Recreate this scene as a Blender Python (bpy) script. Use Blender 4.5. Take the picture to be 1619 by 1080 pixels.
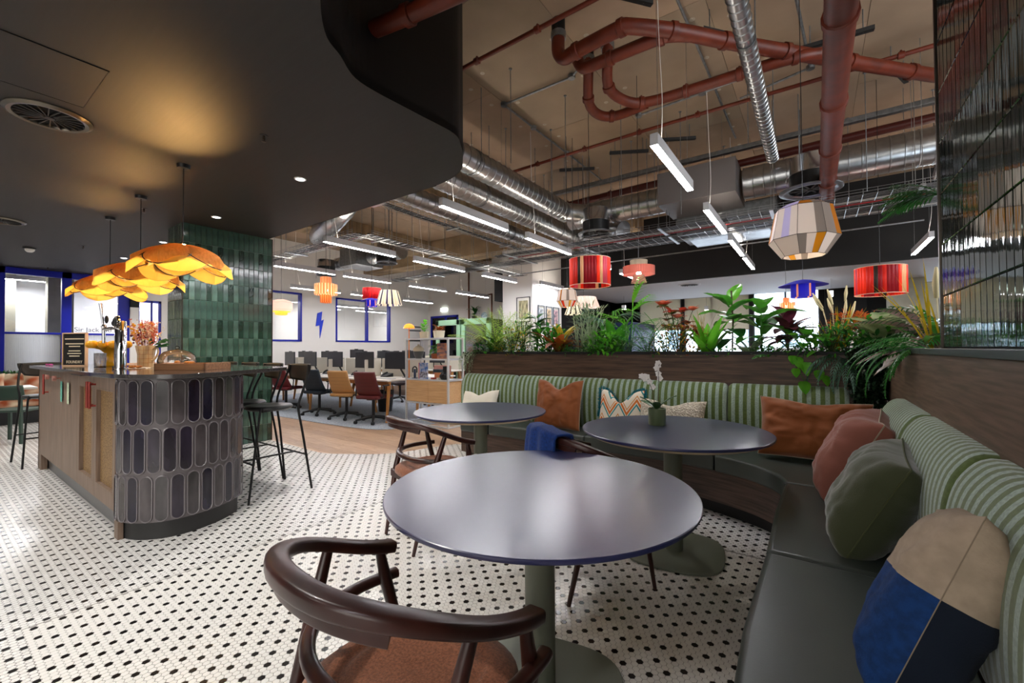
import bpy, bmesh, math, random
import numpy as np
from mathutils import Vector, Matrix, Euler
PI = math.pi
random.seed(7)
for o in list(bpy.data.objects): bpy.data.objects.remove(o)
SC = bpy.context.scene
COL = SC.collection

# ------------------------------------------------------------ camera, world, exposure
YAW, PITCH, ROLL, CAMZ = math.radians(35.4), .0166, .006, 1.26
F0 = Vector((-math.sin(YAW), math.cos(YAW), 0)); R0 = Vector((math.cos(YAW), math.sin(YAW), 0)); ZZ = Vector((0, 0, 1))
FW = F0*math.cos(PITCH) + ZZ*math.sin(PITCH); U0 = -F0*math.sin(PITCH) + ZZ*math.cos(PITCH)
RR = R0*math.cos(ROLL) - U0*math.sin(ROLL); UU = U0*math.cos(ROLL) + R0*math.sin(ROLL)
cd = bpy.data.cameras.new('camera'); cam = bpy.data.objects.new('camera', cd); COL.objects.link(cam)
cd.sensor_width = 36; cd.lens = 15; cd.clip_start = .03; cd.clip_end = 200
cam.matrix_world = Matrix(((RR.x, UU.x, -FW.x, 0), (RR.y, UU.y, -FW.y, 0), (RR.z, UU.z, -FW.z, CAMZ), (0, 0, 0, 1)))
SC.camera = cam
w = bpy.data.worlds.new('sky'); SC.world = w; w.use_nodes = True
w.node_tree.nodes['Background'].inputs[0].default_value = (.80, .90, 1, 1)
w.node_tree.nodes['Background'].inputs[1].default_value = 5.0
SC.view_settings.view_transform = 'Standard'; SC.view_settings.look = 'None'
SC.view_settings.gamma = 1; SC.view_settings.use_curve_mapping = False
SC.view_settings.exposure = 0.62
SC.cycles.max_bounces = 7; SC.cycles.diffuse_bounces = 4; SC.cycles.glossy_bounces = 3
SC.cycles.transmission_bounces = 6; SC.cycles.transparent_max_bounces = 8
SC.cycles.sample_clamp_indirect = 6; SC.cycles.caustics_reflective = False; SC.cycles.caustics_refractive = False
LINEAR = 64.0; UPF = .23      # radiance of the linear lights' diffusers
SPOT = 1.0
def lamp(name, kind, loc, energy, color=(1, 1, 1), size=.1, size_y=None, rot=(0, 0, 0), spot=None, blend=.6):
    l = bpy.data.lights.new(name, kind); l.energy = energy; l.color = color
    if kind == 'AREA':
        l.size = size
        if size_y: l.shape = 'RECTANGLE'; l.size_y = size_y
    elif kind == 'SPOT': l.spot_size = spot or 1.6; l.spot_blend = blend; l.shadow_soft_size = size
    else: l.shadow_soft_size = size
    o = bpy.data.objects.new(name, l); o.location = loc; o.rotation_euler = rot; COL.objects.link(o); return o
# unseen daylight fill added behind and right of the camera, no glazing there
lamp('daylight_fill', 'AREA', (6.9, 1.5, 2.0), 330, (.92, .96, 1), 4.5, 2.6, (0, PI/2, 0))
lamp('daylight_fill', 'AREA', (1.5, -4.8, 2.0), 150, (1, .97, .94), 6, 2.4, (PI/2, 0, PI))
# ceiling downlights recessed in the dark bulkhead (their housings are built further down)
DOWN = [(-3.81, 2.04), (-5.69, 2.05), (-7.62, 2.08), (-9.44, 2.05), (-11.3, 2.06), (-2.3, .55), (-3.8, -1.1), (-5.6, -.9), (-5.9, .15), (-7.9, -.4), (-9.6, -.3), (-2.2, -1.3)]
for i, (x, y) in enumerate(DOWN):
    lamp('downlight_lamp', 'SPOT', (x, y, 2.80), 90*SPOT if i < 5 else 92*SPOT, (1, .97, .93), .05, rot=(0, 0, 0), spot=2.0, blend=.8)

# ------------------------------------------------------------ mesh helpers
class MB:
    def __init__(s): s.v = []; s.f = []; s.m = []; s.cur = 0
    def add(s, vs, fs, mi=None):
        b = len(s.v); s.v.extend([tuple(p) for p in vs]); mi = s.cur if mi is None else mi
        for f in fs: s.f.append(tuple(b+i for i in f)); s.m.append(mi)
        return s
    def box(s, x0, x1, y0, y1, z0, z1, M=None, mi=None):
        vs = [Vector(p) for p in ((x0,y0,z0),(x1,y0,z0),(x1,y1,z0),(x0,y1,z0),(x0,y0,z1),(x1,y0,z1),(x1,y1,z1),(x0,y1,z1))]
        if M is not None: vs = [M @ p for p in vs]
        return s.add(vs, [(3,2,1,0),(4,5,6,7),(0,1,5,4),(1,2,6,5),(2,3,7,6),(3,0,4,7)], mi)
    def bar(s, p, q, w, h, mi=None, up=(0, 0, 1)):
        p, q = Vector(p), Vector(q); d = (q-p).normalized(); u = Vector(up)
        if abs(d.dot(u)) > .95: u = Vector((1, 0, 0))
        r = d.cross(u).normalized()*w/2; u = r.cross(d).normalized()*h/2
        vs = [p-r-u, p+r-u, p+r+u, p-r+u, q-r-u, q+r-u, q+r+u, q-r+u]
        return s.add(vs, [(0,1,2,3),(7,6,5,4),(0,4,5,1),(1,5,6,2),(2,6,7,3),(3,7,4,0)], mi)
    def tube(s, pts, r, n=8, caps=True, mi=None, flat=None):
        pts = [Vector(p) for p in pts]; k = len(pts); rs = r if isinstance(r, (list, tuple)) else [r]*k
        t0 = (pts[1]-pts[0]).normalized(); nrm = t0.orthogonal().normalized()
        if flat: nrm = Vector(flat)
        vs = []
        for i in range(k):
            t = (pts[min(i+1, k-1)]-pts[max(i-1, 0)]).normalized()
            nrm = (nrm - t*nrm.dot(t)).normalized(); b = t.cross(nrm)
            for j in range(n):
                a = 2*PI*j/n; vs.append(pts[i] + (nrm*math.cos(a)+b*math.sin(a))*rs[i])
        fs = [(i*n+j, i*n+(j+1) % n, (i+1)*n+(j+1) % n, (i+1)*n+j) for i in range(k-1) for j in range(n)]
        if caps: fs += [tuple(range(n))[::-1], tuple((k-1)*n+j for j in range(n))]
        return s.add(vs, fs, mi)
    def cyl(s, p, q, r, n=12, mi=None, r2=None): return s.tube([p, q], [r, r if r2 is None else r2], n, True, mi)
    def lathe(s, prof, n=24, c=(0, 0, 0), mi=None, axis='z', cap=False):
        vs = []
        for r, z in prof:
            for j in range(n):
                a = 2*PI*j/n; x, y = r*math.cos(a), r*math.sin(a)
                vs.append((c[0]+x, c[1]+y, c[2]+z) if axis == 'z' else ((c[0]+z, c[1]+x, c[2]+y) if axis == 'x' else (c[0]+y, c[1]+z, c[2]+x)))
        k = len(prof)
        fs = [(i*n+j, i*n+(j+1) % n, (i+1)*n+(j+1) % n, (i+1)*n+j) for i in range(k-1) for j in range(n)]
        if cap: fs += [tuple(range(n))[::-1], tuple((k-1)*n+j for j in range(n))]
        return s.add(vs, fs, mi)
    def prism(s, poly, z0, z1, mi=None):
        n = len(poly); a = sum(poly[i][0]*poly[(i+1) % n][1]-poly[(i+1) % n][0]*poly[i][1] for i in range(n))
        if a < 0: poly = poly[::-1]
        vs = [(x, y, z0) for x, y in poly] + [(x, y, z1) for x, y in poly]
        return s.add(vs, [tuple(range(n))[::-1], tuple(range(n, 2*n))] + [(i, (i+1) % n, n+(i+1) % n, n+i) for i in range(n)], mi)
    def ball(s, c, r, n=12, mi=None, k=None):
        r = (r, r, r) if not isinstance(r, (tuple, list)) else r; k = k or max(4, n//2)
        prof = [(math.sin(PI*i/k), -math.cos(PI*i/k)) for i in range(k+1)]; vs = []; fs = []
        vs = [(c[0]+r[0]*q*math.cos(2*PI*j/n), c[1]+r[1]*q*math.sin(2*PI*j/n), c[2]+r[2]*z) for q, z in prof for j in range(n)]
        fs = [(i*n+j, i*n+(j+1) % n, (i+1)*n+(j+1) % n, (i+1)*n+j) for i in range(k) for j in range(n)]
        return s.add(vs, fs, mi)
    def grid(s, fn, nu, nv, mi=None, mf=None):
        vs = [fn(i/nu, j/nv) for i in range(nu+1) for j in range(nv+1)]; b = len(s.v)
        s.v.extend([tuple(p) for p in vs])
        for i in range(nu):
            for j in range(nv):
                a = b+i*(nv+1)+j; s.f.append((a, a+nv+1, a+nv+2, a+1)); s.m.append(mf((i+.5)/nu, (j+.5)/nv) if mf else (s.cur if mi is None else mi))
        return s
    def xf(s, M, i0=0):
        for i in range(i0, len(s.v)): s.v[i] = tuple(M @ Vector(s.v[i]))
        return s
    def build(s, name, mats, parent=None, smooth=None, world=False, bevel=None, seg=2, solid=None, mesh_only=False, sub=0):
        off = Vector((0, 0, 0))
        me = bpy.data.meshes.new(name)
        vs = s.v
        if world and parent is not None:
            pm = parent.matrix_world.copy() if parent.parent is None else parent.parent.matrix_world @ parent.matrix_basis
            inv = WM(parent).inverted(); vs = [tuple(inv @ Vector(p)) for p in vs]
        me.from_pydata(vs, [], s.f); mats = mats if isinstance(mats, (list, tuple)) else [mats]
        for m in mats: me.materials.append(m)
        if len(mats) > 1: me.polygons.foreach_set('material_index', s.m)
        if smooth is not None:
            me.polygons.foreach_set('use_smooth', [True]*len(me.polygons))
            if smooth < 180: me.set_sharp_from_angle(angle=math.radians(smooth))
        me.update()
        if mesh_only: return me
        o = bpy.data.objects.new(name, me); COL.objects.link(o)
        if parent is not None: o.parent = parent
        if bevel:
            b = o.modifiers.new('bevel', 'BEVEL'); b.width = bevel; b.segments = seg; b.limit_method = 'ANGLE'; b.angle_limit = .6
        if solid:
            b = o.modifiers.new('solid', 'SOLIDIFY'); b.thickness = solid; b.offset = 0
        if sub:
            b = o.modifiers.new('sub', 'SUBSURF'); b.levels = sub; b.render_levels = sub
        return o
def WM(o):
    m = o.matrix_basis.copy() if not o.parent else WM(o.parent) @ o.matrix_basis
    return Matrix.LocRotScale(o.location, o.rotation_euler, o.scale) if not o.parent else WM(o.parent) @ Matrix.LocRotScale(o.location, o.rotation_euler, o.scale)
def tag(o, label, cat, group=None, kind=None):
    o['label'] = label; o['category'] = cat
    if group: o['group'] = group
    if kind: o['kind'] = kind
    return o
def thing(name, label, cat, loc=(0, 0, 0), rz=0, group=None):
    o = bpy.data.objects.new(name, None); o.empty_display_size = .05; COL.objects.link(o)
    o.location = loc; o.rotation_euler = (0, 0, rz); return tag(o, label, cat, group)
def struct(o, kind='structure'): o['kind'] = kind; return o
def obj(name, me, parent=None, loc=(0, 0, 0), rot=(0, 0, 0), sc=(1, 1, 1)):
    o = bpy.data.objects.new(name, me); COL.objects.link(o)
    if parent is not None: o.parent = parent
    o.location = loc; o.rotation_euler = rot; o.scale = sc if isinstance(sc, (tuple, list)) else (sc,)*3
    return o
def dup(root, loc, rz=None, label=None, group=None, sc=None):
    def cp(o, par):
        c = o.copy(); COL.objects.link(c)
        if par is not None: c.parent = par
        for ch in o.children: cp(ch, c)
        return c
    r = cp(root, None); r.location = loc
    if rz is not None: r.rotation_euler = (0, 0, rz)
    if sc: r.scale = (sc,)*3
    if label: r['label'] = label
    if group: r['group'] = group
    return r
def text_mesh(c, name, parent, loc, rot):
    tmp = bpy.data.objects.new('tmp', c); COL.objects.link(tmp); me = bpy.data.meshes.new_from_object(tmp); bpy.data.objects.remove(tmp); me.name = name
    return obj(name, me, parent, loc, rot)
def spline(P, n=8, closed=False):
    P = [Vector(p) for p in P]; out = []; k = len(P)
    for i in range(k if closed else k-1):
        a, b, c, d = (P[(i-1) % k], P[i], P[(i+1) % k], P[(i+2) % k]) if closed else (P[max(i-1, 0)], P[i], P[i+1], P[min(i+2, k-1)])
        for j in range(n):
            t = j/n; out.append(.5*((2*b)+(c-a)*t+(2*a-5*b+4*c-d)*t*t+(3*b-a-3*c+d)*t**3))
    if not closed: out.append(P[-1])
    return out

# ------------------------------------------------------------ materials
_M = {}
def hexc(h):
    h = h.lstrip('#'); c = [int(h[i:i+2], 16)/255 for i in (0, 2, 4)]
    return tuple(x/12.92 if x <= .04045 else ((x+.055)/1.055)**2.4 for x in c)
def mat(key, col, rough=.5, metal=0, bump=0, bs=60, var=0, vs=6, st=(1, 1, 1), col2=None, emit=0, ecol=None, trans=0, coat=0, alpha=1, spec=.5, ior=1.45, bdist=.002, kind='noise', sheen=0, tl=0, det=3):
    if key in _M: return _M[key]
    m = bpy.data.materials.new(key); m.use_nodes = True; nt = m.node_tree; N = nt.nodes; L = nt.links; b = N['Principled BSDF']
    c = hexc(col) if isinstance(col, str) else col
    b.inputs['Base Color'].default_value = (*c, 1); b.inputs['Roughness'].default_value = rough; b.inputs['Metallic'].default_value = metal
    b.inputs['Specular IOR Level'].default_value = spec; b.inputs['IOR'].default_value = ior
    b.inputs['Transmission Weight'].default_value = trans; b.inputs['Coat Weight'].default_value = coat; b.inputs['Coat Roughness'].default_value = .08
    b.inputs['Alpha'].default_value = alpha; b.inputs['Sheen Weight'].default_value = sheen
    if emit: b.inputs['Emission Color'].default_value = (*(hexc(ecol) if ecol else c), 1); b.inputs['Emission Strength'].default_value = emit
    if bump or var:
        tc = N.new('ShaderNodeTexCoord'); mp = N.new('ShaderNodeMapping'); mp.inputs['Scale'].default_value = st
        L.new(tc.outputs['Object'], mp.inputs[0])
    if var:
        n = N.new('ShaderNodeTexNoise'); n.inputs['Scale'].default_value = vs; n.inputs['Detail'].default_value = det; L.new(mp.outputs[0], n.inputs['Vector'])
        r = N.new('ShaderNodeValToRGB'); c2 = hexc(col2) if isinstance(col2, str) else (col2 or tuple(x*(1-var) for x in c))
        c1 = tuple(min(1, x*(1+var*.5)) for x in c) if col2 is None else c
        r.color_ramp.elements[0].color = (*c2, 1); r.color_ramp.elements[1].color = (*c1, 1); r.color_ramp.elements[0].position = .35; r.color_ramp.elements[1].position = .65
        L.new(n.outputs[0], r.inputs[0]); L.new(r.outputs[0], b.inputs['Base Color'])
    if bump:
        if kind == 'wave':
            n = N.new('ShaderNodeTexWave'); n.inputs['Scale'].default_value = bs; n.inputs['Distortion'].default_value = .4
        elif kind == 'vor': n = N.new('ShaderNodeTexVoronoi'); n.inputs['Scale'].default_value = bs
        else: n = N.new('ShaderNodeTexNoise'); n.inputs['Scale'].default_value = bs; n.inputs['Detail'].default_value = 2
        L.new(mp.outputs[0], n.inputs['Vector']); bn = N.new('ShaderNodeBump'); bn.inputs['Strength'].default_value = bump; bn.inputs['Distance'].default_value = bdist
        L.new(n.outputs[0], bn.inputs['Height']); L.new(bn.outputs[0], b.inputs['Normal'])
    if tl:
        t = N.new('ShaderNodeBsdfTranslucent'); t.inputs[0].default_value = (*c, 1); mx = N.new('ShaderNodeMixShader'); mx.inputs[0].default_value = tl
        L.new(b.outputs[0], mx.inputs[1]); L.new(t.outputs[0], mx.inputs[2]); L.new(mx.outputs[0], N['Material Output'].inputs[0])
    _M[key] = m; return m
def wood(key, c1, c2, along='x', rough=.45, sc=1, bump=.15, coat=0):
    st = {'x': (1.2, 22, 22), 'y': (22, 1.2, 22), 'z': (22, 22, 1.2)}[along]
    return mat(key, c1, rough, bump=bump, bs=6*sc, var=1, vs=3*sc, st=st, col2=c2, bdist=.001, coat=coat, det=6)
def glass(key='glass', col=(1, 1, 1), alpha=.12, rough=.02):
    if key in _M: return _M[key]
    m = bpy.data.materials.new(key); m.use_nodes = True; nt = m.node_tree; N = nt.nodes; L = nt.links
    t = N.new('ShaderNodeBsdfTransparent'); t.inputs[0].default_value = (*col, 1); g = N.new('ShaderNodeBsdfGlossy'); g.inputs['Roughness'].default_value = rough
    f = N.new('ShaderNodeFresnel'); f.inputs[0].default_value = 1.5; mx = N.new('ShaderNodeMixShader')
    mr = N.new('ShaderNodeMath'); mr.operation = 'MAXIMUM'; mr.inputs[1].default_value = alpha*.3; L.new(f.outputs[0], mr.inputs[0])
    L.new(mr.outputs[0], mx.inputs[0]); L.new(t.outputs[0], mx.inputs[1]); L.new(g.outputs[0], mx.inputs[2]); L.new(mx.outputs[0], N['Material Output'].inputs[0])
    _M[key] = m; return m
class NX:   # tiny math-node expression builder
    def __init__(s, nt): s.nt = nt
    def m(s, op, a, b=None, c=None):
        n = s.nt.nodes.new('ShaderNodeMath'); n.operation = op
        for i, x in enumerate((a, b, c)):
            if x is None: continue
            if isinstance(x, (int, float)): n.inputs[i].default_value = x
            else: s.nt.links.new(x, n.inputs[i])
        return n.outputs[0]
HEX_S, HEX_X, HEX_Y = .0264, -.857, 1.844
def hex_floor():
    m = bpy.data.materials.new('hex_mosaic'); m.use_nodes = True; nt = m.node_tree; N = nt.nodes; L = nt.links; b = N['Principled BSDF']; X = NX(nt)
    tc = N.new('ShaderNodeTexCoord'); sp = N.new('ShaderNodeSeparateXYZ'); L.new(tc.outputs['Object'], sp.inputs[0])
    s = HEX_S; H = s*.8660254
    x = X.m('SUBTRACT', sp.outputs[0], HEX_X); y = X.m('SUBTRACT', sp.outputs[1], HEX_Y)
    iA = X.m('ROUND', X.m('DIVIDE', x, s)); jA = X.m('ROUND', X.m('DIVIDE', y, 2*H))
    ax = X.m('SUBTRACT', x, X.m('MULTIPLY', iA, s)); ay = X.m('SUBTRACT', y, X.m('MULTIPLY', jA, 2*H))
    iB = X.m('ROUND', X.m('DIVIDE', X.m('SUBTRACT', x, s/2), s)); jB = X.m('ROUND', X.m('DIVIDE', X.m('SUBTRACT', y, H), 2*H))
    bx = X.m('SUBTRACT', X.m('SUBTRACT', x, s/2), X.m('MULTIPLY', iB, s)); by = X.m('SUBTRACT', X.m('SUBTRACT', y, H), X.m('MULTIPLY', jB, 2*H))
    def hd(px, py):
        px = X.m('ABSOLUTE', px); py = X.m('ABSOLUTE', py)
        return X.m('MAXIMUM', px, X.m('ADD', X.m('MULTIPLY', px, .5), X.m('MULTIPLY', py, .8660254)))
    dA = hd(ax, ay); dB = hd(bx, by); isA = X.m('LESS_THAN', dA, dB); d = X.m('MINIMUM', dA, dB)
    par = X.m('FLOORED_MODULO', X.m('ADD', iA, X.m('MULTIPLY', jA, 2)), 4)
    blk = X.m('MULTIPLY', X.m('LESS_THAN', X.m('ABSOLUTE', X.m('SUBTRACT', par, 0)), .5), isA)
    wn = N.new('ShaderNodeTexWhiteNoise'); cb = N.new('ShaderNodeCombineXYZ'); L.new(X.m('ADD', iA, X.m('MULTIPLY', isA, 17.3)), cb.inputs[0]); L.new(X.m('ADD', jA, iB), cb.inputs[1]); L.new(jB, cb.inputs[2]); L.new(cb.outputs[0], wn.inputs['Vector'])
    wr = N.new('ShaderNodeMix'); wr.data_type = 'RGBA'; L.new(wn.outputs['Value'], wr.inputs[0]); wr.inputs[6].default_value = (.66, .64, .60, 1); wr.inputs[7].default_value = (.80, .78, .75, 1)
    m1 = N.new('ShaderNodeMix'); m1.data_type = 'RGBA'; L.new(blk, m1.inputs[0]); L.new(wr.outputs[2], m1.inputs[6]); m1.inputs[7].default_value = (.012, .011, .011, 1)
    gr = X.m('GREATER_THAN', d, s/2-.0011)
    m2 = N.new('ShaderNodeMix'); m2.data_type = 'RGBA'; L.new(gr, m2.inputs[0]); L.new(m1.outputs[2], m2.inputs[6]); m2.inputs[7].default_value = (.11, .10, .095, 1)
    L.new(m2.outputs[2], b.inputs['Base Color']); L.new(X.m('ADD', X.m('MULTIPLY', gr, .6), .22), b.inputs['Roughness'])
    return m
# ------------------------------------------------------------ palette
black = mat('black_metal', '#141415', .42, .3)
blackp = mat('black_plastic', '#17181a', .5)
darkceil = mat('dark_plaster', '#282625', .62, bump=.3, bs=3, st=(1, 12, 1), var=.08, vs=3)
fasc = mat('black_plaster', '#0c0b0b', .6)
white = mat('white_paint', '#e9e6e1', .6)
greywall = mat('grey_paint', '#e3ded7', .7)
beige = mat('beige_paint', '#c8b9a6', .7)
conc = mat('board_formed_concrete', '#a89070', .85, bump=.5, bs=9, var=.25, vs=1.3, st=(1, 5, 1), col2='#7d6a50')
concg = mat('grey_concrete', '#8d8a7c', .85, bump=.4, bs=8, var=.2, vs=2)
blue = mat('blue_powder_coat', '#0b1a9c', .38)
steel = mat('chrome', '#d9dadc', .08, 1)
galv = mat('galvanised_steel', '#b4b7ba', .28, 1, bump=.15, bs=40, var=.12, vs=14)
galvd = mat('dull_galvanised_steel', '#8b8e90', .42, .9, var=.2, vs=20)
redp = mat('red_pipe', '#64240f', .48, 0, var=.25, vs=9, bump=.1, bs=30)
redc = mat('red_cable', '#a01c20', .45)
tilewhite = mat('white_tile', '#e0ddd7', .22, bump=.05, bs=300)
tileblack = mat('black_tile', '#151313', .22)
grout = mat('grey_grout', '#8f8b86', .8)
glz = glass()
lightmat = mat('lit_diffuser', '#ffffff', .5, emit=LINEAR, ecol='#fbfaff')
upmat = mat('uplight_diffuser', '#ffffff', .5, emit=LINEAR*UPF, ecol='#fff4e6')
housing = mat('light_housing', '#c9c9cb', .45)
oakfl = wood('oak_plank', '#b5977c', '#8f7158', 'x', .42)
carp = mat('blue_grey_carpet', '#a9b0b8', .95, bump=.6, bs=400, var=.35, vs=60, col2='#7d858e')
wald = wood('dark_walnut_panel', '#614938', '#3f2d22', 'x', .5)
waldy = wood('walnut_panel_lengthwise', '#745d4c', '#54402f', 'y', .5)
# ------------------------------------------------------------ structure
CZ = 4.35; BZ = 2.82
tile_edge = [(-6.24, 2.93), (-5.5, 2.92), (-4.9, 2.92), (-4.55, 3.10), (-4.25, 3.32), (-4.1, 3.6), (-4.02, 3.9), (-3.9, 4.2)]
te = [tuple(p[:2]) for p in spline([(x, y, 0) for x, y in tile_edge], 5)]
NX0, NX1, NY0, NY1 = -2.95, -.02, .30, 2.95        # where every mosaic tile is modelled
hx = hex_floor()
fl = MB()
fl.prism([(-16, -5), (3, -5), (3, NY0), (-16, NY0)], -.1, 0)
fl.prism([(-16, NY0), (NX0, NY0), (NX0, 4.2)] + [p for p in te[::-1] if p[0] < NX0] + [(-6.24, 2.93), (-16, 2.93)], -.1, 0)
fl.prism([(NX0, NY1), (1, NY1), (1, 4.3), (NX0, 4.3)], -.1, 0); fl.prism([(NX1, NY0), (1, NY0), (1, NY1), (NX1, NY1)], -.1, 0)
floor = struct(fl.build('floor', hx))
gb = MB(); gb.box(NX0, NX1, NY0, NY1, -.1, -.0016); gb.build('grout_bed', grout, floor)
def hex_tiles():
    s = HEX_S; H = s*.8660254; r = (s/2-.0011)/.8660254; near = []; far = [[], []]
    j0 = int((NY0-HEX_Y)/H)-1; j1 = int((NY1-HEX_Y)/H)+1; i0 = int((NX0-HEX_X)/s)-2; i1 = int((NX1-HEX_X)/s)+2
    for j in range(j0, j1+1):
        for i in range(i0, i1+1):
            x = HEX_X+i*s+(s/2 if j % 2 else 0); y = HEX_Y+j*H
            if not (NX0+s*.4 < x < NX1-s*.4 and NY0+H*.4 < y < NY1-H*.4): continue
            blk = (j % 2 == 0) and ((i+2*((j//2) % 2)) % 4 == 0)
            if math.hypot(x, y) < .75: continue
            d = Vector((x, y, -CAMZ)); zf = d.dot(FW)
            if zf < .3: continue
            px = 809.5+674.6*d.dot(RR)/zf; py = 540-674.6*d.dot(UU)/zf
            near.append((py, px, x, y, blk))
    big = sorted([t for t in near if 0 < t[1] < 1619 and t[0] < 1075], reverse=True)
    # the mosaic nearest the camera, one object each
    pick = set(); sel = []
    for t in big:
        if (t[1] < 470 or 985 < t[1] < 1180) and len(sel) < 296: sel.append(t); pick.add((t[2], t[3]))
    me = []
    for m in (tilewhite, tileblack):
        b = MB(); V = []
        for rr, z in ((r, -.0016), (r, -.0005), (r-.0006, 0)):
            V += [(rr*math.sin(PI/3*k), rr*math.cos(PI/3*k), z) for k in range(6)]
        F = [(q*6+k, q*6+k2, q*6+6+k2, q*6+6+k) for q in (0, 1) for k in range(6) for k2 in [(k-1) % 6]] + [tuple(range(12, 18))[::-1]]
        b.add(V, F); me.append(b.build('hex_tile', m, mesh_only=True))
    for t in sel: obj('hex_tile', me[t[4]], floor, (t[2], t[3], 0))
    for q, m in enumerate((tilewhite, tileblack)):
        P = np.array([(t[2], t[3], 0) for t in near if t[4] == bool(q) and (t[2], t[3]) not in pick])
        base = np.array([v.co for v in me[q].vertices]); n = len(base); V = (P[:, None, :]+base[None]).reshape(-1, 3)
        polys = [tuple(p.vertices) for p in me[q].polygons]
        F = [tuple(k*n+a for a in p) for k in range(len(P)) for p in polys]
        mm = bpy.data.meshes.new('mosaic'); mm.from_pydata(V.tolist(), [], F); mm.materials.append(m); mm.update()
        o = obj('mosaic', mm, floor); o['kind'] = 'stuff'
hex_tiles()
# oak plank floor
wf = MB(); wf.box(-12.1, 7, 2.9, 16, -.1, -.012)
wfl = struct(wf.build('floor', mat('plank_underlay', '#6b5545', .7)))
pm = []
oaks = [wood('oak_plank_%s' % n, a, b_, 'x', .4) for n, a, b_ in (('pale', '#b3957b', '#95775d'), ('mid', '#a98b71', '#8a6d55'), ('warm', '#ba9c82', '#9a7b60'))]
for i in range(3):
    b = MB(); b.box(-.7485, .7485, -.089, .089, -.012, -.002); pm.append(b.build('floor_plank', oaks[i], mesh_only=True))
k = 0
for r_ in range(24):
    y = 2.70+.18*r_
    for c in range(9):
        x = -9.2+1.5*c+[0, .6, 1.1, .35, .85][r_ % 5]
        if k < 298 and x < -2.2 and x > -9.9 and (y < 5 or x > -6.6): obj('floor_plank', pm[(r_*5+c*3) % 3], wfl, (x, y, 0)); k += 1
cb = MB(); cpts = [(-12.1, 3.9), (-8.53, 4.04), (-6.94, 4.08), (-6.2, 4.13), (-5.74, 4.2), (-5.5, 4.34), (-5.34, 4.65), (-5.25, 5.1), (-5.3, 5.8), (-5.6, 6.6), (-6, 7.0), (-7, 7.4), (-12.1, 8.2)]
cb.prism([tuple(p[:2]) for p in spline([(x, y, 0) for x, y in cpts], 5)], -.001, .006)
struct(cb.build('floor', carp))
# main ceiling: soffit boards with open joints and washers
ce = MB(); ce.box(-16.2, 7, -5, 16, CZ+.012, CZ+.2)
ceil = struct(ce.build('ceiling', mat('ceiling_void', '#3d3226', .9)))
cbm = []
bmats = [mat('ceiling_board_%s' % n, c, .8, bump=.2, bs=14, var=.10, vs=2.5) for n, c in (('tan', '#a68d76'), ('sand', '#9e866e'), ('grey', '#98846f'))]
for m in bmats:
    b = MB(); b.box(-.598, .598, -1.198, 1.198, CZ, CZ+.012); cbm.append(b.build('ceiling_board', m, mesh_only=True))
wash = MB()
wash.lathe([(.0, -.004), (.011, -.004), (.011, -.001), (.026, -.001), (.027, .0)], 12); 
wm = wash.build('washer', mat('washer_steel', '#b9ab98', .5, .3), mesh_only=True)
nw = 0
for i in range(-9, 5):
    for j in range(-1, 7):
        x = -1.95+1.2*i+.6; y = 1.63+2.4*j+1.2+(1.2 if i % 2 else 0)
        obj('ceiling_board', cbm[(i*7+j*5) % 3], ceil, (x, y, 0))
        if -4 <= i <= 2 and 0 <= j <= 2:
            for dx in (-.45, .45):
                for dy in (-1.0, -.35, .35, 1.0):
                    if nw < 150: obj('washer', wm, ceil, (x+dx, y+dy, CZ)); nw += 1
# concrete downstand beams over the office side
bm = MB(); bm.box(-5.75, -4.9, 3.0, 11.5, 3.72, CZ); struct(bm.build('trim_1', conc, bevel=.01))
bm = MB(); bm.box(-9.6, -9.0, 4.5, 11.5, 3.95, CZ); struct(bm.build('trim_2', conc, bevel=.01))
bm = MB(); bm.box(-12.1, -3.0, 8.6, 9.2, 3.75, CZ); struct(bm.build('trim_3', conc, bevel=.01))
# dark curved bulkhead
bp = [(-12.2, 2.89), (-3.9, 2.89), (-2.95, 2.885), (-2.55, 2.79), (-2.33, 2.60), (-2.19, 2.42), (-2.108, 2.25), (-2.127, 1.90), (-2.14, 1.50), (-2.03, 1.30), (-1.95, 1.17), (-1.76, 1.03), (-1.45, .86), (-1.3, .6), (-1.3, .0)]
bs_ = [tuple(p[:2]) for p in spline([(x, y, 0) for x, y in bp], 7)]
b = MB(); b.prism(bs_+[(-1.3, -5), (-12.2, -5)], BZ, BZ+.06); bulk = struct(b.build('ceiling', darkceil, smooth=30))
b = MB()
ring = [(x, y) for x, y in bs_] + [(-1.3, -5)]
for (x0, y0), (x1, y1) in zip(ring[:-1], ring[1:]): b.add([(x0, y0, BZ-.001), (x1, y1, BZ-.001), (x1, y1, CZ), (x0, y0, CZ)], [(0, 1, 2, 3)])
b.build('fascia', fasc, bulk, smooth=40)
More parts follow.
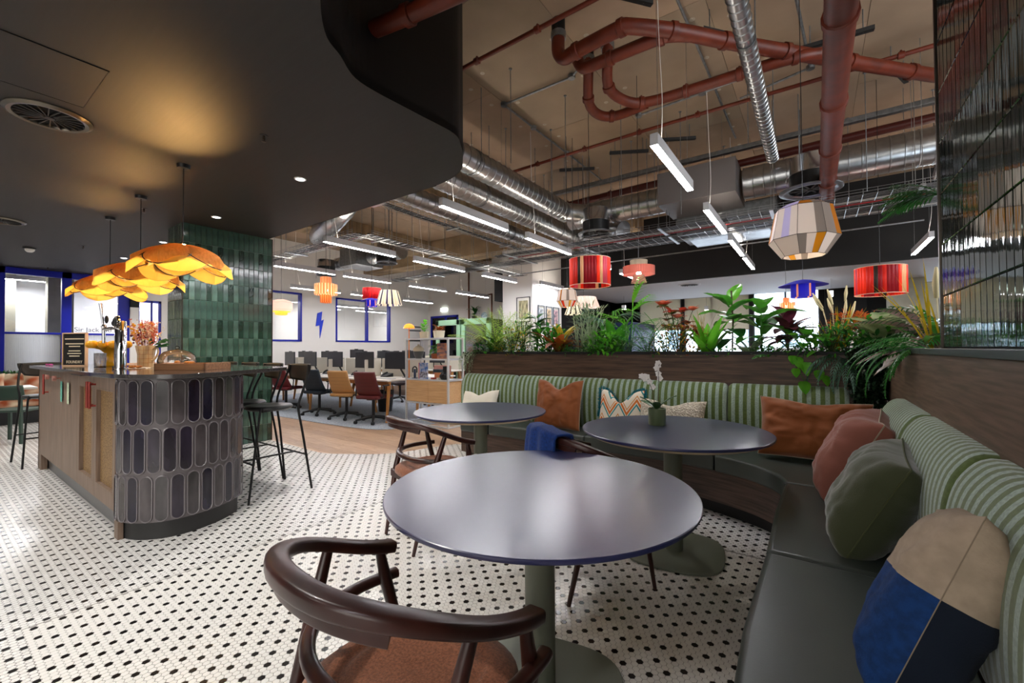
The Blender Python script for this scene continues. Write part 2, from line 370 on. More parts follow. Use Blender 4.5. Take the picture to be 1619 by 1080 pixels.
# access hatch, vents, downlights, sprinklers on the bulkhead
t = thing('access_hatch', 'square flush access hatch in the dark ceiling beside the large round vent', 'hatch', (-3.49, .43, BZ))
b = MB(); b.box(-.30, .30, -.2, .19, -.004, .0); b.build('panel', darkceil, t, bevel=.001)
b = MB()
for a in ((-.304, .304, -.204, -.2), (-.304, .304, .19, .194), (-.304, -.3, -.204, .194), (.3, .304, -.204, .194)): b.box(*a, -.0055, 0)
b.build('frame', black, t)
def swirl_vent(loc, R, label, ringm, group=None, z=BZ):
    t = thing('ceiling_vent', label, 'vent', (loc[0], loc[1], z), 0, group)
    b = MB(); b.lathe([(R*.78, -.004), (R*.8, -.018), (R*.9, -.022), (R, -.008), (R, 0)], 40); b.build('rim', ringm, t, smooth=40)
    b = MB(); b.lathe([(0, -.001), (R*.79, -.001)], 32); b.build('plenum', mat('void_black', '#050505', .9), t)
    b = MB()
    for k in range(20):
        a = 2*PI*k/20; b.bar((R*.14*math.cos(a), R*.14*math.sin(a), -.01), (R*.79*math.cos(a+.18), R*.79*math.sin(a+.18), -.012), .006, .012)
    b.build('vane', mat('vane_grey', '#2e2d2b', .5), t)
    b = MB(); b.lathe([(0, -.022), (R*.12, -.020), (R*.15, -.006), (R*.15, 0)], 16); b.build('hub', black, t, smooth=40)
    return t
swirl_vent((-4.11, .513), .21, 'large round swirl vent nearest the camera in the dark ceiling, with bronze sheen', mat('bronze_rim', '#6a645a', .3, .8))
swirl_vent((-7.83, .61), .19, 'smaller looking round vent at the far left edge of the dark ceiling', mat('bronze_rim', '', .3))
for i, (x, y) in enumerate(DOWN):
    lab = ['recessed white downlight closest to the curved ceiling edge', 'recessed downlight in front of the green tiled column', 'recessed downlight above the petal lamps, third from the right', 'recessed downlight above the middle petal lamp', 'farthest small recessed downlight near the blue frame'][i] if i < 5 else 'recessed downlight in the dark ceiling behind the camera side'
    t = thing('downlight', lab, 'downlight', (x, y, BZ), 0, 'recessed downlights in the dark ceiling')
    b = MB(); b.lathe([(.036, 0), (.038, -.006), (.05, -.006), (.052, 0)], 24); b.build('trim_ring', mat('downlight_trim', '#d8d8d8', .5), t, smooth=40)
    b = MB(); b.lathe([(0, -.002), (.037, -.002)], 20); b.build('lens', mat('downlight_lens', '#ffffff', .4, emit=14), t)
def sprinkler(x, y, z, label):
    t = thing('sprinkler', label, 'sprinkler', (x, y, z))
    b = MB(); b.lathe([(0, -.002), (.028, -.002), (.03, 0)], 16); b.build('plate', black, t)
    b = MB(); b.cyl((0, 0, 0), (0, 0, -.03), .008, 8); b.box(-.012, -.009, -.002, .002, -.045, -.01); b.box(.009, .012, -.002, .002, -.045, -.01); b.lathe([(0, -.046), (.016, -.045), (.016, -.043), (0, -.042)], 12); b.build('head', mat('brass_dark', '#4a3f34', .4, .8), t)
for a in ((-3.25, 1.47, 'sprinkler head in the dark ceiling nearest the curved edge'), (-5.98, 1.46, 'sprinkler head beside the cord of the middle petal lamp'), (-8.83, 1.46, 'sprinkler head left of the petal lamp cords'), (-11.6, 1.45, 'farthest sprinkler head near the blue glazed frame')): sprinkler(a[0], a[1], BZ, a[2])
t = thing('smoke_detector', 'small white domed smoke detector on black base in the dark ceiling', 'detector', (-9.62, 1.015, BZ))
b = MB(); b.lathe([(0, -.02), (.07, -.02), (.075, 0)], 20); b.build('base', black, t)
b = MB(); b.lathe([(0, -.07), (.03, -.065), (.05, -.045), (.055, -.02)], 20); b.build('dome', white, t, smooth=60)

# ------------------------------------------------------------ outer walls and the glazed rooms on the left
def rect_wall(name, axis, c, a0, a1, z0, z1, holes, m, th=.15, kind=True):
    # wall in plane axis=c spanning a0..a1 with rectangular holes [(a,b,z,z)]
    xs = sorted({a0, a1, *[h[0] for h in holes], *[h[1] for h in holes]}); b = MB()
    for p, q in zip(xs[:-1], xs[1:]):
        hs = sorted([h for h in holes if h[0] <= p+1e-6 and h[1] >= q-1e-6], key=lambda h: h[2]); z = z0
        for h in hs+[(0, 0, z1, z1)]:
            if h[2] > z+1e-6:
                if axis == 'x': b.box(c-th, c, p, q, z, h[2])
                else: b.box(p, q, c, c+th, z, h[2])
            z = h[3]
    return struct(b.build(name, m))
WX = -12.1
wl = rect_wall('wall_left', 'x', WX, 2.86, 11.65, 0, CZ, [(2.86, 3.28, 0, 2.38), (5.2, 6.53, 1.50, 2.9), (7.6, 9.68, 1.50, 2.88)], greywall)
ww = rect_wall('wall_far', 'y', 11.5, -12.1, -6.6, 0, CZ, [(-11.9, -10.6, 0, 2.5)], greywall)
def win(name, y0, y1, z0, z1, mull=(), label=None):
    b = MB(); f = .05
    for a in ((y0, y1, z0, z0+f), (y0, y1, z1-f, z1), (y0, y0+f, z0, z1), (y1-f, y1, z0, z1)): b.box(WX-.12, WX+.02, a[0], a[1], a[2], a[3])
    for y in mull: b.box(WX-.1, WX+.01, y-.03, y+.03, z0, z1)
    o = struct(b.build(name, blue)); b = MB(); b.box(WX-.06, WX-.052, y0+f, y1-f, z0+f, z1-f); b.build('pane', glz, o); return o
win('window_1', 5.2, 6.53, 1.50, 2.9); win('window_2', 7.6, 9.68, 1.50, 2.88, (8.75,))
# rooms behind the left wall
wr = MB(); wr.box(-16.3, -16.15, -5, 11.65, 0, CZ); struct(wr.build('wall_back_rooms', white))
for y, n in ((-1.2, 0), (4.9, 1), (7.2, 2), (11.6, 3)):
    b = MB(); b.box(-16.15, WX-.15, y, y+.12, 0, CZ); struct(b.build('wall_partition', white if n else concg))
b = MB(); b.box(-16.15, WX-.15, 2.95, 11.6, -.1, 0.001); struct(b.build('floor', carp))
b = MB(); b.box(-14.2, -13.6, .7, 1.25, 0, CZ); b.box(-13.2, -12.9, 1.62, 2.0, 0, CZ); struct(b.build('wall_pier', concg))
b = MB(); b.box(-14.6, -14.5, 1.3, 4.9, 0, CZ); struct(b.build('wall_inner_left', mat('cool_white', '#e6e8ee', .5)))
for q in ((-13.6, 1.0, 60), (-13.4, 3.9, 30), (-14, 6, 6), (-14, 8.6, 34)): lamp('room_fill_light', 'AREA', (q[0], q[1], 2.7), q[2], (.97, .98, 1), 1.0, 1.0)  # unseen area lights added to brighten the rooms behind the glass
# glazed screen: blue posts, reeded lower glass
sc_ = thing('glazed_screen', 'tall bright blue framed glass screen with reeded lower panes, far left', 'screen', (WX, 0, 0))
def glz_post(y0, y1, x0=-.06, x1=.04, z0=0, z1=2.82, nm='post'):
    b = MB(); b.box(x0, x1, y0, y1, z0, z1); b.build(nm, blue, sc_, bevel=.004)
glz_post(.70, .98); glz_post(1.70, 1.84); glz_post(2.54, 2.72)
glz_post(-4.9, 2.72, z0=2.70, z1=2.82, nm='head_rail'); glz_post(-4.9, 2.7, z0=1.585, z1=1.625, x0=-.03, x1=.03, nm='mid_rail')
glz_post(-4.9, 2.7, z0=0, z1=.10, nm='sill_rail'); glz_post(-4.9, 2.7, z0=.76, z1=.80, x0=-.03, x1=.03, nm='low_rail')
glz_post(-1.2, -.9); glz_post(-3.2, -2.9)
reed = glass('reeded_glass', (.88, .9, .93), .5, .12)
for y0, y1 in ((-.9, .70), (.98, 1.70), (1.84, 2.54)):
    b = MB(); b.box(-.004, .004, y0, y1, 1.625, 2.70); b.build('pane', glz, sc_)
    b = MB(); n = int((y1-y0)/.022)
    b.grid(lambda u, v, y0=y0, y1=y1, n=n: (.004*abs(math.sin(PI*n*u)), y0+(y1-y0)*u, .8+.785*v), n*4, 1); b.build('reeded_pane', mat('reeded_frosted_glass', '#ccd0d6', .18, trans=.55, spec=.7, alpha=1), sc_, smooth=60)
tx = bpy.data.curves.new('sign_lettering', 'FONT'); tx.body = 'Sir Jack Ho'; tx.size = .125; tx.extrude = .001
tx.materials.append(mat('grey_vinyl', '#55585c', .6)); text_mesh(tx, 'lettering', sc_, (.012, 1.88, 1.655), (PI/2, 0, PI/2))
# far room beyond the column: white pier, dark panel, blue glazed door
b = MB()
for a in ((2.86, 2.90, 0, 2.38), (3.10, 3.13, 0, 2.38), (3.24, 3.28, 0, 2.38), (2.86, 3.28, 2.33, 2.38)): b.box(WX-.08, WX-.02, a[0], a[1], a[2], a[3])
o = struct(b.build('window_7', blue)); b = MB(); b.box(WX-.055, WX-.05, 2.9, 3.24, 0, 2.33); b.build('pane', glz, o)
# far end: black fascia, white soffit, windows
b = MB(); b.box(-5.6, 7, 10.2, 10.3, 2.8, CZ); b.box(-5.5, 7, 10.2, 10.21, 2.795, 2.8); fa = struct(b.build('wall_fascia', fasc))
b = MB(); b.box(-5.6, 7, 10.3, 14.1, 2.8, 2.9); sof = struct(b.build('ceiling', mat('soffit_white', '#d5dbe4', .6)))
b = MB(); b.box(-5.6, 7, 14.1, 14.2, 2.8, CZ); struct(b.build('wall_soffit_back', mat('dark_soffit', '#2a2b2d', .7)))
rect_wall('wall_windows', 'y', 16, -6.6, 7, 0, CZ, [(-5.4, -3.9, .9, 3.15), (-3.8, -1.75, .9, 3.15), (-1.65, .13, .9, 3.15), (2.2, 4.5, .9, 3.15)], mat('charcoal_wall', '#232527', .7))
gfr = mat('grey_window_frame', '#4a4d52', .5)
for n, (x0, x1, mul, bz) in enumerate(((-5.4, -3.9, (), 1.9), (-3.8, -1.75, (-2.9,), 1.85), (-1.65, .13, (-.75,), 3.05), (2.2, 4.5, (3.3,), 2.0))):
    b = MB(); f = .04
    for a in ((x0, x1, .9, .9+f), (x0, x1, 3.15-f, 3.15), (x0, x0+f, .9, 3.15), (x1-f, x1, .9, 3.15)): b.box(a[0], a[1], 15.98, 16.06, a[2], a[3])
    for x in mul: b.box(x-.025, x+.025, 15.99, 16.05, .9, 3.15)
    o = struct(b.build('window_%d' % (n+3), gfr)); b = MB(); b.box(x0, x1, 16.03, 16.036, .9, 3.15); b.build('pane', glz, o)
    b = MB(); b.box(x0+.02, x1-.02, 15.955, 15.96, bz, 3.13); b.cyl((x0+.02, 15.955, bz), (x1-.02, 15.955, bz), .012, 8)
    t = b.build('roller_blind', mat('cream_blind', '#e4ddcc', .8, tl=.35)); tag(t, ['cream roller blind in the leftmost far window', 'wide cream roller blind left of the bright window', 'rolled up blind at the head of the bright far window', 'cream roller blind right of the dark wall'][n], 'blind', 'roller blinds on the far windows')
b = MB(); b.box(-14, 10, 26, 26.5, -3, 9)
b.build('facade', mat('pale_render', '#e8ecf2', .8)).__setitem__('kind', 'structure')
b = MB()
for i in range(9):
    for j in range(2): b.box(-9+1.9*i, -8.2+1.9*i, 25.95, 26.01, 1.2+2.6*j, 2.6+2.6*j)
o = b.build('facade_windows', mat('sky_blue_glass', '#9db4c8', .2)); o['kind'] = 'structure'
# enclosing walls out of view
for nm, a in (('wall_right', (7, 7.15, -5, 16.15, 0, CZ)), ('wall_near', (-16.3, 7.15, -5.15, -5, 0, CZ)), ('wall_far_left', (-6.75, -6.6, 10.2, 16, 0, CZ)), ('wall_far_end', (-16.3, -5.4, 16, 16.15, 0, CZ))):
    b = MB(); b.box(*a); struct(b.build(nm, white if nm != 'wall_far_left' else mat('charcoal_wall', '', .7)))
b = MB(); b.box(-16, 7.1, -5, -4.9, -.1, 0); 
b = MB(); b.box(3, 7.1, -5, 2.9, -.1, 0); struct(b.build('floor', carp))
# white pillar with the framed prints
b = MB(); b.box(-6.5, -5.6, 8.75, 10.2, 0, CZ); pil = struct(b.build('wall_pillar', white))
b = MB(); b.box(1.4, 2.0, 13.0, 13.5, 0, 2.8); b.box(2.7, 3.2, 12.6, 13.1, 0, 2.8); struct(b.build('wall_column', concg))
b = MB(); b.box(.25, 1.2, 15.6, 15.95, 0, 3.3); b.box(3.4, 7, 11.8, 12, 0, 2.8); struct(b.build('wall_panel', mat('charcoal_wall', '', .7)))
# ------------------------------------------------------------ green tiled column
def tile_mesh(name, w, h, t, m, bev=.002):
    b = MB(); V = []; 
    for q, z in ((0, 0), (0, t-bev), (bev, t)): V += [(-w/2+q, z, -h/2+q), (w/2-q, z, -h/2+q), (w/2-q, z, h/2-q), (-w/2+q, z, h/2-q)]
    F = [(a*4+k, a*4+(k+1) % 4, a*4+4+(k+1) % 4, a*4+4+k) for a in (0, 1) for k in range(4)] + [(8, 9, 10, 11)]
    b.add(V, F); return b.build(name, m, mesh_only=True)
gt = [mat('green_glaze_%s' % n, c, .07, var=.35, vs=14, st=(1, 1, .5), bump=1.0, bs=60, bdist=.0018, coat=.7) for n, c in (('deep', '#1f342b'), ('sea', '#375248'), ('mid', '#2b4338'), ('pale', '#4a655a'))]
CX, CY = -6.24, 2.945
b = MB(); b.box(-6.76, CX-.008, 1.90, CY-.008, 0, BZ)
colm = struct(b.build('wall_column_tiled', mat('pale_grout', '#8f9c94', .8)))
gm = [tile_mesh('wall_tile', .0585, .2315, .010, m) for m in gt]
rows = 12; th = .2355; z0 = .0
for r_ in range(rows):
    zc = min(r_*th+th/2, BZ-.0)
    for c in range(17):
        y = CY-.031-.0617*c; o = obj('wall_tile', gm[(c*5+r_*3+(c*r_) % 4) % 4], colm, (CX-.009, y, zc), (0, 0, -PI/2)); o.rotation_euler = (random.uniform(-.006, .006), 0, -PI/2+random.uniform(-.008, .008))
    for c in range(8):
        x = CX-.045-.0617*c; obj('wall_tile', gm[(c*3+r_*5) % 4], colm, (x, 1.901, zc), (0, 0, PI))
b = MB(); b.box(CX-.012, CX+.004, CY-.012, CY+.002, 0, BZ); b.box(CX-.012, CX+.004, 1.888, 1.9, 0, BZ); b.build('corner_trim', mat('dark_bronze', '#3a332c', .35, .7), colm)
# ------------------------------------------------------------ sweep helper
from mathutils import noise as mnoise
def sweep(b, pts, prof, up=(0, 0, 1), caps=True, mi=None, mf=None, closed=False):
    pts = [Vector(p) for p in pts]; k = len(pts); n = 0; vs = []; U = Vector(up)
    for i in range(k):
        if closed: t = (pts[(i+1) % k]-pts[i-1]).normalized()
        else: t = (pts[min(i+1, k-1)]-pts[max(i-1, 0)]).normalized()
        s = t.cross(U).normalized(); u = s.cross(t).normalized()
        pr_ = prof(i/(k-1)) if callable(prof) else prof; n = len(pr_)
        for a, c in pr_: vs.append(pts[i]+s*a+u*c)
    base = len(b.v); b.v.extend([tuple(p) for p in vs]); kk = k if closed else k-1
    for i in range(kk):
        for j in range(n):
            i2 = (i+1) % k; b.f.append((base+i*n+j, base+i*n+(j+1) % n, base+i2*n+(j+1) % n, base+i2*n+j)); b.m.append(mf(i) if mf else (b.cur if mi is None else mi))
    if caps and not closed:
        b.f.append(tuple(base+j for j in range(n))[::-1]); b.m.append(b.cur if mi is None else mi)
        b.f.append(tuple(base+(k-1)*n+j for j in range(n))); b.m.append(b.cur if mi is None else mi)
    return b
def rrect(w, h, r, n=3):
    out = []
    for cx_, cy_, a0 in ((w/2-r, h/2-r, 0), (-w/2+r, h/2-r, PI/2), (-w/2+r, -h/2+r, PI), (w/2-r, -h/2+r, 1.5*PI)):
        for i in range(n+1):
            a = a0+PI/2*i/n; out.append((cx_+r*math.cos(a), cy_+r*math.sin(a)))
    return out

# ------------------------------------------------------------ bar island
oakd = wood('greyed_oak', '#8a7565', '#6f5c4e', 'z', .5)
glaze = [mat('ink_glaze_%s' % n, c, .16, var=.5, vs=9, st=(1, 1, .35), bump=.2, bs=22, bdist=.002, coat=.3) for n, c in (('slate', '#3c383a'), ('ink', '#221f30'), ('grape', '#2b2531'), ('ash', '#4a4547'))]
glrim = mat('glazed_rim', '#6a6467', .18, coat=.5, bump=.3, bs=60)
bar_ = thing('bar_counter', 'bar island with greyed oak doors and a rounded end of dark pill shaped tiles', 'bar', (-5.2, 1.18, 0))
FY = .806
b = MB(); b.box(-6.89, -3.93, FY+.03, 1.55, .165, 1.075); b.build('carcass', oakd, bar_, world=True)
pl = MB(); pl.box(-6.75, -3.80, FY+.06, 1.50, 0, .165); pl.build('plinth', mat('grey_plinth', '#6d6c6c', .35, .3), bar_, world=True)
b = MB(); b.box(-6.89, -6.72, FY, FY+.05, 0, .165); b.box(-6.89, -6.84, FY, 1.55, 0, 1.075); b.box(-3.885, -3.80, FY, FY+.03, 0, .12); b.build('end_panel', oakd, bar_, world=True, bevel=.002)
red_h = mat('oxide_red_handle', '#8c2f26', .35, .2)
def door(x0, x1, rattan, hx_=None, hz=(.85, 1.01)):
    d = MB(); z0, z1 = .168, 1.072; x0 += .002; x1 -= .002
    if rattan:
        a, c = x0+.06, x1-.05; e, g = .27, .985
        d.box(x0, a, FY, FY+.022, z0, z1); d.box(c, x1, FY, FY+.022, z0, z1); d.box(a, c, FY, FY+.022, z0, e); d.box(a, c, FY, FY+.022, g, z1)
        d.box(a, a+.012, FY, FY+.045, e, g); d.box(c-.012, c, FY, FY+.045, e, g); d.box(a, c, FY, FY+.045, e, e+.012); d.box(a, c, FY, FY+.045, g-.012, g)
    else: d.box(x0, x1, FY, FY+.022, z0, z1)
    do = d.build('door', oakd, bar_, world=True, bevel=.0015)
    if rattan:
        r = MB(); r.grid(lambda u, v: (a+(c-a)*u, FY+.026+.0018*math.sin(u*80*PI/2)*math.cos(v*220*PI/2), e+(g-e)*v), 40, 110)
        r.build('rattan_panel', mat('cane_mesh', '#a5855a', .6, var=.6, vs=120, bump=.8, bs=220, col2='#5f4526'), do, world=True)
    if hx_:
        h = MB(); h.cyl((hx_, FY-.034, hz[0]-.02), (hx_, FY-.034, hz[1]+.02), .009, 8)
        for z in hz: h.tube([(hx_, FY-.034, z), (hx_, FY-.012, z+.0), (hx_, FY+.002, z)], [.008, .006, .008], 6)
        h.build('handle', red_h, do, world=True)
door(-6.885, -6.20, 0, -6.33); door(-6.20, -5.62, 0); door(-5.62, -5.03, 0); door(-5.03, -4.475, 1, -4.50); door(-4.475, -3.885, 1, -4.42)
# door lock cards and hooks
for x, c, lab in ((-5.62, '#69b8a4', 'turquoise printed paper tag hanging from a hook on the oak bar front'), (-5.33, '#cfe0c0', 'pale green paper tag hanging beside the turquoise one on the bar front')):
    b = MB(); b.box(x-.035, x+.035, FY-.012, FY-.010, .80, .985)
    o = b.build('paper_tag', mat('tag'+c, c, .7, var=.3, vs=60), None); tag(o, lab, 'tag')
for i, x in enumerate((-6.08, -5.72)):
    b = MB(); b.cyl((x, FY-.05, 1.01), (x, FY, 1.01), .006, 6); b.cyl((x, FY-.055, 1.01), (x, FY-.03, 1.01), .024, 14)
    o = b.build('coat_hook', mat('blush_pink', '#b07a6e', .4), None, smooth=40); tag(o, ['round pink hook on the oak bar front, nearer the red handle', 'round pink hook on the oak bar front above the turquoise tag'][i], 'hook')
# rounded tiled end
ep = [(-3.885, .812), (-3.80, .815), (-3.68, .865), (-3.58, .97), (-3.545, 1.09), (-3.555, 1.22), (-3.60, 1.35), (-3.66, 1.45), (-3.74, 1.53), (-3.86, 1.565), (-3.98, 1.57)]
# the tiled skirt flares slightly over the set-back plinth
cen = (-3.9, 1.19)
face = spline([(cen[0]+(x-cen[0])*1.03, cen[1]+(y-cen[1])*1.0, 0) for x, y in ep], 10)
L_ = [0]
for i in range(1, len(face)): L_.append(L_[-1]+(face[i]-face[i-1]).length)
def at_len(s):
    s = max(0, min(L_[-1]-1e-5, s)); i = max(j for j in range(len(L_)-1) if L_[j] <= s); f = (s-L_[i])/(L_[i+1]-L_[i])
    p = face[i].lerp(face[i+1], f); t = (face[i+1]-face[i]).normalized(); return p, Vector((t.y, -t.x, 0))
b = MB(); poly = [(p.x, p.y) for p in face]; b.prism(poly+[(-4.0, 1.55), (-4.0, .83)], .12, 1.078); b.build('tile_backing', mat('purple_grey_grout', '#5a5456', .35, coat=.3), bar_, world=True, smooth=30)
b = MB(); b.prism([(cen[0]+(p.x-cen[0])*.93, cen[1]+(p.y-cen[1])*.93) for p in face], 0, .12); b.build('toe_kick', mat('charcoal_kick', '#2b2b2b', .5), bar_, world=True, smooth=30)
TW, TH = .0865, .318
def pill(w, h, n=8):
    r = w/2; out = [(r*math.cos(PI*i/n), h/2-r+r*math.sin(PI*i/n)) for i in range(n+1)] + [(-r*math.cos(PI*i/n), -h/2+r-r*math.sin(PI*i/n)) for i in range(n+1)]
    return out
nt_ = int(L_[-1]/TW)
for r_ in range(3):
    zc = 1.078-.006-TH*(r_+.5)-r_*.001
    for k_ in range(nt_+1):
        s0 = (k_+(.5 if r_ == 1 else 0))*TW+.03
        if s0 > L_[-1]-.01: continue
        b = MB(); V = []; hs = (TH-.008); w_ = TW-.006
        levels = ((w_, hs, 0, 1), (w_-.002, hs-.002, .007, 1), (w_-.012, hs-.012, .008, 1), (w_-.018, hs-.018, .0045, 0))
        rings = []
        for (ww_, hh, dz, mi) in levels:
            pp = pill(ww_, hh); rg = []
            for a, c in pp:
                p, nrm = at_len(s0+a); q = p+nrm*(.001+dz); rg.append((q.x, q.y, zc+c))
            rings.append(rg)
        n = len(rings[0]); V = [p for rg in rings for p in rg]; b0 = len(b.v); b.v.extend(V)
        for a in range(3):
            for j in range(n): b.f.append((a*n+j, a*n+(j+1) % n, (a+1)*n+(j+1) % n, (a+1)*n+j)); b.m.append(0)
        b.f.append(tuple(3*n+j for j in range(n))); b.m.append(1)
        b.build('pill_tile', [glrim, glaze[(k_*3+r_*5+(k_*r_) % 3) % 4]], bar_, world=True, smooth=22)
# worktop
wt = [(-6.98, .745), (-4.2, .745), (-3.75, .77), (-3.47, .87), (-3.36, 1.03), (-3.40, 1.22), (-3.56, 1.50), (-3.72, 1.76), (-3.84, 1.92), (-3.94, 1.985), (-4.1, 2.0), (-6.9, 2.0), (-7.0, 2.0)]
wp = [(-6.98, .745), (-4.3, .745)] + [tuple(p[:2]) for p in spline([(x, y, 0) for x, y in wt[1:11]], 6)][6:] + [(-6.98, 2.0)]
b = MB(); b.prism(wp, 1.078, 1.108)
o = b.build('worktop', mat('flecked_black_stone', '#4b4746', .09, var=.55, vs=260, col2='#2a2727', coat=.4, det=8), None, smooth=30, bevel=.002); tag(o, 'polished dark flecked stone worktop with a rounded end on the bar island', 'worktop')
b = MB(); b.box(-5.02, -4.68, .765, .83, 1.066, 1.0775); o = b.build('under_counter_strip', black); tag(o, 'short black strip under the edge of the stone worktop', 'strip')
# ---- bar stool
def make_stool():
    t = thing('bar_stool', 'x', 'stool', (0, 0, 0))      # faces -Y, backrest towards +Y
    s = MB(); s.lathe([(0, .72), (.10, .722), (.17, .730), (.198, .745), (.20, .755), (.19, .768), (.15, .772), (.08, .764), (0, .762)], 28); s.xf(Matrix.Diagonal((1.05, .95, 1, 1))); s.build('seat', mat('black_leather', '#232323', .35, bump=.1, bs=200), t, smooth=60)
    f = MB()
    for sx in (-1, 1):
        f.tube(spline([(sx*.235, -.265, 0), (sx*.185, -.16, .70), (sx*.17, -.13, .735), (sx*.16, -.05, .738)], 5), .0095, 8)
        f.tube(spline([(sx*.24, .265, 0), (sx*.205, .20, .50), (sx*.195, .165, .735), (sx*.205, .19, .86), (sx*.19, .245, 1.0), (sx*.165, .275, 1.12)], 6), .0105, 8)
    f.tube([(-.14, .165, .736), (.14, .165, .736)], .009, 8); f.build('frame', black, t, smooth=60)
    f = MB(); f.tube([(-.213, -.215, .31), (.213, -.215, .31)], .008, 8); f.tube([(0, -.215, .31), (0, .226, .31)], .008, 8); f.tube([(-.225, .228, .31), (.225, .228, .31)], .008, 8); f.build('footrest', black, t, smooth=60)
    bk = MB()
    bk.grid(lambda u, v: ((u-.5)*.40*(1-.28*(1-v)**2), .285-.055*math.cos((u-.5)*PI)**1*.0+.05*(1-4*(u-.5)**2)-.02+.012*v, .965+(.165+.0*u)*v*(1-.16*(2*u-1)**2)+.02*(2*u-1)**2), 14, 8)
    bk.build('backrest', mat('black_veneer', '#1d1b1a', .45), t, smooth=60, solid=.012)
    return t
st0 = make_stool(); st0.location = (-4.0, 1.86, 0); st0['label'] = 'black bar stool nearest the rounded end of the bar, right hand side'; st0['group'] = 'black bar stools at the bar island'
for x, l in ((-4.51, 'second black bar stool from the rounded end of the bar'), (-5.02, 'third black bar stool, mostly hidden behind the bar and tray'), (-5.55, 'fourth black bar stool behind the island, only its frame showing')):
    dup(st0, (x, 1.86, 0), None, l)
dup(st0, (-7.22, .92, 0), PI/2-PI+.05+PI, 'black bar stool with tilted backrest at the far left end of the bar')

# ---- things on the bar
Z = 1.108
t = thing('beer_tap', 'chrome column beer tap tower with black tap badge on the bar', 'beer tap', (-4.77, 1.02, Z))
b = MB(); b.lathe([(0, 0), (.052, 0), (.052, .006), (.040, .01), (.0395, .40), (.036, .405), (0, .405)], 28); b.build('column', steel, t, smooth=40)
b = MB(); b.cyl((0, 0, .33), (-.09, -.04, .345), .011, 10); b.cyl((-.085, -.038, .345), (-.16, -.075, .335), .014, 10); b.cyl((-.16, -.075, .37), (-.16, -.075, .22), .015, 10, r2=.010); b.ball((-.16, -.075, .36), .02, 10); b.build('spout', steel, t, smooth=50)
b = MB(); b.tube([(-.165, -.078, .37), (-.175, -.083, .45), (-.19, -.09, .56)], [.008, .010, .013], 10); b.build('lever', steel, t, smooth=50)
b = MB(); b.ball((-.15, -.06, .42), (.022, .014, .035), 10); b.ball((-.045, -.03, .385), (.03, .022, .028), 12); b.ball((-.015, -.035, .40), (.03, .015, .032), 12); b.build('tap_knob', black, t, smooth=60)
b = MB(); b.lathe([(.0, -.012), (.052, -.012), (.056, 0), (.052, .012), (0, .012)], 22, (0, 0, 0), axis='y'); b.xf(Matrix.Translation((.03, -.03, .39))); b.build('badge', steel, t, smooth=40)
b = MB(); b.lathe([(.0, -.016), (.038, -.014)], 20, (0, 0, 0), axis='y'); b.xf(Matrix.Translation((.03, -.03, .39))); b.build('badge_face', black, t)
t = thing('menu_sign', 'black letter board menu sign in light wooden frame at the far end of the bar', 'sign', (-6.12, .96, Z), math.radians(28))
b = MB()
for a in ((-.14, .14, 0, .012), (-.14, .14, .328, .34), (-.14, -.128, 0, .34), (.128, .14, 0, .34)): b.box(a[0], a[1], -.012, .012, a[2], a[3])
b.build('frame', mat('pale_oak_frame', '#c9a583', .5), t); b = MB(); b.box(-.13, .13, -.004, .008, .01, .33); b.build('letter_board', mat('black_felt', '#120f0d', .9), t)
def text(s, size, loc, parent, m, name='lettering', rot=(PI/2, 0, 0), align='CENTER', ext=.0006):
    c = bpy.data.curves.new(name, 'FONT'); c.body = s; c.size = size; c.extrude = ext; c.align_x = align; c.resolution_u = 2; c.materials.append(m)
    return text_mesh(c, name, parent, loc, rot)
lm = mat('cream_letters', '#e5d3b4', .6)
text('FOUNDRY', .040, (0, -.006, .03), t, lm)
b = MB()
for i, (z, w_) in enumerate(((.272, .225), (.222, .21), (.196, .13), (.15, .14), (.124, .165), (.098, .12))):
    x = -w_/2
    while x < w_/2: q = random.uniform(.006, .014); b.box(x, min(x+q, w_/2), -.006, -.004, z, z+.010); x += q+.003
b.build('letter_rows', lm, t)
# fruit stand: yellow bubble bowl on a yellow stem
yel = mat('mustard_glass', '#d29a1a', .25, trans=.25)
t = thing('bubble_bowl', 'mustard yellow footed bowl edged with round balls on the bar', 'bowl', (-5.62, 1.12, Z))
b = MB(); b.lathe([(0, 0), (.075, 0), (.078, .008), (.05, .018), (.035, .06), (.034, .13), (.07, .165), (.13, .185), (.135, .20), (.12, .205), (.06, .18), (0, .17)], 26); b.build('stem_and_dish', yel, t, smooth=60)
for k in range(11):
    a = 2*PI*k/11; q = MB(); q.ball((.135*math.cos(a), .135*math.sin(a), .215), .037, 14); q.build('ball', mat('yellow_ball', '#e0a01c', .3), t, smooth=180)
t = thing('glass_tumbler', 'ribbed clear glass tumbler with a little amber drink, in front of the tap', 'glass', (-4.80, .90, Z))
b = MB(); n = 36
prof = [(.030, 0), (.037, .004), (.038, .135), (.0365, .135), (.034, .012), (0, .01)]
b.lathe(prof, n); b.build('tumbler', mat('ribbed_glass', '#f4f6f8', .03, trans=1, bump=.6, bs=120, kind='wave', st=(1, 1, 0)), t, smooth=50)
b = MB(); b.lathe([(0, .011), (.033, .011), (.0335, .03), (0, .03)], 24); b.build('drink', mat('amber_drink', '#c98b3a', .05, trans=.8), t, smooth=50)
t = thing('jug_vase', 'cream checked jug used as a vase with a looped handle, right of the tap', 'vase', (-5.10, 1.27, Z))
chk = mat('checked_ceramic', '#ecd0a4', .3)
b = MB(); b.lathe([(0, 0), (.058, 0), (.062, .01), (.064, .12), (.078, .19), (.080, .20), (.074, .2), (.06, .12), (0, .02)], 30); b.build('body', chk, t, smooth=50)
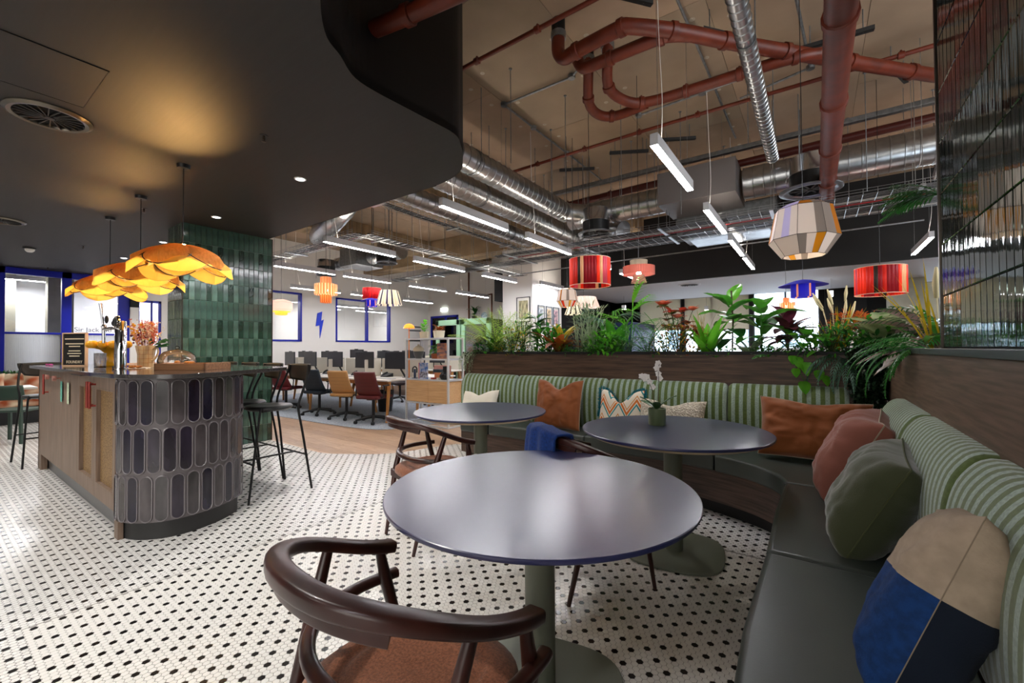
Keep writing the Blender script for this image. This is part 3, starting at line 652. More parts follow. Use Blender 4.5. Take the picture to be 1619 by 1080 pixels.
b = MB(); b.tube(spline([(.07, 0, .165), (.115, 0, .175), (.125, 0, .13), (.09, 0, .075), (.06, 0, .06)], 5), .009, 8); b.xf(Matrix.Rotation(.5, 4, 'Z')); b.build('handle', chk, t, smooth=60)
b = MB()
for k in range(12): a = 2*PI*k/12; b.tube([(.0635*math.cos(a), .0635*math.sin(a), .01), (.0645*math.cos(a), .0645*math.sin(a), .12), (.0785*math.cos(a), .0785*math.sin(a), .19)], .0012, 4)
for z, r in ((.04, .0635), (.08, .0642), (.12, .0648), (.16, .0725)): b.lathe([(r-.001, z-.0013), (r+.001, z), (r-.001, z+.0013)], 30)
b.build('check_lines', mat('orange_glaze', '#c2702a', .4), t)
t = thing('dried_flowers', 'bunch of pink, coral and yellow dried flowers in the checked jug', 'flowers', (-5.10, 1.27, Z+.16))
for nm, c, n, hl in (('pink_spray', '#e2a08e', 26, .26), ('coral_spray', '#d0654c', 18, .28), ('white_spray', '#efe2c8', 14, .27), ('yellow_flowers', '#e2a52a', 10, .25), ('plum_flowers', '#6b1f3a', 8, .22)):
    b = MB()
    for k in range(n):
        a = random.uniform(0, 2*PI); r = random.uniform(.02, .15)*(1.15 if nm == 'yellow_flowers' else 1); h = hl*random.uniform(.65, 1.1)
        tip = Vector((r*math.cos(a), r*math.sin(a), h)); base = Vector((.02*math.cos(a), .02*math.sin(a), -.1))
        b.tube([base, tip], .0014, 4)
        for q in range(14 if 'spray' in nm else 5):
            f = random.uniform(.62, 1.0); p = base.lerp(tip, f)+Vector([random.gauss(0, .009) for _ in range(3)]); b.ball(p, random.uniform(.004, .008)*(1.8 if 'flowers' in nm else 1), 5, k=3)
    b.build(nm, mat(nm, c, .8), t)
b = MB()
for k in range(16):
    a = random.uniform(-.6, 1.4); p = Vector((.05+.11*math.cos(a)*random.random(), .09*math.sin(a), random.uniform(.0, .12)))
    b.add([p, p+Vector((.05*math.cos(a), .05*math.sin(a), .02)), p+Vector((.075*math.cos(a), .075*math.sin(a), .0)), p+Vector((.04, -.02, -.01))], [(0, 1, 2, 3)])
b.build('green_leaves', mat('leaf_dark', '#2c5a2c', .5), t)
t = thing('cake_dome', 'clear glass cake dome with round knob over pastries on the bar', 'dome', (-4.80, 1.42, Z))
b = MB(); b.lathe([(0, .012), (.15, .012), (.158, .02), (.15, .006), (.10, 0), (0, 0)], 32); b.build('plate', mat('pale_wood_plate', '#c8a67c', .5), t, smooth=40)
b = MB(); b.lathe([(.145, .02), (.147, .06), (.135, .105), (.10, .14), (.05, .158), (.008, .163)], 36); b.build('dome', glass('dome_glass', (1, 1, 1), .5), t, smooth=180)
b = MB(); b.ball((0, 0, .178), (.017, .017, .017), 12); b.build('knob', glass('dome_glass'), t, smooth=180)
pas = mat('golden_pastry', '#c47f34', .6, var=.5, vs=30, bump=.6, bs=40, col2='#7c4417', bdist=.004)
def pastry(x, y, z, r, label, nm='pastry'):
    b = MB(); b.ball((0, 0, 0), (r, r*.8, r*.5), 10)
    for i in range(len(b.v)):
        v = Vector(b.v[i]); b.v[i] = tuple(v*(1+.25*mnoise.noise(v*60+Vector((x*9, y*9, 0)))))
    o = b.build(nm, pas, None, smooth=180); o.location = (x, y, z+r*.45); tag(o, label, 'pastry', 'pastries on the bar'); return o
for k in range(9):
    a = 2*PI*k/8; r = .085 if k < 8 else 0
    pastry(-4.80+r*math.cos(a), 1.42+r*math.sin(a), Z+.013+(0.0 if k < 8 else .02), .028, 'golden pastry under the clear glass cake dome')
for k, (x, y) in enumerate(((-4.86, 1.13), (-4.82, 1.10), (-4.78, 1.14), (-4.83, 1.16))): pastry(x, y, Z+.004, .024, 'golden pastry lying on crumpled paper left of the wooden tray')
for k in range(5): pastry(-4.30+.03*k, 1.34+.012*(k % 2), Z+.042, .022, 'nut cluster cookie standing above the rim of the wooden tray')
b = MB(); b.grid(lambda u, v: (-5.0+.28*u, 1.06+.16*v, Z+.001+.012*abs(mnoise.noise(Vector((u*9, v*9, 0))))), 24, 16); o = b.build('wrapping_paper', mat('crumpled_paper', '#cfc3b6', .5, var=.3, vs=30), None); tag(o, 'crumpled translucent paper under pastries between jug and tray', 'paper')
b = MB(); b.box(-4.86, -4.76, .985, 1.045, Z, Z+.022); o = b.build('card_reader', black, None, bevel=.004); tag(o, 'small black card box at the foot of the checked jug', 'card reader')
t = thing('wooden_tray', 'long rectangular wooden tray near the rounded end of the bar', 'tray', (-4.06, 1.31, Z), math.radians(32))
wtr = wood('tray_wood', '#a3744e', '#80573a', 'x', .5)
b = MB()
for a in ((-.205, .205, -.14, -.128), (-.205, .205, .128, .14), (-.205, -.193, -.14, .14), (.193, .205, -.14, .14)): b.box(*a, 0, .052)
b.build('rim', wtr, t, bevel=.0015); b = MB(); b.box(-.2, .2, -.13, .13, 0, .012); b.build('base', wtr, t)
b = MB(); b.box(-6.75, -5.45, 1.30, 1.9, Z, Z+.006); o = b.build('bar_mat', mat('brown_tray', '#7b5c43', .5)); tag(o, 'thin brown board lying across the far part of the bar top', 'board')
t = thing('pink_sprig', 'tiny magenta sprig lying at the far left end of the worktop', 'flower', (-6.75, .86, Z))
b = MB(); b.tube([(-.1, 0, .004), (.1, .02, .006)], .002, 4)
for k in range(12): b.ball((-.1+.018*k, random.uniform(-.01, .02), .01), .006, 5, k=3)
b.build('petals', mat('magenta', '#b02a86', .6), t)

# ------------------------------------------------------------ petal pendants
cane = mat('woven_cane', '#e6b86a', .6, var=.7, vs=70, bump=.5, bs=160, col2='#a8742c', tl=.65, st=(1, 1, .4))
linen = mat('amber_linen', '#fbc65a', .6, bump=.2, bs=300, tl=.6)
pale = mat('pale_linen', '#ffe09a', .6, tl=.65)
trim = mat('black_piping', '#1b1208', .5)
def petal_lamp(x, y, z, rz, label, ups=85):
    t = thing('petal_pendant', label, 'pendant lamp', (x, y, z), rz, 'petal pendants over the bar')
    b = MB(); b.tube([(0, 0, .10), (0, 0, BZ-z-.02)], .0035, 6); b.build('cord', black, t)
    b = MB(); b.lathe([(0, BZ-z-.03), (.045, BZ-z-.03), (.05, BZ-z), (0, BZ-z)], 20); b.build('canopy', black, t, smooth=40)
    def surf(a0, Lp, W, zt, dr, cv, pw):
        def P(u, v):
            r = .025+Lp*u; c = v*2-1; w_ = W*max(0, math.sin(PI*min(1, .04+.96*u)**pw))**.55*c
            z_ = zt-dr*u**1.8-cv*c*c*(.25+.75*u)
            return (r*math.cos(a0)-w_*math.sin(a0), r*math.sin(a0)+w_*math.cos(a0), z_)
        return P
    for k in range(5):
        a0 = 2*PI*k/5
        for (nm, m_, da, Lp, W, zt, dr, cv, pw) in (('petal', linen, PI/5, .335, .195, .085, .175, .085, 1.4), ('cane_petal', cane, .25, .315, .165, .105, .115, .105, 1.3)):
            P = surf(a0+da, Lp, W, zt, dr, cv, pw); q = MB(); q.grid(P, 18, 14); o = q.build(nm, m_, t, smooth=180)
            if nm == 'petal':
                Pi = surf(a0+da, Lp*.97, W*.62, zt-.012, dr*.97, cv*.5, pw); q = MB(); q.grid(lambda u, v: Pi(.15+.62*u, v), 10, 10); q.build('inner_lining', pale, o, smooth=180)
            rim = [P(i/26, 0) for i in range(1, 27)]+[P(1-i/26, 1) for i in range(1, 26)]
            e = MB(); e.tube(rim, .0044 if nm == 'cane_petal' else .002, 5, caps=False); e.build('piping', trim if nm == 'cane_petal' else cane, o, smooth=60)
    b = MB(); b.ball((0, 0, .01), .035, 12); b.cyl((0, 0, .035), (0, 0, .11), .018, 10); b.build('bulb', mat('warm_bulb', '#ffd9a0', .4, emit=60, ecol='#ffc070'), t, smooth=60)
    lamp('petal_lamp_light', 'POINT', (x, y, z+.01), 40, (1, .76, .42), .04); lamp('petal_top_light', 'SPOT', (x, y, z+.14), ups, (1, .56, .18), .012, rot=(PI-.80, 0, -2.0), spot=1.05, blend=1)
petal_lamp(-4.31, 1.31, 2.04, .25, 'amber rattan petal pendant nearest the tiled column, highest in view')
petal_lamp(-5.52, 1.325, 2.04, .55, 'middle amber rattan petal pendant of the three over the bar', 32)
petal_lamp(-6.69, 1.33, 2.04, .1, 'farthest amber rattan petal pendant, leftmost over the bar', 20)

# ------------------------------------------------------------ round tables
ttop = mat('midnight_laminate', '#2e3158', .30, bump=.02, bs=300)
ttop.node_tree.nodes['Principled BSDF'].inputs['Coat Weight'].default_value = .8; ttop.node_tree.nodes['Principled BSDF'].inputs['Coat Roughness'].default_value = .26
sage = mat('sage_green_powder', '#63685a', .45)
def table(x, y, label, base_rz, r=.555):
    t = thing('round_table', label, 'table', (x, y, 0), 0, 'round dining tables')
    b = MB(); b.lathe([(0, .735), (r-.006, .735), (r-.002, .738), (r, .744), (r-.001, .749), (r-.004, .751), (0, .751)], 128); b.build('tabletop', ttop, t, smooth=30)
    b = MB(); b.lathe([(0, .715), (r-.05, .715), (r-.02, .735), (0, .735)], 96); b.build('under_edge', mat('birch_ply', '#c2b090', .5), t, smooth=30)
    b = MB(); b.lathe([(0, .012), (.055, .012), (.055, .715), (0, .715)], 36); b.build('column', sage, t, smooth=30)
    b = MB(); P = []
    for i in range(48):
        a = 2*PI*i/48; c, s = math.cos(a), math.sin(a); q = 3.2; P.append((.285*math.copysign(abs(c)**(2/q), c), .285*math.copysign(abs(s)**(2/q), s)))
    b.prism(P, .001, .013); b.xf(Matrix.Rotation(base_rz, 4, 'Z')); b.build('base_plate', sage, t, smooth=30, bevel=.003)
    return t
table(-.84, 1.35, 'large round midnight blue table in the foreground', .2)
table(-.735, 2.76, 'round midnight blue table carrying the orchid pot', .15)
table(-2.265, 2.73, 'round midnight blue table farthest away, left of the orchid table', .1, .54)
# ------------------------------------------------------------ wooden armchairs
wal = mat('mahogany_stain', '#40201a', .33, var=.5, vs=7, st=(1, 1, 1), col2='#24100d', coat=.08)
bouc = mat('rust_boucle', '#9c5c3a', .9, bump=.8, bs=420, var=.45, vs=160, col2='#74401f', sheen=.3)
def make_armchair():
    t = thing('armchair', 'x', 'chair')
    def U(w_, back, tip, zb, zt, wt_=.97, n=4):
        r = w_/2; ym = back+.26; L = []
        for k in range(6): f = k/5; y = tip+(ym-tip)*f; L.append((-r*(wt_+(1-wt_)*f**.6), y))
        for k in range(1, 13): a = PI/2*k/12; L.append((-r*math.cos(a)**.86, ym-(ym-back)*math.sin(a)**.95))
        def zz(y): f = min(1, max(0, (tip-y)/(tip-back))); return zt+(zb-zt)*(f*f*(3-2*f)*.5+f*.5)
        P = [Vector((x, y, zz(y))) for x, y in L]
        return P+[Vector((-p.x, p.y, p.z)) for p in P[-2::-1]]
    top = U(.568, -.285, .135, .802, .65)
    b = MB(); sweep(b, top, lambda q: rrect(.050, .033+.006*max(0, 1-abs(q-.5)*5), .010)); b.build('armrest', wal, t, smooth=60)
    mid = U(.595, -.215, .158, .556, .556, .96)
    b = MB(); sweep(b, mid, rrect(.036, .028, .012)); b.build('lower_rail', wal, t, smooth=60)
    b = MB(); pts = [p-Vector((0, 0, .030)) for p in top[len(top)//2-6:len(top)//2+7]]
    sweep(b, pts, rrect(.018, .040, .006)); b.build('back_panel', wal, t, smooth=60)
    for sx in (-1, 1):
        b = MB(); b.tube([(sx*.225, .235, 0), (sx*.262, .135, .44), (sx*.275, .11, .556), (sx*.278, .09, .655)], [.010, .017, .019, .014], 12); b.build('leg', wal, t, smooth=60)
        b = MB(); b.tube([(sx*.205, -.255, 0), (sx*.245, -.17, .42), (sx*.262, -.125, .556), (sx*.276, -.07, .722)], [.011, .019, .019, .014], 12); b.build('leg', wal, t, smooth=60)
    b = MB()
    for sx in (-1, 1): b.bar((sx*.245, -.2, .405), (sx*.255, .17, .405), .022, .045)
    b.bar((-.235, -.2, .405), (.235, -.2, .405), .022, .045); b.bar((-.25, .17, .405), (.25, .17, .405), .022, .045); b.build('apron', wal, t, bevel=.003)
    b = MB(); R = 18; V = []
    def S(u, v):
        a = 2*PI*u; c, s = math.cos(a), math.sin(a); q = 2.9
        ex = .235*math.copysign(abs(c)**(2/q), c); ey = .235*math.copysign(abs(s)**(2/q), s)-.005
        pr_ = [(0, .478), (.35, .482), (.55, .488), (.66, .480), (.74, .486), (.9, .478), (1.0, .458), (1.01, .435), (.96, .422), (0, .42)]
        f = v*(len(pr_)-1); i = min(int(f), len(pr_)-2); f -= i
        rr = pr_[i][0]+(pr_[i+1][0]-pr_[i][0])*f; zz = pr_[i][1]+(pr_[i+1][1]-pr_[i][1])*f
        return (ex*rr, ey*rr, zz)
    b.grid(S, 40, 18); b.build('seat_cushion', bouc, t, smooth=180)
    return t
ch = make_armchair(); ch.location = (-.815, .72, 0); ch.rotation_euler = (0, 0, -.066)
ch['label'] = 'dark wooden armchair with rust seat in the foreground, nearest the camera'; ch['group'] = 'wooden armchairs at the round tables'
dup(ch, (-2.14, 2.08, 0), -.27, 'dark wooden armchair with rust seat at the farthest round table')
dup(ch, (-1.02, 2.20, 0), -.62, 'dark wooden armchair with the blue throw over its back')
# blue throw
t = thing('throw_blanket', 'royal blue woollen throw draped over the back of the middle armchair', 'throw', (-1.02, 2.20, 0), -.62)
b = MB()
def TH_(u, v):
    # v across width, u along the drape: front hem -> over rail -> back hem
    x = (v-.5)*.40-.02; s = (u-.5)*.92; n_ = .016*math.sin(x*48+u*2)*(.35+abs(s))+.01*mnoise.noise(Vector((x*9, s*5, 3)))
    zt = .845-.10*abs(x)
    if abs(s) < .05: y = -.285+s*.9; z = zt-.25*s*s/.05*.4
    elif s > 0: y = -.24+(s-.05)*.10+n_; z = zt-.006-(s-.05)*.95
    else: y = -.335+(s+.05)*.10+n_; z = zt-.006+(s+.05)*.95
    return (x, y+abs(x)**2*.9, z)
b.grid(TH_, 60, 40); b.build('fabric', mat('royal_blue_wool', '#062f70', .95, bump=.9, bs=260, var=.3, vs=80, sheen=.05), t, smooth=180, solid=.012)
# orchid
t = thing('orchid_pot', 'sage green ceramic pot with white orchids on the middle table', 'potted plant', (-.86, 2.86, .751))
b = MB(); b.lathe([(0, 0), (.052, 0), (.055, .004), (.056, .108), (.052, .11), (.05, .1), (0, .095)], 32); b.build('pot', mat('sage_ceramic', '#5e6b4c', .35, bump=.2, bs=60), t, smooth=40)
lfm = mat('orchid_leaf', '#2e5a2a', .35)
def leafpts(L, W, droop, fold=.2, n=8, wob=0):
    def P(u, v):
        w_ = W*math.sin(PI*min(.98, .05+u*.93)**.85)**.8*(v-.5); return (L*u*math.cos(droop*u*.7), w_, L*u*.0-droop*L*u*u*.5+abs(v-.5)*fold*W+wob*math.sin(u*20)*abs(v-.5))
    return P
for a, e, L in ((.3, .9, .16), (2.6, .5, .17), (3.6, .9, .14), (5.0, .7, .15)):
    b = MB(); b.grid(leafpts(L, .055, .5), 8, 4); b.xf(Matrix.Translation((0, 0, .1)) @ Matrix.Rotation(a, 4, 'Z') @ Matrix.Rotation(-e, 4, 'Y')); b.build('leaf', lfm, t, smooth=180, solid=.002)
om = mat('orchid_white', '#f0ece8', .5, tl=.2)
for bx, by, tx_, ty_, h in ((-.01, 0, -.10, .02, .22), (.01, 0, .02, .0, .30)):
    P = spline([(bx, by, .1), (bx+(tx_-bx)*.2, by, .1+h*.55), (tx_*.7, ty_, .1+h*.9), (tx_, ty_, .1+h)], 6)
    b = MB(); b.tube(P, .0022, 5); b.build('stem', mat('orchid_stem', '#4a3b24', .6), t)
    for k in range(6):
        p = P[-1-k*2]+Vector((random.gauss(0, .012), random.gauss(0, .012), random.gauss(0, .006))); b = MB()
        for q in range(5):
            a = 2*PI*q/5+k; d = Vector((math.cos(a), -.3, math.sin(a))); s_ = Vector((-math.sin(a), 0, math.cos(a)))
            b.add([p, p+d*.014+s_*.010, p+d*.023, p+d*.014-s_*.010], [(0, 1, 2, 3)])
        b.build('blossom', om, t)
# ------------------------------------------------------------ banquette
lea = mat('bottle_green_leather', '#3d433e', .36, bump=.12, bs=180, var=.12, vs=3)
stA = mat('moss_velvet_stripe', '#5d6f36', .85, bump=.4, bs=500, var=.2, vs=90, sheen=.3)
stB = mat('pale_sage_stripe', '#9fb2a2', .85, bump=.5, bs=380, var=.25, vs=120, sheen=.3)
kick = mat('black_kick', '#0e0e0e', .6)
ban = thing('banquette', 'L shaped banquette with green leather seats and green striped backrests', 'banquette', (.42, 4.1, 0))
WXr, WYb = .42, 4.10
inner = [(-3.30, 3.60), (-2.6, 3.58), (-1.8, 3.575), (-1.003, 3.565), (-.80, 3.53), (-.604, 3.469), (-.403, 3.374), (-.261, 3.248), (-.185, 3.12), (-.158, 3.02)]
inn = [tuple(p[:2]) for p in spline([(x, y, 0) for x, y in inner], 4)]
def cushion(poly, nm='seat_cushion'):
    b = MB(); b.prism(poly, .335, .455); o = b.build(nm, lea, ban, smooth=40, world=True, bevel=.022, seg=4); return o
def between(x0, x1): return [p for p in inn if x0 <= p[0] <= x1]
g = .003
cushion([(-3.30, 3.62), (-3.26, 3.585)]+between(-3.2, -2.875)+[(-2.87-g, 3.58), (-2.87-g, WYb-.1), (-3.30, WYb-.1)])
cushion([(-2.87+g, 3.58)]+between(-2.86, -1.75)+[(-1.74-g, 3.575), (-1.74-g, WYb-.1), (-2.87+g, WYb-.1)])
cushion([(-1.74+g, 3.575)]+between(-1.73, -.64)+[(-.63-g, 3.478), (-.63-g, WYb-.1), (-1.74+g, WYb-.1)])
cushion([(-.63+g, 3.478)]+between(-.62, -.159)+[(-.156, 3.02+g), (WXr-.1, 3.02+g), (WXr-.1, WYb-.1), (-.63+g, WYb-.1)])
cushion([(-.160, 3.02-g), (-.176, 2.5), (-.172, 1.97+g), (WXr-.1, 1.97+g), (WXr-.1, 3.02-g)])
cushion([(-.172, 1.97-g), (-.179, 1.65), (-.184, 1.4), (-.172, 1.1), (-.15, .95), (-.08, .82), (.02, .78), (WXr-.1, .78), (WXr-.1, 1.97-g)])
b = MB(); off = [(x+.0, y+.035) for x, y in inn if x < -.7]+[(x+.03, y+.02) for x, y in inn if x >= -.7]
b.prism([(-3.26, WYb)]+off+[(-.135, 2.6), (-.135, 1.0), (-.05, .86), (WXr, .86), (WXr, WYb)], .10, .335); b.build('base_panel', mat('dark_walnut_curved', '#57443a', .5, var=1, vs=3, st=(1.2, 1.2, 22), col2='#3a2c25'), ban, smooth=40, world=True)
b = MB(); off = [(x+.02, y+.09) for x, y in inn if x < -.7]+[(x+.08, y+.06) for x, y in inn if x >= -.7]
b.prism([(-3.2, WYb-.01)]+off+[(-.08, 2.6), (-.08, 1.0), (0, .92), (WXr-.01, .92), (WXr-.01, WYb-.01)], 0, .10); b.build('toe_kick', kick, ban, smooth=40, world=True)
prof = [(.0, .43), (.09, .43), (.115, .50), (.128, .60), (.130, .70), (.122, .80), (.10, .88), (.062, .935), (.03, .952), (0, .952)]
prof = [tuple(p[:2]) for p in spline([(a, c, 0) for a, c in prof[1:-1]], 3)]; prof = [(0, .43)]+prof+[(0, .952)]
def back(axis, a0, a1, pitch, first=0):
    n = max(1, round((a1-a0)/pitch)); b = MB(); V = []; m = len(prof); cs = a1-a0
    for i in range(2*n+1):   # seam rounding at both ends
        s = a0+(a1-a0)*i/(2*n); e = min(s-a0, a1-s); k = 1-.10*max(0, 1-e/.02)-.02*max(0, 1-e/.06)
        for d, z in prof:
            zz = .43+(z-.43)*(1-(1-k)*.4); dd = d*k
            V.append((s, WYb-dd, zz) if axis == 'x' else (WXr-dd, s, zz))
    b.v = V
    for i in range(2*n):
        for j in range(m-1): b.f.append((i*m+j, i*m+j+1, (i+1)*m+j+1, (i+1)*m+j)); b.m.append((i//2+first) % 2)
    b.f.append(tuple(range(m))); b.m.append(0); b.f.append(tuple(2*n*m+j for j in range(m))); b.m.append(1)
    b.build('backrest', [stA, stB], ban, smooth=50, world=True)
back('x', -3.62, -2.81, .0285); back('x', -2.80, -1.71, .0285); back('x', -1.70, -.62, .0285); back('x', -.61, .20, .0285)
back('y', 2.64, 3.42, .0245); back('y', 1.76, 2.63, .0245); back('y', .75, 1.75, .0245)
# ------------------------------------------------------------ planter walls round the banquette
b = MB(); b.box(-3.66, .42, WYb, WYb+.03, 0, 1.20); b.box(-3.66, -3.63, WYb, 4.62, 0, 1.2); b.box(-3.66, .42, 4.6, 4.63, 0, 1.2)
pw = struct(b.build('wall_planter', wald, bevel=.002))
b = MB(); b.box(-3.68, .47, WYb-.012, WYb+.035, 1.195, 1.222); b.box(-3.68, .47, 4.595, 4.64, 1.195, 1.222); b.box(-3.68, -3.63, WYb, 4.64, 1.195, 1.222); struct(b.build('trim_4', kick, bevel=.002))
b = MB(); b.box(-3.63, 1.3, WYb+.03, 4.6, .9, 1.16); struct(b.build('trim_soil', mat('planting_soil', '#1c140e', .95, bump=1, bs=80, bdist=.01)), 'stuff')
bpy.data.objects['trim_soil'].name = 'soil'
soil = bpy.data.objects['soil']; tag(soil, 'dark planting soil filling the long planter', 'soil')
b = MB(); b.box(WXr, WXr+.03, -1.5, WYb, 0, 1.222); struct(b.build('wall_right', waldy, bevel=.002))
b = MB(); b.box(WXr-.012, 1.1, -1.5, 2.80, 1.222, 1.250); b.box(WXr-.012, WXr+.04, 2.80, WYb+.03, 1.222, 1.250); struct(b.build('trim_5', mat('dark_ledge', '#2a2c28', .35), bevel=.002))
b = MB(); b.box(.45, 1.3, 2.80, WYb+.03, .9, 1.18); o = b.build('soil', bpy.data.materials['planting_soil']); o['kind'] = 'stuff'; tag(o, 'dark planting soil in the short planter beside the mirrored tiles', 'soil')
b = MB(); b.box(1.3, 1.33, 2.80, 4.63, 0, 1.222); struct(b.build('wall_planter_end', wald))
# mirrored dark green tiles on the right hand column
b = MB(); b.box(.482, 1.30, -1.5, 2.712, 1.25, CZ); mw = struct(b.build('wall_column_mirrored', mat('dark_grout', '#1d211e', .6)))
mg = [mat('mirror_glaze_%d' % i, c, .05, .85, bump=.8, bs=24, bdist=.0016, st=(1, 1, .14), var=.15, vs=8) for i, c in enumerate(('#5f6a61', '#535d55', '#6b756d'))]
mt = [tile_mesh('mirror_tile', .0605, .2275, .010, m, .003) for m in mg]
nm_ = 0
for r_ in range(13):
    zc = 1.253+.2305*(r_+.5)
    for c in range(22):
        y = 2.712-.0625*(c+.5)
        if y > 1.30-.02 and zc < CZ:
            o = obj('mirror_tile', mt[(c*7+r_*3) % 3], mw, (.481, y, zc)); o.rotation_euler = (random.uniform(-.004, .004), 0, PI/2+random.uniform(-.012, .012)); nm_ += 1
b = MB()
for r_ in range(13):
    for c in range(40):
        y = 2.712-.0625*(c+22.5); zc = 1.253+.2305*(r_+.5)
        if y > -1.4 and zc < CZ-.1: b.box(.472, .481, y-.030, y+.030, zc-.114, zc+.114)
o = b.build('mirror_tiles', mg[1], mw, bevel=.002); o['kind'] = 'stuff'
b = MB()
for r_ in range(13):
    for c in range(13):
        x = .482+.0625*(c+.5); zc = 1.253+.2305*(r_+.5)
        if zc < CZ-.1: b.box(x-.030, x+.030, 2.712, 2.722, zc-.114, zc+.114)
o = b.build('mirror_tiles', mg[0], mw, bevel=.002); o['kind'] = 'stuff'
b = MB(); b.box(.466, .486, 2.706, 2.724, 1.25, CZ); b.build('corner_trim', mat('dark_bronze', '', .3), mw)

# ------------------------------------------------------------ scatter cushions
def pillow(name, label, W, H, T, m, loc, rot, chop=0.0, seed=0, wr=.012, piping=None, mf=None, n=36, slump=0, sag=0, fringe=None, mf2=None, pr_=.0032):
    t = thing(name, label, 'cushion', loc); t.rotation_euler = rot; t['group'] = 'scatter cushions on the banquette'
    def S(side):
        def P(u, v):
            a, c = u*2-1, v*2-1
            x = W/2*a*(1-.055*(1-c*c)-.0); y = H/2*c*(1-.055*(1-a*a))
            wr2 = wr*.62; e = max(0, (1-a**4)*(1-c**4))**.5; z = side*T/2*e**.9*(1-.15*(a*a+c*c)/2)
            if chop and c > -.3: k_ = chop*math.exp(-(a/.42)**2)*((c+.3)/1.3)**2; y -= k_; z += side*k_*.12*e
            q = Vector((a*2.0+seed, c*2.0, side*2.0)); n1 = mnoise.noise(q*1.1)
            ed = (abs(a)**3+abs(c)**3)
            wv = mnoise.noise(Vector((a*7+seed, c*2.2+n1*3, seed)))*.9+mnoise.noise(Vector((a*3, c*8+n1*3, seed+5)))*.7
            rd = math.hypot(a, c); an = math.atan2(c, a); fan = math.sin(an*9+n1*4+seed)*max(0, rd-.35)*.9
            z += side*wr2*e*(n1*1.2+(wv*1.3+fan)*(.35+.65*min(1, ed)))
            y -= sag*(1-a*a)*(1 if c > 0 else .2); x += slump*c*.5
            return (x, y, z)
        return P
    b = MB(); b.grid(S(1), n, n, mf=mf); k0 = len(b.f); b.grid(S(-1), n, n, mf=mf2 or mf)
    for i in range(k0, len(b.f)): b.f[i] = b.f[i][::-1]
    o = b.build('cover', m, t, smooth=180)
    if piping:
        f = S(1); e = MB(); pts = [f(i/40, 0) for i in range(41)]+[f(1, i/40) for i in range(1, 41)]+[f(1-i/40, 1) for i in range(1, 41)]+[f(0, 1-i/40) for i in range(1, 41)]
        e.tube(pts, pr_, 5, caps=False); e.build('piping', piping, t, smooth=60)
    if fringe:
        f = S(1); e = MB()
        for i in range(90):
            for sx in (0, 1):
                p = Vector(f(sx, .35+.65*i/89)); 
                for q in range(3): e.tube([p, p+Vector(((1 if sx else -1)*random.uniform(.008, .03), random.uniform(-.012, .012), random.uniform(-.015, .015)))], .0025, 3)
            p = Vector(f((i/89)*.42, 1)); e.tube([p, p+Vector((random.uniform(-.01, .01), random.uniform(.01, .03), random.uniform(-.012, .012)))], .0025, 3)
            p = Vector(f(1-(i/89)*.42, 1)); e.tube([p, p+Vector((random.uniform(-.01, .01), random.uniform(.01, .03), random.uniform(-.012, .012)))], .0025, 3)
        e.build('fringe', fringe, t)
    return t
ru = mat('rust_velvet', '#8a4a1c', .8, bump=.25, bs=160, sheen=.25); pipe_ = mat('pale_piping', '#a89a84', .7); dpipe = mat('brown_piping', '#6b3a1c', .7)
R = math.radians
pillow('cushion', 'off white linen cushion at the far left end of the banquette', .50, .34, .15, mat('off_white_linen', '#e3dccb', .85, bump=.3, bs=200), (-3.22, 3.86, .61), (R(66), R(-4), R(4)), chop=.06, seed=1, wr=.008)
pillow('cushion', 'square rust brown cushion with dented top between the two far tables', .50, .50, .17, ru, (-2.13, 3.80, .695), (R(76), 0, R(4)), chop=.09, seed=4, wr=.030, piping=pipe_)
pat = mat('ikat_weave', '#e8ddc8', .9, bump=.5, bs=240)
def ikat():
    m = pat; nt = m.node_tree; N = nt.nodes; L = nt.links; b_ = N['Principled BSDF']; X = NX(nt)
    tc = N.new('ShaderNodeTexCoord'); sp = N.new('ShaderNodeSeparateXYZ'); L.new(tc.outputs['Object'], sp.inputs[0])
    ax = X.m('ABSOLUTE', X.m('SUBTRACT', X.m('FLOORED_MODULO', X.m('DIVIDE', X.m('ADD', sp.outputs[0], .08), .16), 1), .5))
    v = X.m('FLOORED_MODULO', X.m('ADD', X.m('MULTIPLY', sp.outputs[1], 5.6), X.m('MULTIPLY', ax, 1.5)), 1)
    r = N.new('ShaderNodeValToRGB'); e = r.color_ramp; e.interpolation = 'CONSTANT'
    e.elements[0].color = (*hexc('#e8ddc8'), 1); e.elements[1].position = .30; e.elements[1].color = (*hexc('#2f8a8c'), 1)
    for p, c in ((.42, '#e8ddc8'), (.50, '#d9762c'), (.68, '#e8ddc8'), (.78, '#d68a3c'), (.86, '#e8ddc8')): q = e.elements.new(p); q.color = (*hexc(c), 1)
    L.new(v, r.inputs[0]); L.new(r.outputs[0], b_.inputs['Base Color'])
ikat()
pillow('cushion', 'patterned cushion of teal and orange zigzags with teal fringe, behind the middle table', .42, .42, .14, pat, (-1.49, 3.84, .665), (R(74), 0, R(2)), chop=.13, seed=7, wr=.005, fringe=mat('teal_fringe', '#156c78', .9))
pillow('cushion', 'chunky cream knitted cushion behind the orchid pot', .56, .40, .17, mat('cream_boucle', '#e2d9c6', .9, bump=1.0, bs=70, bdist=.012, kind='vor', var=.25, vs=60, col2='#b9ad97'), (-1.03, 3.80, .625), (R(62), 0, R(2)), chop=.06, seed=9, wr=.014)
pillow('cushion', 'wide rust brown lumbar cushion in the inner corner of the banquette', .66, .43, .20, ru, (-.02, 3.68, .675), (R(70), R(2), R(2)), chop=.025, seed=12, wr=.034, piping=pipe_)
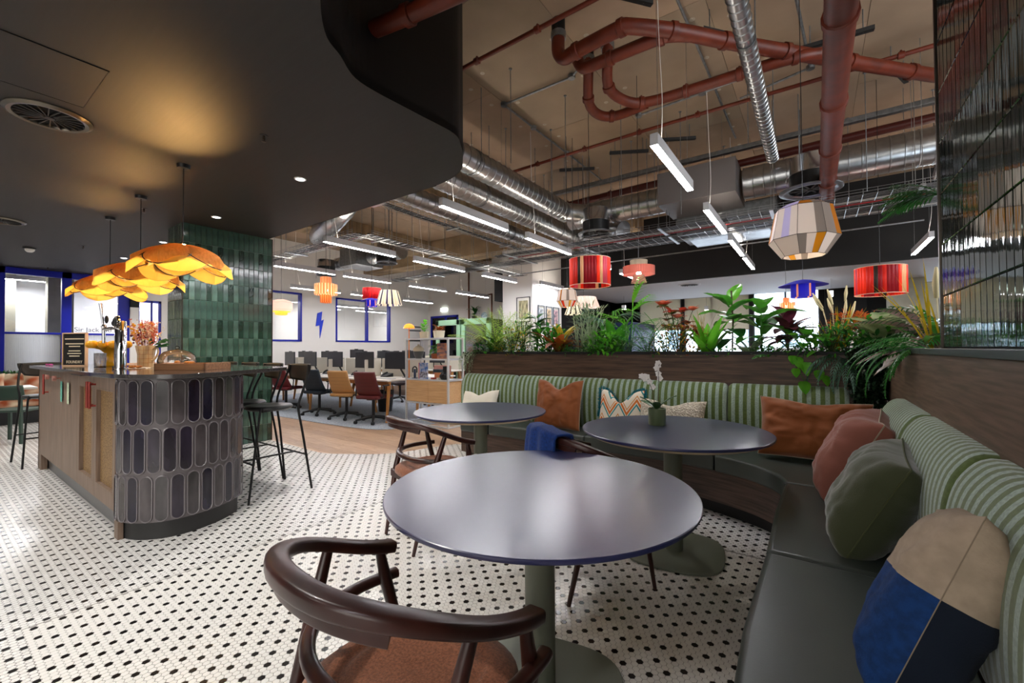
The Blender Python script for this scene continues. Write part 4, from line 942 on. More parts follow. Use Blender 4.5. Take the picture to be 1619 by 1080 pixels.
pillow('cushion', 'dusty pink cushion with pale piping on the right hand bench', .44, .50, .30, mat('dusty_pink_cotton', '#94594a', .85, bump=.25, bs=160, sheen=.2), (.17, 2.92, .675), (R(64), R(4), R(-94)), chop=.02, seed=17, wr=.026, piping=pipe_)
pillow('cushion', 'olive green velvet cushion between the pink and the two tone cushions', .40, .44, .25, mat('olive_velvet', '#3d4226', .8, bump=.3, bs=200, sheen=.4), (.185, 2.24, .655), (R(64), R(6), R(-94)), chop=.0, seed=23, wr=.018, piping=mat('olive_piping', '#4a4f30', .8))
tw = [mat('oat_wool', '#ab9883', .9, bump=.4, bs=200, var=.12, vs=30), mat('navy_wool', '#0c3468', .95, bump=.5, bs=260, var=.3, vs=50), mat('navy_wool_shaded', '#0b1626', .95, bump=.5, bs=260)]  # last wool is the navy again, its shaded back face put into the colour
pillow('cushion', 'large two tone cushion, oatmeal above navy blue, nearest the camera on the right', .38, .47, .20, tw, (.222, 1.40, .66), (R(70), R(-13), R(-101)), chop=.0, seed=31, wr=.018, piping=mat('oat_seam', '#8a7b68', .9), pr_=.0012, mf=lambda u, v: 0 if v > .58 else 1, mf2=lambda u, v: 0 if v > .58 else 2)

# ------------------------------------------------------------ planting
def leafm(key, c, c2=None, rough=.4, tl=.35, var=.3): return mat('leaf_'+key, c, rough, var=var, vs=18, col2=c2, tl=tl, bump=.25, bs=40)
def blade(b, base, az, el, L, W, droop=.6, fold=.15, n=7, nv=2, pw=.8, mi=None, wave=0, twist=0):
    dx, dy = math.cos(az), math.sin(az); P0 = Vector(base); cur = P0.copy(); ang = el; pts = []; st = L/n
    for i in range(n+1):
        pts.append((cur.copy(), ang)); cur = cur+Vector((dx*math.cos(ang), dy*math.cos(ang), math.sin(ang)))*st; ang -= droop/n
    sx, sy = -dy, dx; V = []
    for i, (p, a) in enumerate(pts):
        u = i/n; w_ = W/2*max(0, math.sin(PI*min(1, .04+.96*u)**pw))**.75 if i < n else 0
        up = Vector((-dx*math.sin(a), -dy*math.sin(a), math.cos(a)))
        for j in range(nv+1):
            s = (j/nv)*2-1; V.append(p+Vector((sx, sy, 0))*w_*s+up*(abs(s)*fold*w_+wave*w_*math.sin(u*14+s*2)))
    b.add(V, [(i*(nv+1)+j, (i+1)*(nv+1)+j, (i+1)*(nv+1)+j+1, i*(nv+1)+j+1) for i in range(n) for j in range(nv)], mi)
    return pts
def plant(name, label, x, y, group='plants in the long planter', z=1.16):
    t = thing(name, label, 'plant', (x, y, z), 0, group); k = {'ivy': 1, 'heart_leaf_vine': 1, 'trailing_plant': 1, 'purple_plant': 1.12, 'philodendron': 1.12, 'red_leaf_shrub': 1.05, 'fiddle_leaf_fig': 1.1, 'ornamental_grass': 1.05, 'bird_of_paradise': 1.05, 'spiky_plant': 1.0, 'palm': 1.15, 'fern': 1.15, 'paddle_plant': 1.0, 'rounded_leaf_plant': 1.12, 'groundcover': 1.1}.get(name, 1.4)
    t.scale = (k, k, k); return t
rnd = random.Random(5)
U_ = rnd.uniform
def leaves(t, m, specs, nm='leaf', smooth=180, **kw):
    for (az, el, L, W, *r) in specs:
        b = MB(); h = r[0] if r else 0; off = r[1] if len(r) > 1 else 0
        base = (off*math.cos(az), off*math.sin(az), h)
        if h and kw.get('stalk', 1): b.tube([(0, 0, 0), (base[0]*.3, base[1]*.3, h*.6), base], [.004, .003, .002], 4)
        k2 = {q: v for q, v in kw.items() if q != 'stalk'}
        blade(b, base, az, el, L, W, **k2); b.build(nm, m, t, smooth=smooth)
def rosette(x, y, label, m, n, L, W, el=(.5, 1.3), nm='broadleaf_plant', h=(0, 0), droop=.9, sz=.25, **kw):
    t = plant(nm, label, x, y); sp = []
    for i in range(n): sp.append((2*PI*i/n*1.618+U_(-.3, .3), U_(*el), L*U_(.75, 1.1), W*U_(.8, 1.1), U_(*h), U_(0, .03)))
    leaves(t, m, sp, droop=droop, fold=sz, **kw); return t
def fine(x, y, label, ms, n, R_, H, nm='bushy_plant', size=.03, lw=.5, up=.3, low=0.0):
    t = plant(nm, label, x, y); b = MB()
    for i in range(n):
        a = U_(0, 2*PI); r = R_*math.sqrt(U_(0, 1)); hh = H*U_(.05, 1)*math.sqrt(max(0, 1-(r/R_)**2*.6)); p = (r*math.cos(a), r*math.sin(a)*.7, hh-low*r)
        blade(b, p, a+U_(-.8, .8), U_(-.2, .9)+up, size*U_(.7, 1.4), size*lw*U_(.7, 1.2), droop=.8, n=3, nv=2, mi=int(U_(0, len(ms)-.01)))
    o = b.build('foliage', ms, t, smooth=180); o['kind'] = 'stuff'
    b = MB()
    for i in range(14): a = U_(0, 2*PI); r = R_*.6*U_(0, 1); b.tube([(0, 0, 0), (r*.5*math.cos(a), r*.5*math.sin(a)*.7, H*.4), (r*math.cos(a), r*math.sin(a)*.7, H*.75)], .0025, 4)
    b.build('stem', mat('plant_stem', '#3b4a22', .7), t); return t
def frond(b, base, az, el, L, lw, ll, droop=1.2, n=16, mi=0, ang=.9, dz=.15):
    dx, dy = math.cos(az), math.sin(az); cur = Vector(base); a = el; st = L/n; spine = []
    for i in range(n+1):
        spine.append(cur.copy()); 
        if i > n*.12:
            u = i/n; l_ = ll*math.sin(PI*(.12+.86*u))**.7
            for s in (-1, 1):
                az2 = az+s*ang*(1-.35*u); blade(b, cur, az2, a*.5-dz, l_, lw, droop=.7, n=3, nv=1 if lw < .006 else 2, mi=mi)
        cur = cur+Vector((dx*math.cos(a), dy*math.cos(a), math.sin(a)))*st; a -= droop/n
    b.tube(spine, .0022, 4, mi=mi)
def ferny(x, y, label, m, n, L, lw=.006, ll=.07, el=(.6, 1.3), droop=1.4, nm='fern', azr=(0, 2*PI), z=1.16, seg=18, h=0):
    t = plant(nm, label, x, y, z=z)
    if h: b = MB(); b.tube([(0, 0, 0), (.01, 0, h*.5), (0, 0, h)], .008, 6); b.build('trunk', mat('bark', '#4c3d2a', .8), t)
    for i in range(n):
        b = MB(); az = azr[0]+(azr[1]-azr[0])*(i+U_(.1, .9))/n; frond(b, (0, 0, h), az, U_(*el), L*U_(.75, 1.1), lw, ll, droop=droop*U_(.8, 1.2), n=seg); b.build('frond', m, t, smooth=180)
    return t
G_palm = leafm('palm_lime', '#b4cf5a', '#7ea83a'); G_deep = leafm('deep_green', '#2c6a28', '#1b4a18', .3, .2); G_mid = leafm('mid_green', '#4f9a2e', '#357520', .35)
G_bright = leafm('bright_green', '#74c436', '#4c9a24', .3, .45); G_blue = leafm('blue_green', '#6f9580', '#446a58'); G_cream = leafm('variegated', '#ccd6a4', '#5f8a4e')
G_pur = leafm('purple', '#6d3040', '#451c2a', .35, .2); G_pink = leafm('pink_grey', '#b3948f', '#63604c', .4, .25); G_rust = leafm('rust_leaf', '#b83c26', '#7a3020', .35, .3)
G_yel = leafm('yellow_croton', '#d9b82e', '#9a8a1c'); G_croton = leafm('croton_red', '#a84a1c', '#55521c'); G_silver = leafm('silver_green', '#b0bd9c', '#6f8562'); G_fern = leafm('fern_green', '#3f8c38', '#296426'); G_dry = leafm('dry_straw', '#c7b27a', '#8f7a48', .8)
PY = 4.33
# far left corner: trailing pink and silver plant spilling over the planter end
t = rosette(-3.52, 4.2, 'pink and grey leaved plant spilling over the left end of the planter', G_pink, 15, .20, .075, (.1, 1.2), 'trailing_plant', (.03, .22), droop=1.5)
b = MB()
for i in range(16):
    x0, y0 = U_(-.12, .08), U_(-.16, -.05); p = Vector((x0, y0, .06)); L_n = U_(.12, .36); pts = [p+Vector((-.04*q, -.09*math.sin(q*2), -L_n*q**1.4)) for q in (0, .25, .5, .75, 1)]
    b.tube(pts, .0016, 4)
    for q in range(16): p = pts[min(4, q//4)].lerp(pts[min(4, q//4+1)], (q % 4)/4); blade(b, p, U_(0, 2*PI), U_(-.8, .4), .030, .014, n=2)
o = b.build('trailing_stems', G_silver, t, smooth=180)
ferny(-3.30, 4.3, 'feathery lime green palm at the left end of the planter', G_palm, 28, .62, .009, .16, (.8, 1.5), .9, 'palm', seg=20)
ferny(-3.18, 4.42, 'second lime green palm behind the first, left of the fluffy shrub', G_palm, 18, .64, .008, .16, (.9, 1.5), .7, 'palm', seg=20)
fine(-3.36, 4.24, 'low dark leafy plant at the foot of the lime palm', [G_deep, G_mid], 150, .16, .16, size=.05, lw=.6)
fine(-3.02, 4.25, 'fluffy yellow green shrub right of the lime palm', [G_yel, G_mid, G_palm], 500, .17, .30, size=.028)
fine(-2.98, 4.42, 'pale cream and green speckled shrub behind the yellow green one', [G_cream, G_silver], 350, .15, .42, size=.035, lw=.35)
t = rosette(-2.70, 4.32, 'dark green rounded leaf plant below the framed prints', G_deep, 20, .15, .10, (-.1, .9), 'rounded_leaf_plant', (.12, .42), droop=.6)
rosette(-2.36, 4.22, 'croton with red, orange and yellow leaves', G_croton, 20, .26, .065, (.2, 1.2), 'croton', (0, .12), droop=.9)
rosette(-2.33, 4.26, 'bright yellow croton leaves above the red croton', G_yel, 8, .20, .055, (.3, 1.3), 'croton', (.05, .16), droop=.6)
t = plant('olive_bush', 'grey green twiggy bush right of the croton', -2.02, 4.28)
b = MB()
for i in range(34): blade(b, (U_(-.1, .1), U_(-.05, .05), 0), U_(0, 2*PI), U_(1.1, 1.5), U_(.25, .45), .012, droop=.3, n=5)
for i in range(240): a = U_(0, 2*PI); r = U_(.02, .16); blade(b, (r*math.cos(a), r*math.sin(a)*.6, U_(.08, .40)), a, U_(.3, 1.2), U_(.04, .07), .012, n=2)
b.build('foliage', G_silver, t, smooth=180)['kind'] = 'stuff'
t = plant('palm', 'arching fan palm with long green leaves left of the tall light green plant', -1.86, 4.42)
for i in range(7):
    az = [2.6, 3.1, 3.6, 2.2, .6, 1.2, 4.4][i]; h = .34+.05*(i % 3); c = Vector((.10*math.cos(az), .10*math.sin(az), h)); b = MB(); b.tube([(0, 0, 0), c*.55+Vector((0, 0, .04)), c], .004, 5)
    for k in range(11): blade(b, c, az+(k-5)*.17, .45-.05*abs(k-5), .30*(1-.03*abs(k-5)), .020, droop=1.1, n=6)
    b.build('leaf', [G_blue, G_mid][i % 2], t, smooth=180)
t = rosette(-1.72, 4.30, 'dark glossy paddle leaf plant low in front of the fan palm', G_mid, 7, .34, .11, (.9, 1.4), 'broadleaf_plant', (0, .02), droop=.5)
t = plant('philodendron', 'tall light green split leaf plant left of the red leaved shrub', -1.60, 4.40)
for i, (az, h, el, L) in enumerate(((1.2, .52, 1.2, .30), (3.3, .36, .3, .30), (5.8, .44, .5, .28), (2.5, .30, .6, .24), (.2, .30, .3, .22))):
    b = MB(); c = Vector((.05*math.cos(az), .05*math.sin(az), h)); b.tube([(0, 0, 0), c*.6, c], .004, 5)
    blade(b, c, az, el, L, .06, droop=.7, n=7)
    for k in range(9):
        p = c+Vector((math.cos(az)*math.cos(el), math.sin(az)*math.cos(el), math.sin(el)))*L*(k+.5)/10
        for s in (-1, 1): blade(b, p, az+s*.9, el*.5, .13*math.sin(PI*(k+1.5)/11), .024, droop=.5, n=4)
    b.build('leaf', G_bright, t, smooth=180)
ferny(-1.36, 4.24, 'bushy green fern in the middle of the planter', G_fern, 22, .42, .009, .075, (.7, 1.5), 1.1, seg=16)
ferny(-1.62, 4.28, 'grey green feathery fern hugging the planter edge', G_silver, 16, .26, .006, .06, (.7, 1.3), .7, seg=14)
t = plant('red_leaf_shrub', 'shrub with round red and bronze leaves in the middle of the planter', -1.10, 4.38)
for i in range(14):
    a = 2*PI*i/14*3; tip = Vector((.17*math.cos(a)*U_(.5, 1.1), .10*math.sin(a), U_(.22, .52))); b = MB(); b.tube([(0, 0, 0), tip*.5+Vector((0, 0, .05)), tip], .003, 5); b.build('stem', bpy.data.materials['plant_stem'], t)
    for k in range(6): q = MB(); blade(q, tip, 2*PI*k/6+i, U_(-.1, .9), U_(.07, .11), U_(.06, .085), droop=.6, n=5); q.build('leaf', [G_rust, G_croton, leafm('coral_leaf', '#d9775a', '#a3402a', .4), leafm('olive_leaf', '#66702e', '#434f1c')][(i+k*(k > 3)) % 4], t, smooth=180)
fine(-1.06, 4.22, 'fine olive brown groundcover below the red leaved shrub', [G_yel, leafm('olive_leaf', ''), G_croton], 520, .20, .24, size=.024)
t = plant('ornamental_grass', 'wispy straw coloured grass blades behind the paddle leaves', -.90, 4.40); b = MB()
for i in range(34): blade(b, (U_(-.08, .08), U_(-.03, .03), 0), U_(0, 2*PI), U_(1.0, 1.5), U_(.35, .56), .008, droop=U_(.1, .7), n=6, nv=1)
b.build('grass_blades', [G_dry], t, smooth=180)
rosette(-.80, 4.22, 'upright bright green paddle leaf plant left of the fiddle leaf fig', G_bright, 11, .40, .085, (.9, 1.45), 'paddle_plant', (0, .02), droop=.35)
t = plant('fiddle_leaf_fig', 'fiddle leaf fig with large glossy green leaves, tallest in the planter', -.62, 4.34)
for i, (az, h, el, L, W) in enumerate(((3.4, .42, .9, .24, .16), (1.3, .48, 1.1, .22, .12), (.1, .42, .5, .24, .17), (3.0, .36, .35, .26, .18), (5.9, .32, .25, .25, .18), (4.7, .32, .3, .24, .18), (4.0, .44, .7, .22, .15), (2.4, .30, .1, .20, .13), (.5, .30, .0, .22, .14), (3.7, .24, -.2, .18, .12), (5.2, .24, -.1, .20, .13), (1.8, .22, .2, .18, .12), (4.2, .16, -.3, .17, .11))):
    q = MB(); blade(q, (.02*math.cos(az), .02*math.sin(az), h), az, el, L, W, droop=.7, n=8, nv=4, pw=.75, fold=.2, wave=.06); q.build('leaf', [G_bright, G_mid, G_deep][0 if h > .45 else (1 if h > .25 else 2)], t, smooth=180)
b = MB(); b.tube([(0, 0, 0), (.01, 0, .3), (0, 0, .56)], .007, 6); b.build('trunk', mat('bark', '#4c3d2a', .8), t)
t = rosette(-.38, 4.28, 'plant with large soft folded green leaves right of the fig', G_mid, 10, .26, .13, (-.3, 1.0), 'broadleaf_plant', (.12, .38), droop=1.0)
rosette(-.46, 4.18, 'speckled grey green plant low between the fig and the soft leaved plant', G_silver, 10, .17, .06, (.3, 1.2), 'broadleaf_plant', (0, .06))
rosette(-.19, 4.32, 'dark purple leaved plant right of centre in the planter', G_pur, 26, .20, .085, (-.1, 1.2), 'purple_plant', (.05, .30), droop=.8)
ferny(.00, 4.34, 'upright dark fern with red tips behind the heart leaf vine', leafm('dark_fern', '#2c4a22', '#4a3a18'), 16, .36, .010, .07, (.6, 1.4), .9, seg=14)
t = plant('bird_of_paradise', 'spiky yellow stemmed grass with cream plumes and an orange flower', .14, 4.36)
b = MB()
for i in range(26): blade(b, (U_(-.04, .04), 0, 0), U_(0, 2*PI), U_(1.0, 1.5), U_(.22, .46), .012, droop=.3, n=5)
b.build('blades', G_yel, t, smooth=180)
for i in range(7):
    a = 2*PI*i/7; q = MB(); p0 = Vector((.09*math.cos(a), .05*math.sin(a), .32+.02*i)); p1 = p0+Vector((.05*math.cos(a)-.02, 0, .12)); q.tube([(0, 0, 0), p0], .002, 4); q.tube([p0, p0.lerp(p1, .5), p1], [.006, .012, .004], 7); q.build('plume', mat('cream_plume', '#e6d6a8', .8, bump=.5, bs=200), t, smooth=180)
q = MB()
for i in range(9): blade(q, (.02, -.02, .33), 2*PI*i/9, .5, .07, .03, n=4)
q.build('flower', mat('orange_petal', '#e0651a', .5, tl=.3), t, smooth=180)
# heart leaf vine hanging over the front of the planter
t = plant('heart_leaf_vine', 'bright green heart leaf vine hanging over the front of the planter', -.03, 4.16)
for i in range(13):
    q = MB(); a = U_(-2.8, -.2); blade(q, (U_(-.14, .12), U_(-.12, .05), U_(.05, .22)), a, U_(-.2, .8), U_(.09, .13), U_(.07, .10), droop=.8, n=6, nv=3, pw=.6, fold=.2); q.build('leaf', G_bright if i % 3 else G_mid, t, smooth=180)
q = MB()
for pts in ([(-.02, -.05, .08), (-.05, -.10, .02), (-.07, -.115, -.10), (-.03, -.118, -.18)], [(.0, -.06, .08), (.03, -.11, .03), (.05, -.115, -.07), (.07, -.12, -.13)], [(-.06, -.05, .08), (-.10, -.11, .0), (-.10, -.12, -.09)]): q.tube(spline(pts, 5), .0022, 5)
q.build('vine_stem', G_mid, t)
for (x, y, z, L) in ((-.09, -.11, .02, .10), (-.05, -.13, -.03, .11), (-.02, -.13, -.02, .10), (-.05, -.125, -.17, .11), (.05, -.125, -.08, .09), (-.10, -.125, -.07, .08), (.08, -.125, -.12, .09), (-.12, -.11, .03, .08)):
    q = MB(); blade(q, (x, y, z), U_(-2.2, -.9), -1.0, L, L*.78, droop=.3, n=6, nv=3, pw=.6, fold=.15); q.build('leaf', G_bright, t, smooth=180)
ferny(.20, 4.16, 'grey green lacy fern drooping over the planter near the corner', G_blue, 14, .34, .010, .05, (.1, .8), 2.0, azr=(-2.9, -.2), seg=16)
fine(.10, 4.2, 'mid green bushy fern filling the planter behind the vine', [G_fern, G_mid], 420, .22, .20, size=.035, lw=.4)
# dark ivy cascading in the inner corner
t = plant('ivy', 'dark green ivy cascading down the inner corner behind the cushions', .30, 4.12)
b = MB(); s_ = MB()
for i in range(46):
    x0, y0 = U_(-.12, .12), U_(-.14, .0); L_n = U_(.25, .82); pts = [Vector((x0*(1-.3*q)+.015*math.sin(q*7+i), min(-.02, y0*(.4+.6*min(1, q*3)))-.02-.02*q, .08+.06*math.sin(min(1, q*4)*PI)-L_n*q)) for q in [k/8 for k in range(9)]]
    s_.tube(pts, .0015, 3)
    for k in range(8):
        for q in range(7): p = pts[k].lerp(pts[k+1], q/7); blade(b, p+Vector((U_(-.012, .012), U_(-.015, .004), 0)), U_(-3.0, -.14), U_(-1.2, .4), U_(.022, .04), U_(.016, .028), n=2, mi=0 if U_(0, 1) < .8 else 1)
b.build('foliage', [leafm('ivy_dark', '#16301a', '#0c1f10', .3, .15), leafm('ivy_light', '#3c5a3a', '#23402a', .3, .15)], t, smooth=180)['kind'] = 'stuff'; s_.build('trailing_stems', bpy.data.materials['plant_stem'], t)
rosette(.42, 4.22, 'calathea with cream veined green leaves above the ivy', G_cream, 12, .20, .10, (.2, 1.2), 'calathea', (.02, .2), droop=.7)
t = rosette(.66, 4.0, 'large grey pink patterned leaves leaning left beside the mirrored tiles', G_pink, 16, .30, .14, (.0, .65), 'calathea', (.02, .16), droop=.6)
rosette(.60, 3.6, 'silvery pink striped leaves low beside the mirrored tiles', G_pink, 12, .24, .08, (.0, .8), 'calathea', (.0, .12), droop=1.0)
ferny(.54, 3.22, 'bright green fern arching over the ledge beside the mirrored tiles', G_fern, 13, .44, .008, .035, (.5, 1.0), 2.0, azr=(2.5, 4.2), z=1.2, seg=26)
ferny(.66, 3.5, 'dark green spiky palm against the mirrored column', G_deep, 12, .42, .010, .12, (.2, 1.0), .9, nm='palm', seg=14, h=.14)
t = plant('spiky_plant', 'tall yellow green spiky grass with pale plume at the mirrored column', .58, 3.42); b = MB()
for i in range(11): blade(b, (U_(-.04, .04), 0, .05), U_(1.8, 4.6), U_(.9, 1.45), U_(.3, .62), .011, droop=.35, n=6)
b.build('blades', G_yel, t, smooth=180); q = MB(); q.tube([(0, .02, .2), (.0, .03, .45)], .003, 4); q.tube([(0, .03, .38), (0, .03, .47), (.0, .03, .56)], [.012, .02, .006], 8); q.build('plume', mat('cream_plume', ''), t, smooth=180)
rosette(.60, 3.40, 'yellow green strappy leaves right beside the mirrored column base', G_mid, 10, .26, .04, (.2, 1.1), 'strap_leaf_plant', (.0, .1))
ferny(.55, 3.1, 'hanging dark palm fronds high against the mirrored column', G_deep, 9, .22, .010, .09, (-.2, .6), .8, nm='palm', azr=(2.4, 3.9), z=1.2, seg=12, h=.74)
fine(-2.52, 4.30, 'dense mid green bush between the speckled shrub and the croton', [G_mid, G_fern, G_bright], 420, .17, .26, size=.05, lw=.5)
fine(-1.80, 4.20, 'leafy bright bush in front of the fan palm', [G_mid, G_bright], 300, .15, .20, size=.05, lw=.5)
ferny(-1.18, 4.28, 'upright bright fern behind the red leaved shrub', G_mid, 16, .46, .010, .08, (.9, 1.5), .8, seg=14)
ferny(-.30, 4.18, 'small feathery fern at the foot of the purple plant', G_fern, 14, .24, .008, .05, (.5, 1.3), 1.0, seg=12)
fine(.34, 4.3, 'dense dark green bush above the ivy', [G_deep, G_fern, G_mid], 420, .20, .24, size=.045, lw=.45)
# low filler greenery along the soil
for i, x in enumerate((-3.45, -2.85, -2.2, -1.95, -1.25, -.7, -.3)): fine(x, 4.2, ['low green groundcover at the left end of the planter', 'low groundcover below the yellow green shrub', 'low groundcover between croton and grey bush', 'low groundcover below the arching fan palm', 'low groundcover left of the red leaved shrub', 'low groundcover at the foot of the fig', 'low groundcover below the purple leaved plant'][i], [G_mid, G_fern, G_deep], 150, .17, .11, 'groundcover', size=.032)
# leaf tip intruding at the right edge
# ------------------------------------------------------------ suspended linear lights
def linear(x, y0, y1, label, z=2.80, wd=.06, row=''):
    t = thing('linear_light', label, 'light', (x, (y0+y1)/2, z), 0, 'suspended linear lights'+row); L = (y1-y0)/2
    b = MB(); b.box(-wd/2, wd/2, -L, L, .004, .075); b.box(-wd/2, -wd/2+.004, -L, L, .075, .095); b.box(wd/2-.004, wd/2, -L, L, .075, .095); b.box(-wd/2, wd/2, -L, -L+.004, .075, .095); b.box(-wd/2, wd/2, L-.004, L, .075, .095); b.build('housing', housing, t)
    b = MB(); b.box(-wd/2+.004, wd/2-.004, -L+.004, L-.004, -.001, .004); b.build('diffuser', lightmat, t)
    b = MB(); b.box(-wd/2+.006, wd/2-.006, -L+.02, L-.02, .075, .078); b.build('uplight', upmat, t)
    b = MB()
    for s in (-L*.82, L*.82): b.cyl((0, s, .095), (0, s, CZ-z), .0016, 4)
    b.build('suspension_wire', galvd, t)
    b = MB(); P = spline([(0, -L*.82, CZ-z), (.02, -L*.84, .9), (.03, -L*.78, .4), (0, -L*.66, .095)], 5); b.tube(P, .0028, 5); b.build('power_cable', white, t)
for i, (a, c) in enumerate(((3.26, 4.42), (5.16, 6.37), (6.84, 8.1), (8.35, 9.65))): linear(-.98, a, c, ['short bright linear light nearest the camera, in front of the air unit', 'second linear light of the row beneath the air handling box', 'third linear light of that row, right of the air unit', 'smallest, farthest linear light of the row before the black fascia'][i])
for i, (a, c) in enumerate(((3.29, 4.5), (4.97, 6.27), (6.7, 7.95), (8.5, 9.7))): linear(-3.27, a, c, ['large linear light below the twin silver ducts at the curved bulkhead tip', 'linear light right above the red drum lampshade', 'linear light behind the large red drum lampshade', 'linear light far behind beside the pillar prints'][i])
for i, (a, c) in enumerate(((3.40, 4.66), (5.08, 6.38), (6.97, 8.2), (8.76, 9.9))): linear(-5.7 if i < 3 else -5.38, a, c, ['linear light just right of the green tiled column, nearest of its row', 'second linear light of the row over the desks', 'third linear light of the row over the desks, by the cable tray', 'far linear light meeting the white pillar'][i])
for i, (a, c) in enumerate(((3.84, 5.04), (5.25, 6.46), (7.04, 8.3), (8.7, 10.1))): linear(-8.06, a, c, ['linear light beside the column above the orange slatted pendant', 'linear light above the pleated white lampshade', 'linear light right of the pleated white lampshade, far row', 'linear light near the brown pipes on the far wall'][i])
for i, (a, c) in enumerate(((3.5, 4.9), (5.42, 6.76), (7.1, 8.3), (8.97, 10.2))): linear(-10.55, a, c, ['linear light closest to the blue framed office window, cut by the column', 'linear light passing behind the orange slatted pendant', 'linear light left of the small red lampshade by the office wall', 'most distant linear light by the office wall'][i])
linear(1.37, 8.38, 9.78, 'linear light at the right beside the mirrored column, over the far planter'); linear(1.37, 6.2, 7.6, 'linear light partly hidden by the mirrored column at the right')
for i, (x, a, c) in enumerate(((-.6, -1.9, -.7), (-.6, -3.6, -2.4), (2.6, -1.5, -.3), (2.6, .3, 1.5), (2.6, 3, 4.3))): linear(x, a, c, ['linear light out of view behind the camera', 'linear light out of view behind the camera, right', 'linear light out of view right of the mirrored column', 'linear light out of view beyond the mirrored column', 'linear light out of view, far right'][i])
for i, (x, y) in enumerate(((-13.5, 1.2), (-13.9, 3.6), (-13.6, 6.0), (-14.6, 6.0), (-13.4, 8.6), (-14.5, 8.6), (-14.4, 10.6), (-15.2, 3.9), (-13.6, -1.8))): linear(x, y-.7, y+.7, 'linear light inside the glazed room %s' % ['nearest the bar, far left', 'behind the reeded screen', 'behind the left office window', 'deep behind the left office window', 'behind the right office window', 'deep behind the right office window', 'at the far end of the offices', 'deepest behind the reeded screen', 'out of view at the left'][i], z=2.75, row=' in the glazed rooms')
for i, (x, y) in enumerate(((-4.6, 12.2), (-2.8, 14.6), (.3, 12), (-.5, 14.9), (3, 13))): 
    t = thing('cylinder_downlight', 'small square white pendant downlight %s' % ['leftmost behind the palm', 'left of the bright far window', 'right of the purple plant', 'in front of the bright far window', 'at the far right'][i], 'light', (x, y, 2.45 if y > 14 else 2.4), 0)
    b = MB(); b.box(-.05, .05, -.05, .05, 0, .12); b.build('housing', housing, t); b = MB(); b.box(-.045, .045, -.045, .045, -.002, 0); b.build('diffuser', lightmat, t); b = MB(); b.cyl((0, 0, .12), (0, 0, .45 if y < 14 else 1.9), .003, 4); b.build('cord', black, t)
# broad soft fill lights added under the soffit of the far hall, without fittings
for i, (x, y) in enumerate(((-3.5, 12.2), (0, 12.2), (3.5, 12.2))): lamp('far_hall_fill', 'AREA', (x, y, 2.78), 45, size=1.2, size_y=1.2)
# ------------------------------------------------------------ ducts
def duct(name, label, p, q, r, pitch=.12, m=galv, group=None, n=28):
    p, q = Vector(p), Vector(q); L = (q-p).length; t = thing(name, label, 'duct', tuple((p+q)/2), 0, group)
    k = int(L/pitch); pts = []; rs = []
    for i in range(k+1):
        for d, rr in ((-.008, r), (-.003, r+.007), (.003, r+.007), (.008, r)):
            s = min(max(i*L/k+d, 0), L); pts.append(p+(q-p)*(s/L)); rs.append(rr)
    c, ok, rk = None, [], []
    for a, b_ in zip(pts, rs):
        if c is None or (a-c).length > 1e-4: ok.append(a); rk.append(b_); c = a
    b = MB(); b.tube(ok, rk, n); b.build('duct_run', m, t, smooth=50, world=True)
    for f in (.15, .5, .85):
        h = MB(); c = p+(q-p)*f; d = (q-p).normalized(); ax = 'x' if abs(d.x) > abs(d.y) else 'y'
        h.lathe([(r+.002, -.015), (r+.008, -.015), (r+.008, .015), (r+.002, .015)], n, c, axis=ax)
        for s in (-1, 1):
            o_ = Vector((0, s*r, 0)) if ax == 'x' else Vector((s*r, 0, 0)); h.cyl(c+o_, (c.x+o_.x, c.y+o_.y, CZ), .005, 5)
        h.build('hanger', galvd, t, world=True)
    return t
duct('spiral_duct', 'upper silver spiral duct of the pair running from the curved bulkhead', (-3.33, 1.5, 3.5), (-3.33, 6.25, 3.5), .15)
duct('spiral_duct', 'lower silver spiral duct of the pair, left of the upper one', (-3.80, 1.5, 3.42), (-3.80, 7.7, 3.42), .16)
duct('spiral_duct', 'third silver duct half hidden behind the large linear light', (-4.36, 2.6, 3.3), (-4.36, 6.7, 3.3), .125)
duct('cross_duct', 'large silver duct crossing the hall from left to right', (-3.35, 6.45, 3.45), (-1.75, 6.45, 3.45), .185)
duct('cross_duct', 'large silver duct crossing behind the round diffuser to the mirrored column', (-.75, 6.45, 3.45), (3.4, 6.45, 3.45), .20)
duct('narrow_duct', 'narrow silver spiral duct running away overhead, right of centre', (-.40, 1.2, 3.62), (-.40, 6.2, 3.62), .062, .085)
t = thing('flexible_duct', 'curved silver duct elbow above the green column', 'duct', (-6.0, 3.9, 3.3))
b = MB(); P = spline([(-7.0, 4.1, 3.22), (-6.55, 3.9, 3.22), (-6.0, 3.75, 3.28), (-5.6, 3.75, 3.5), (-5.35, 3.8, 3.9), (-5.3, 3.85, 4.35)], 12); b.tube(P, [.17+(.005 if i % 5 == 0 else 0) for i in range(len(P))], 24); b.build('duct_run', galv, t, smooth=50, world=True)
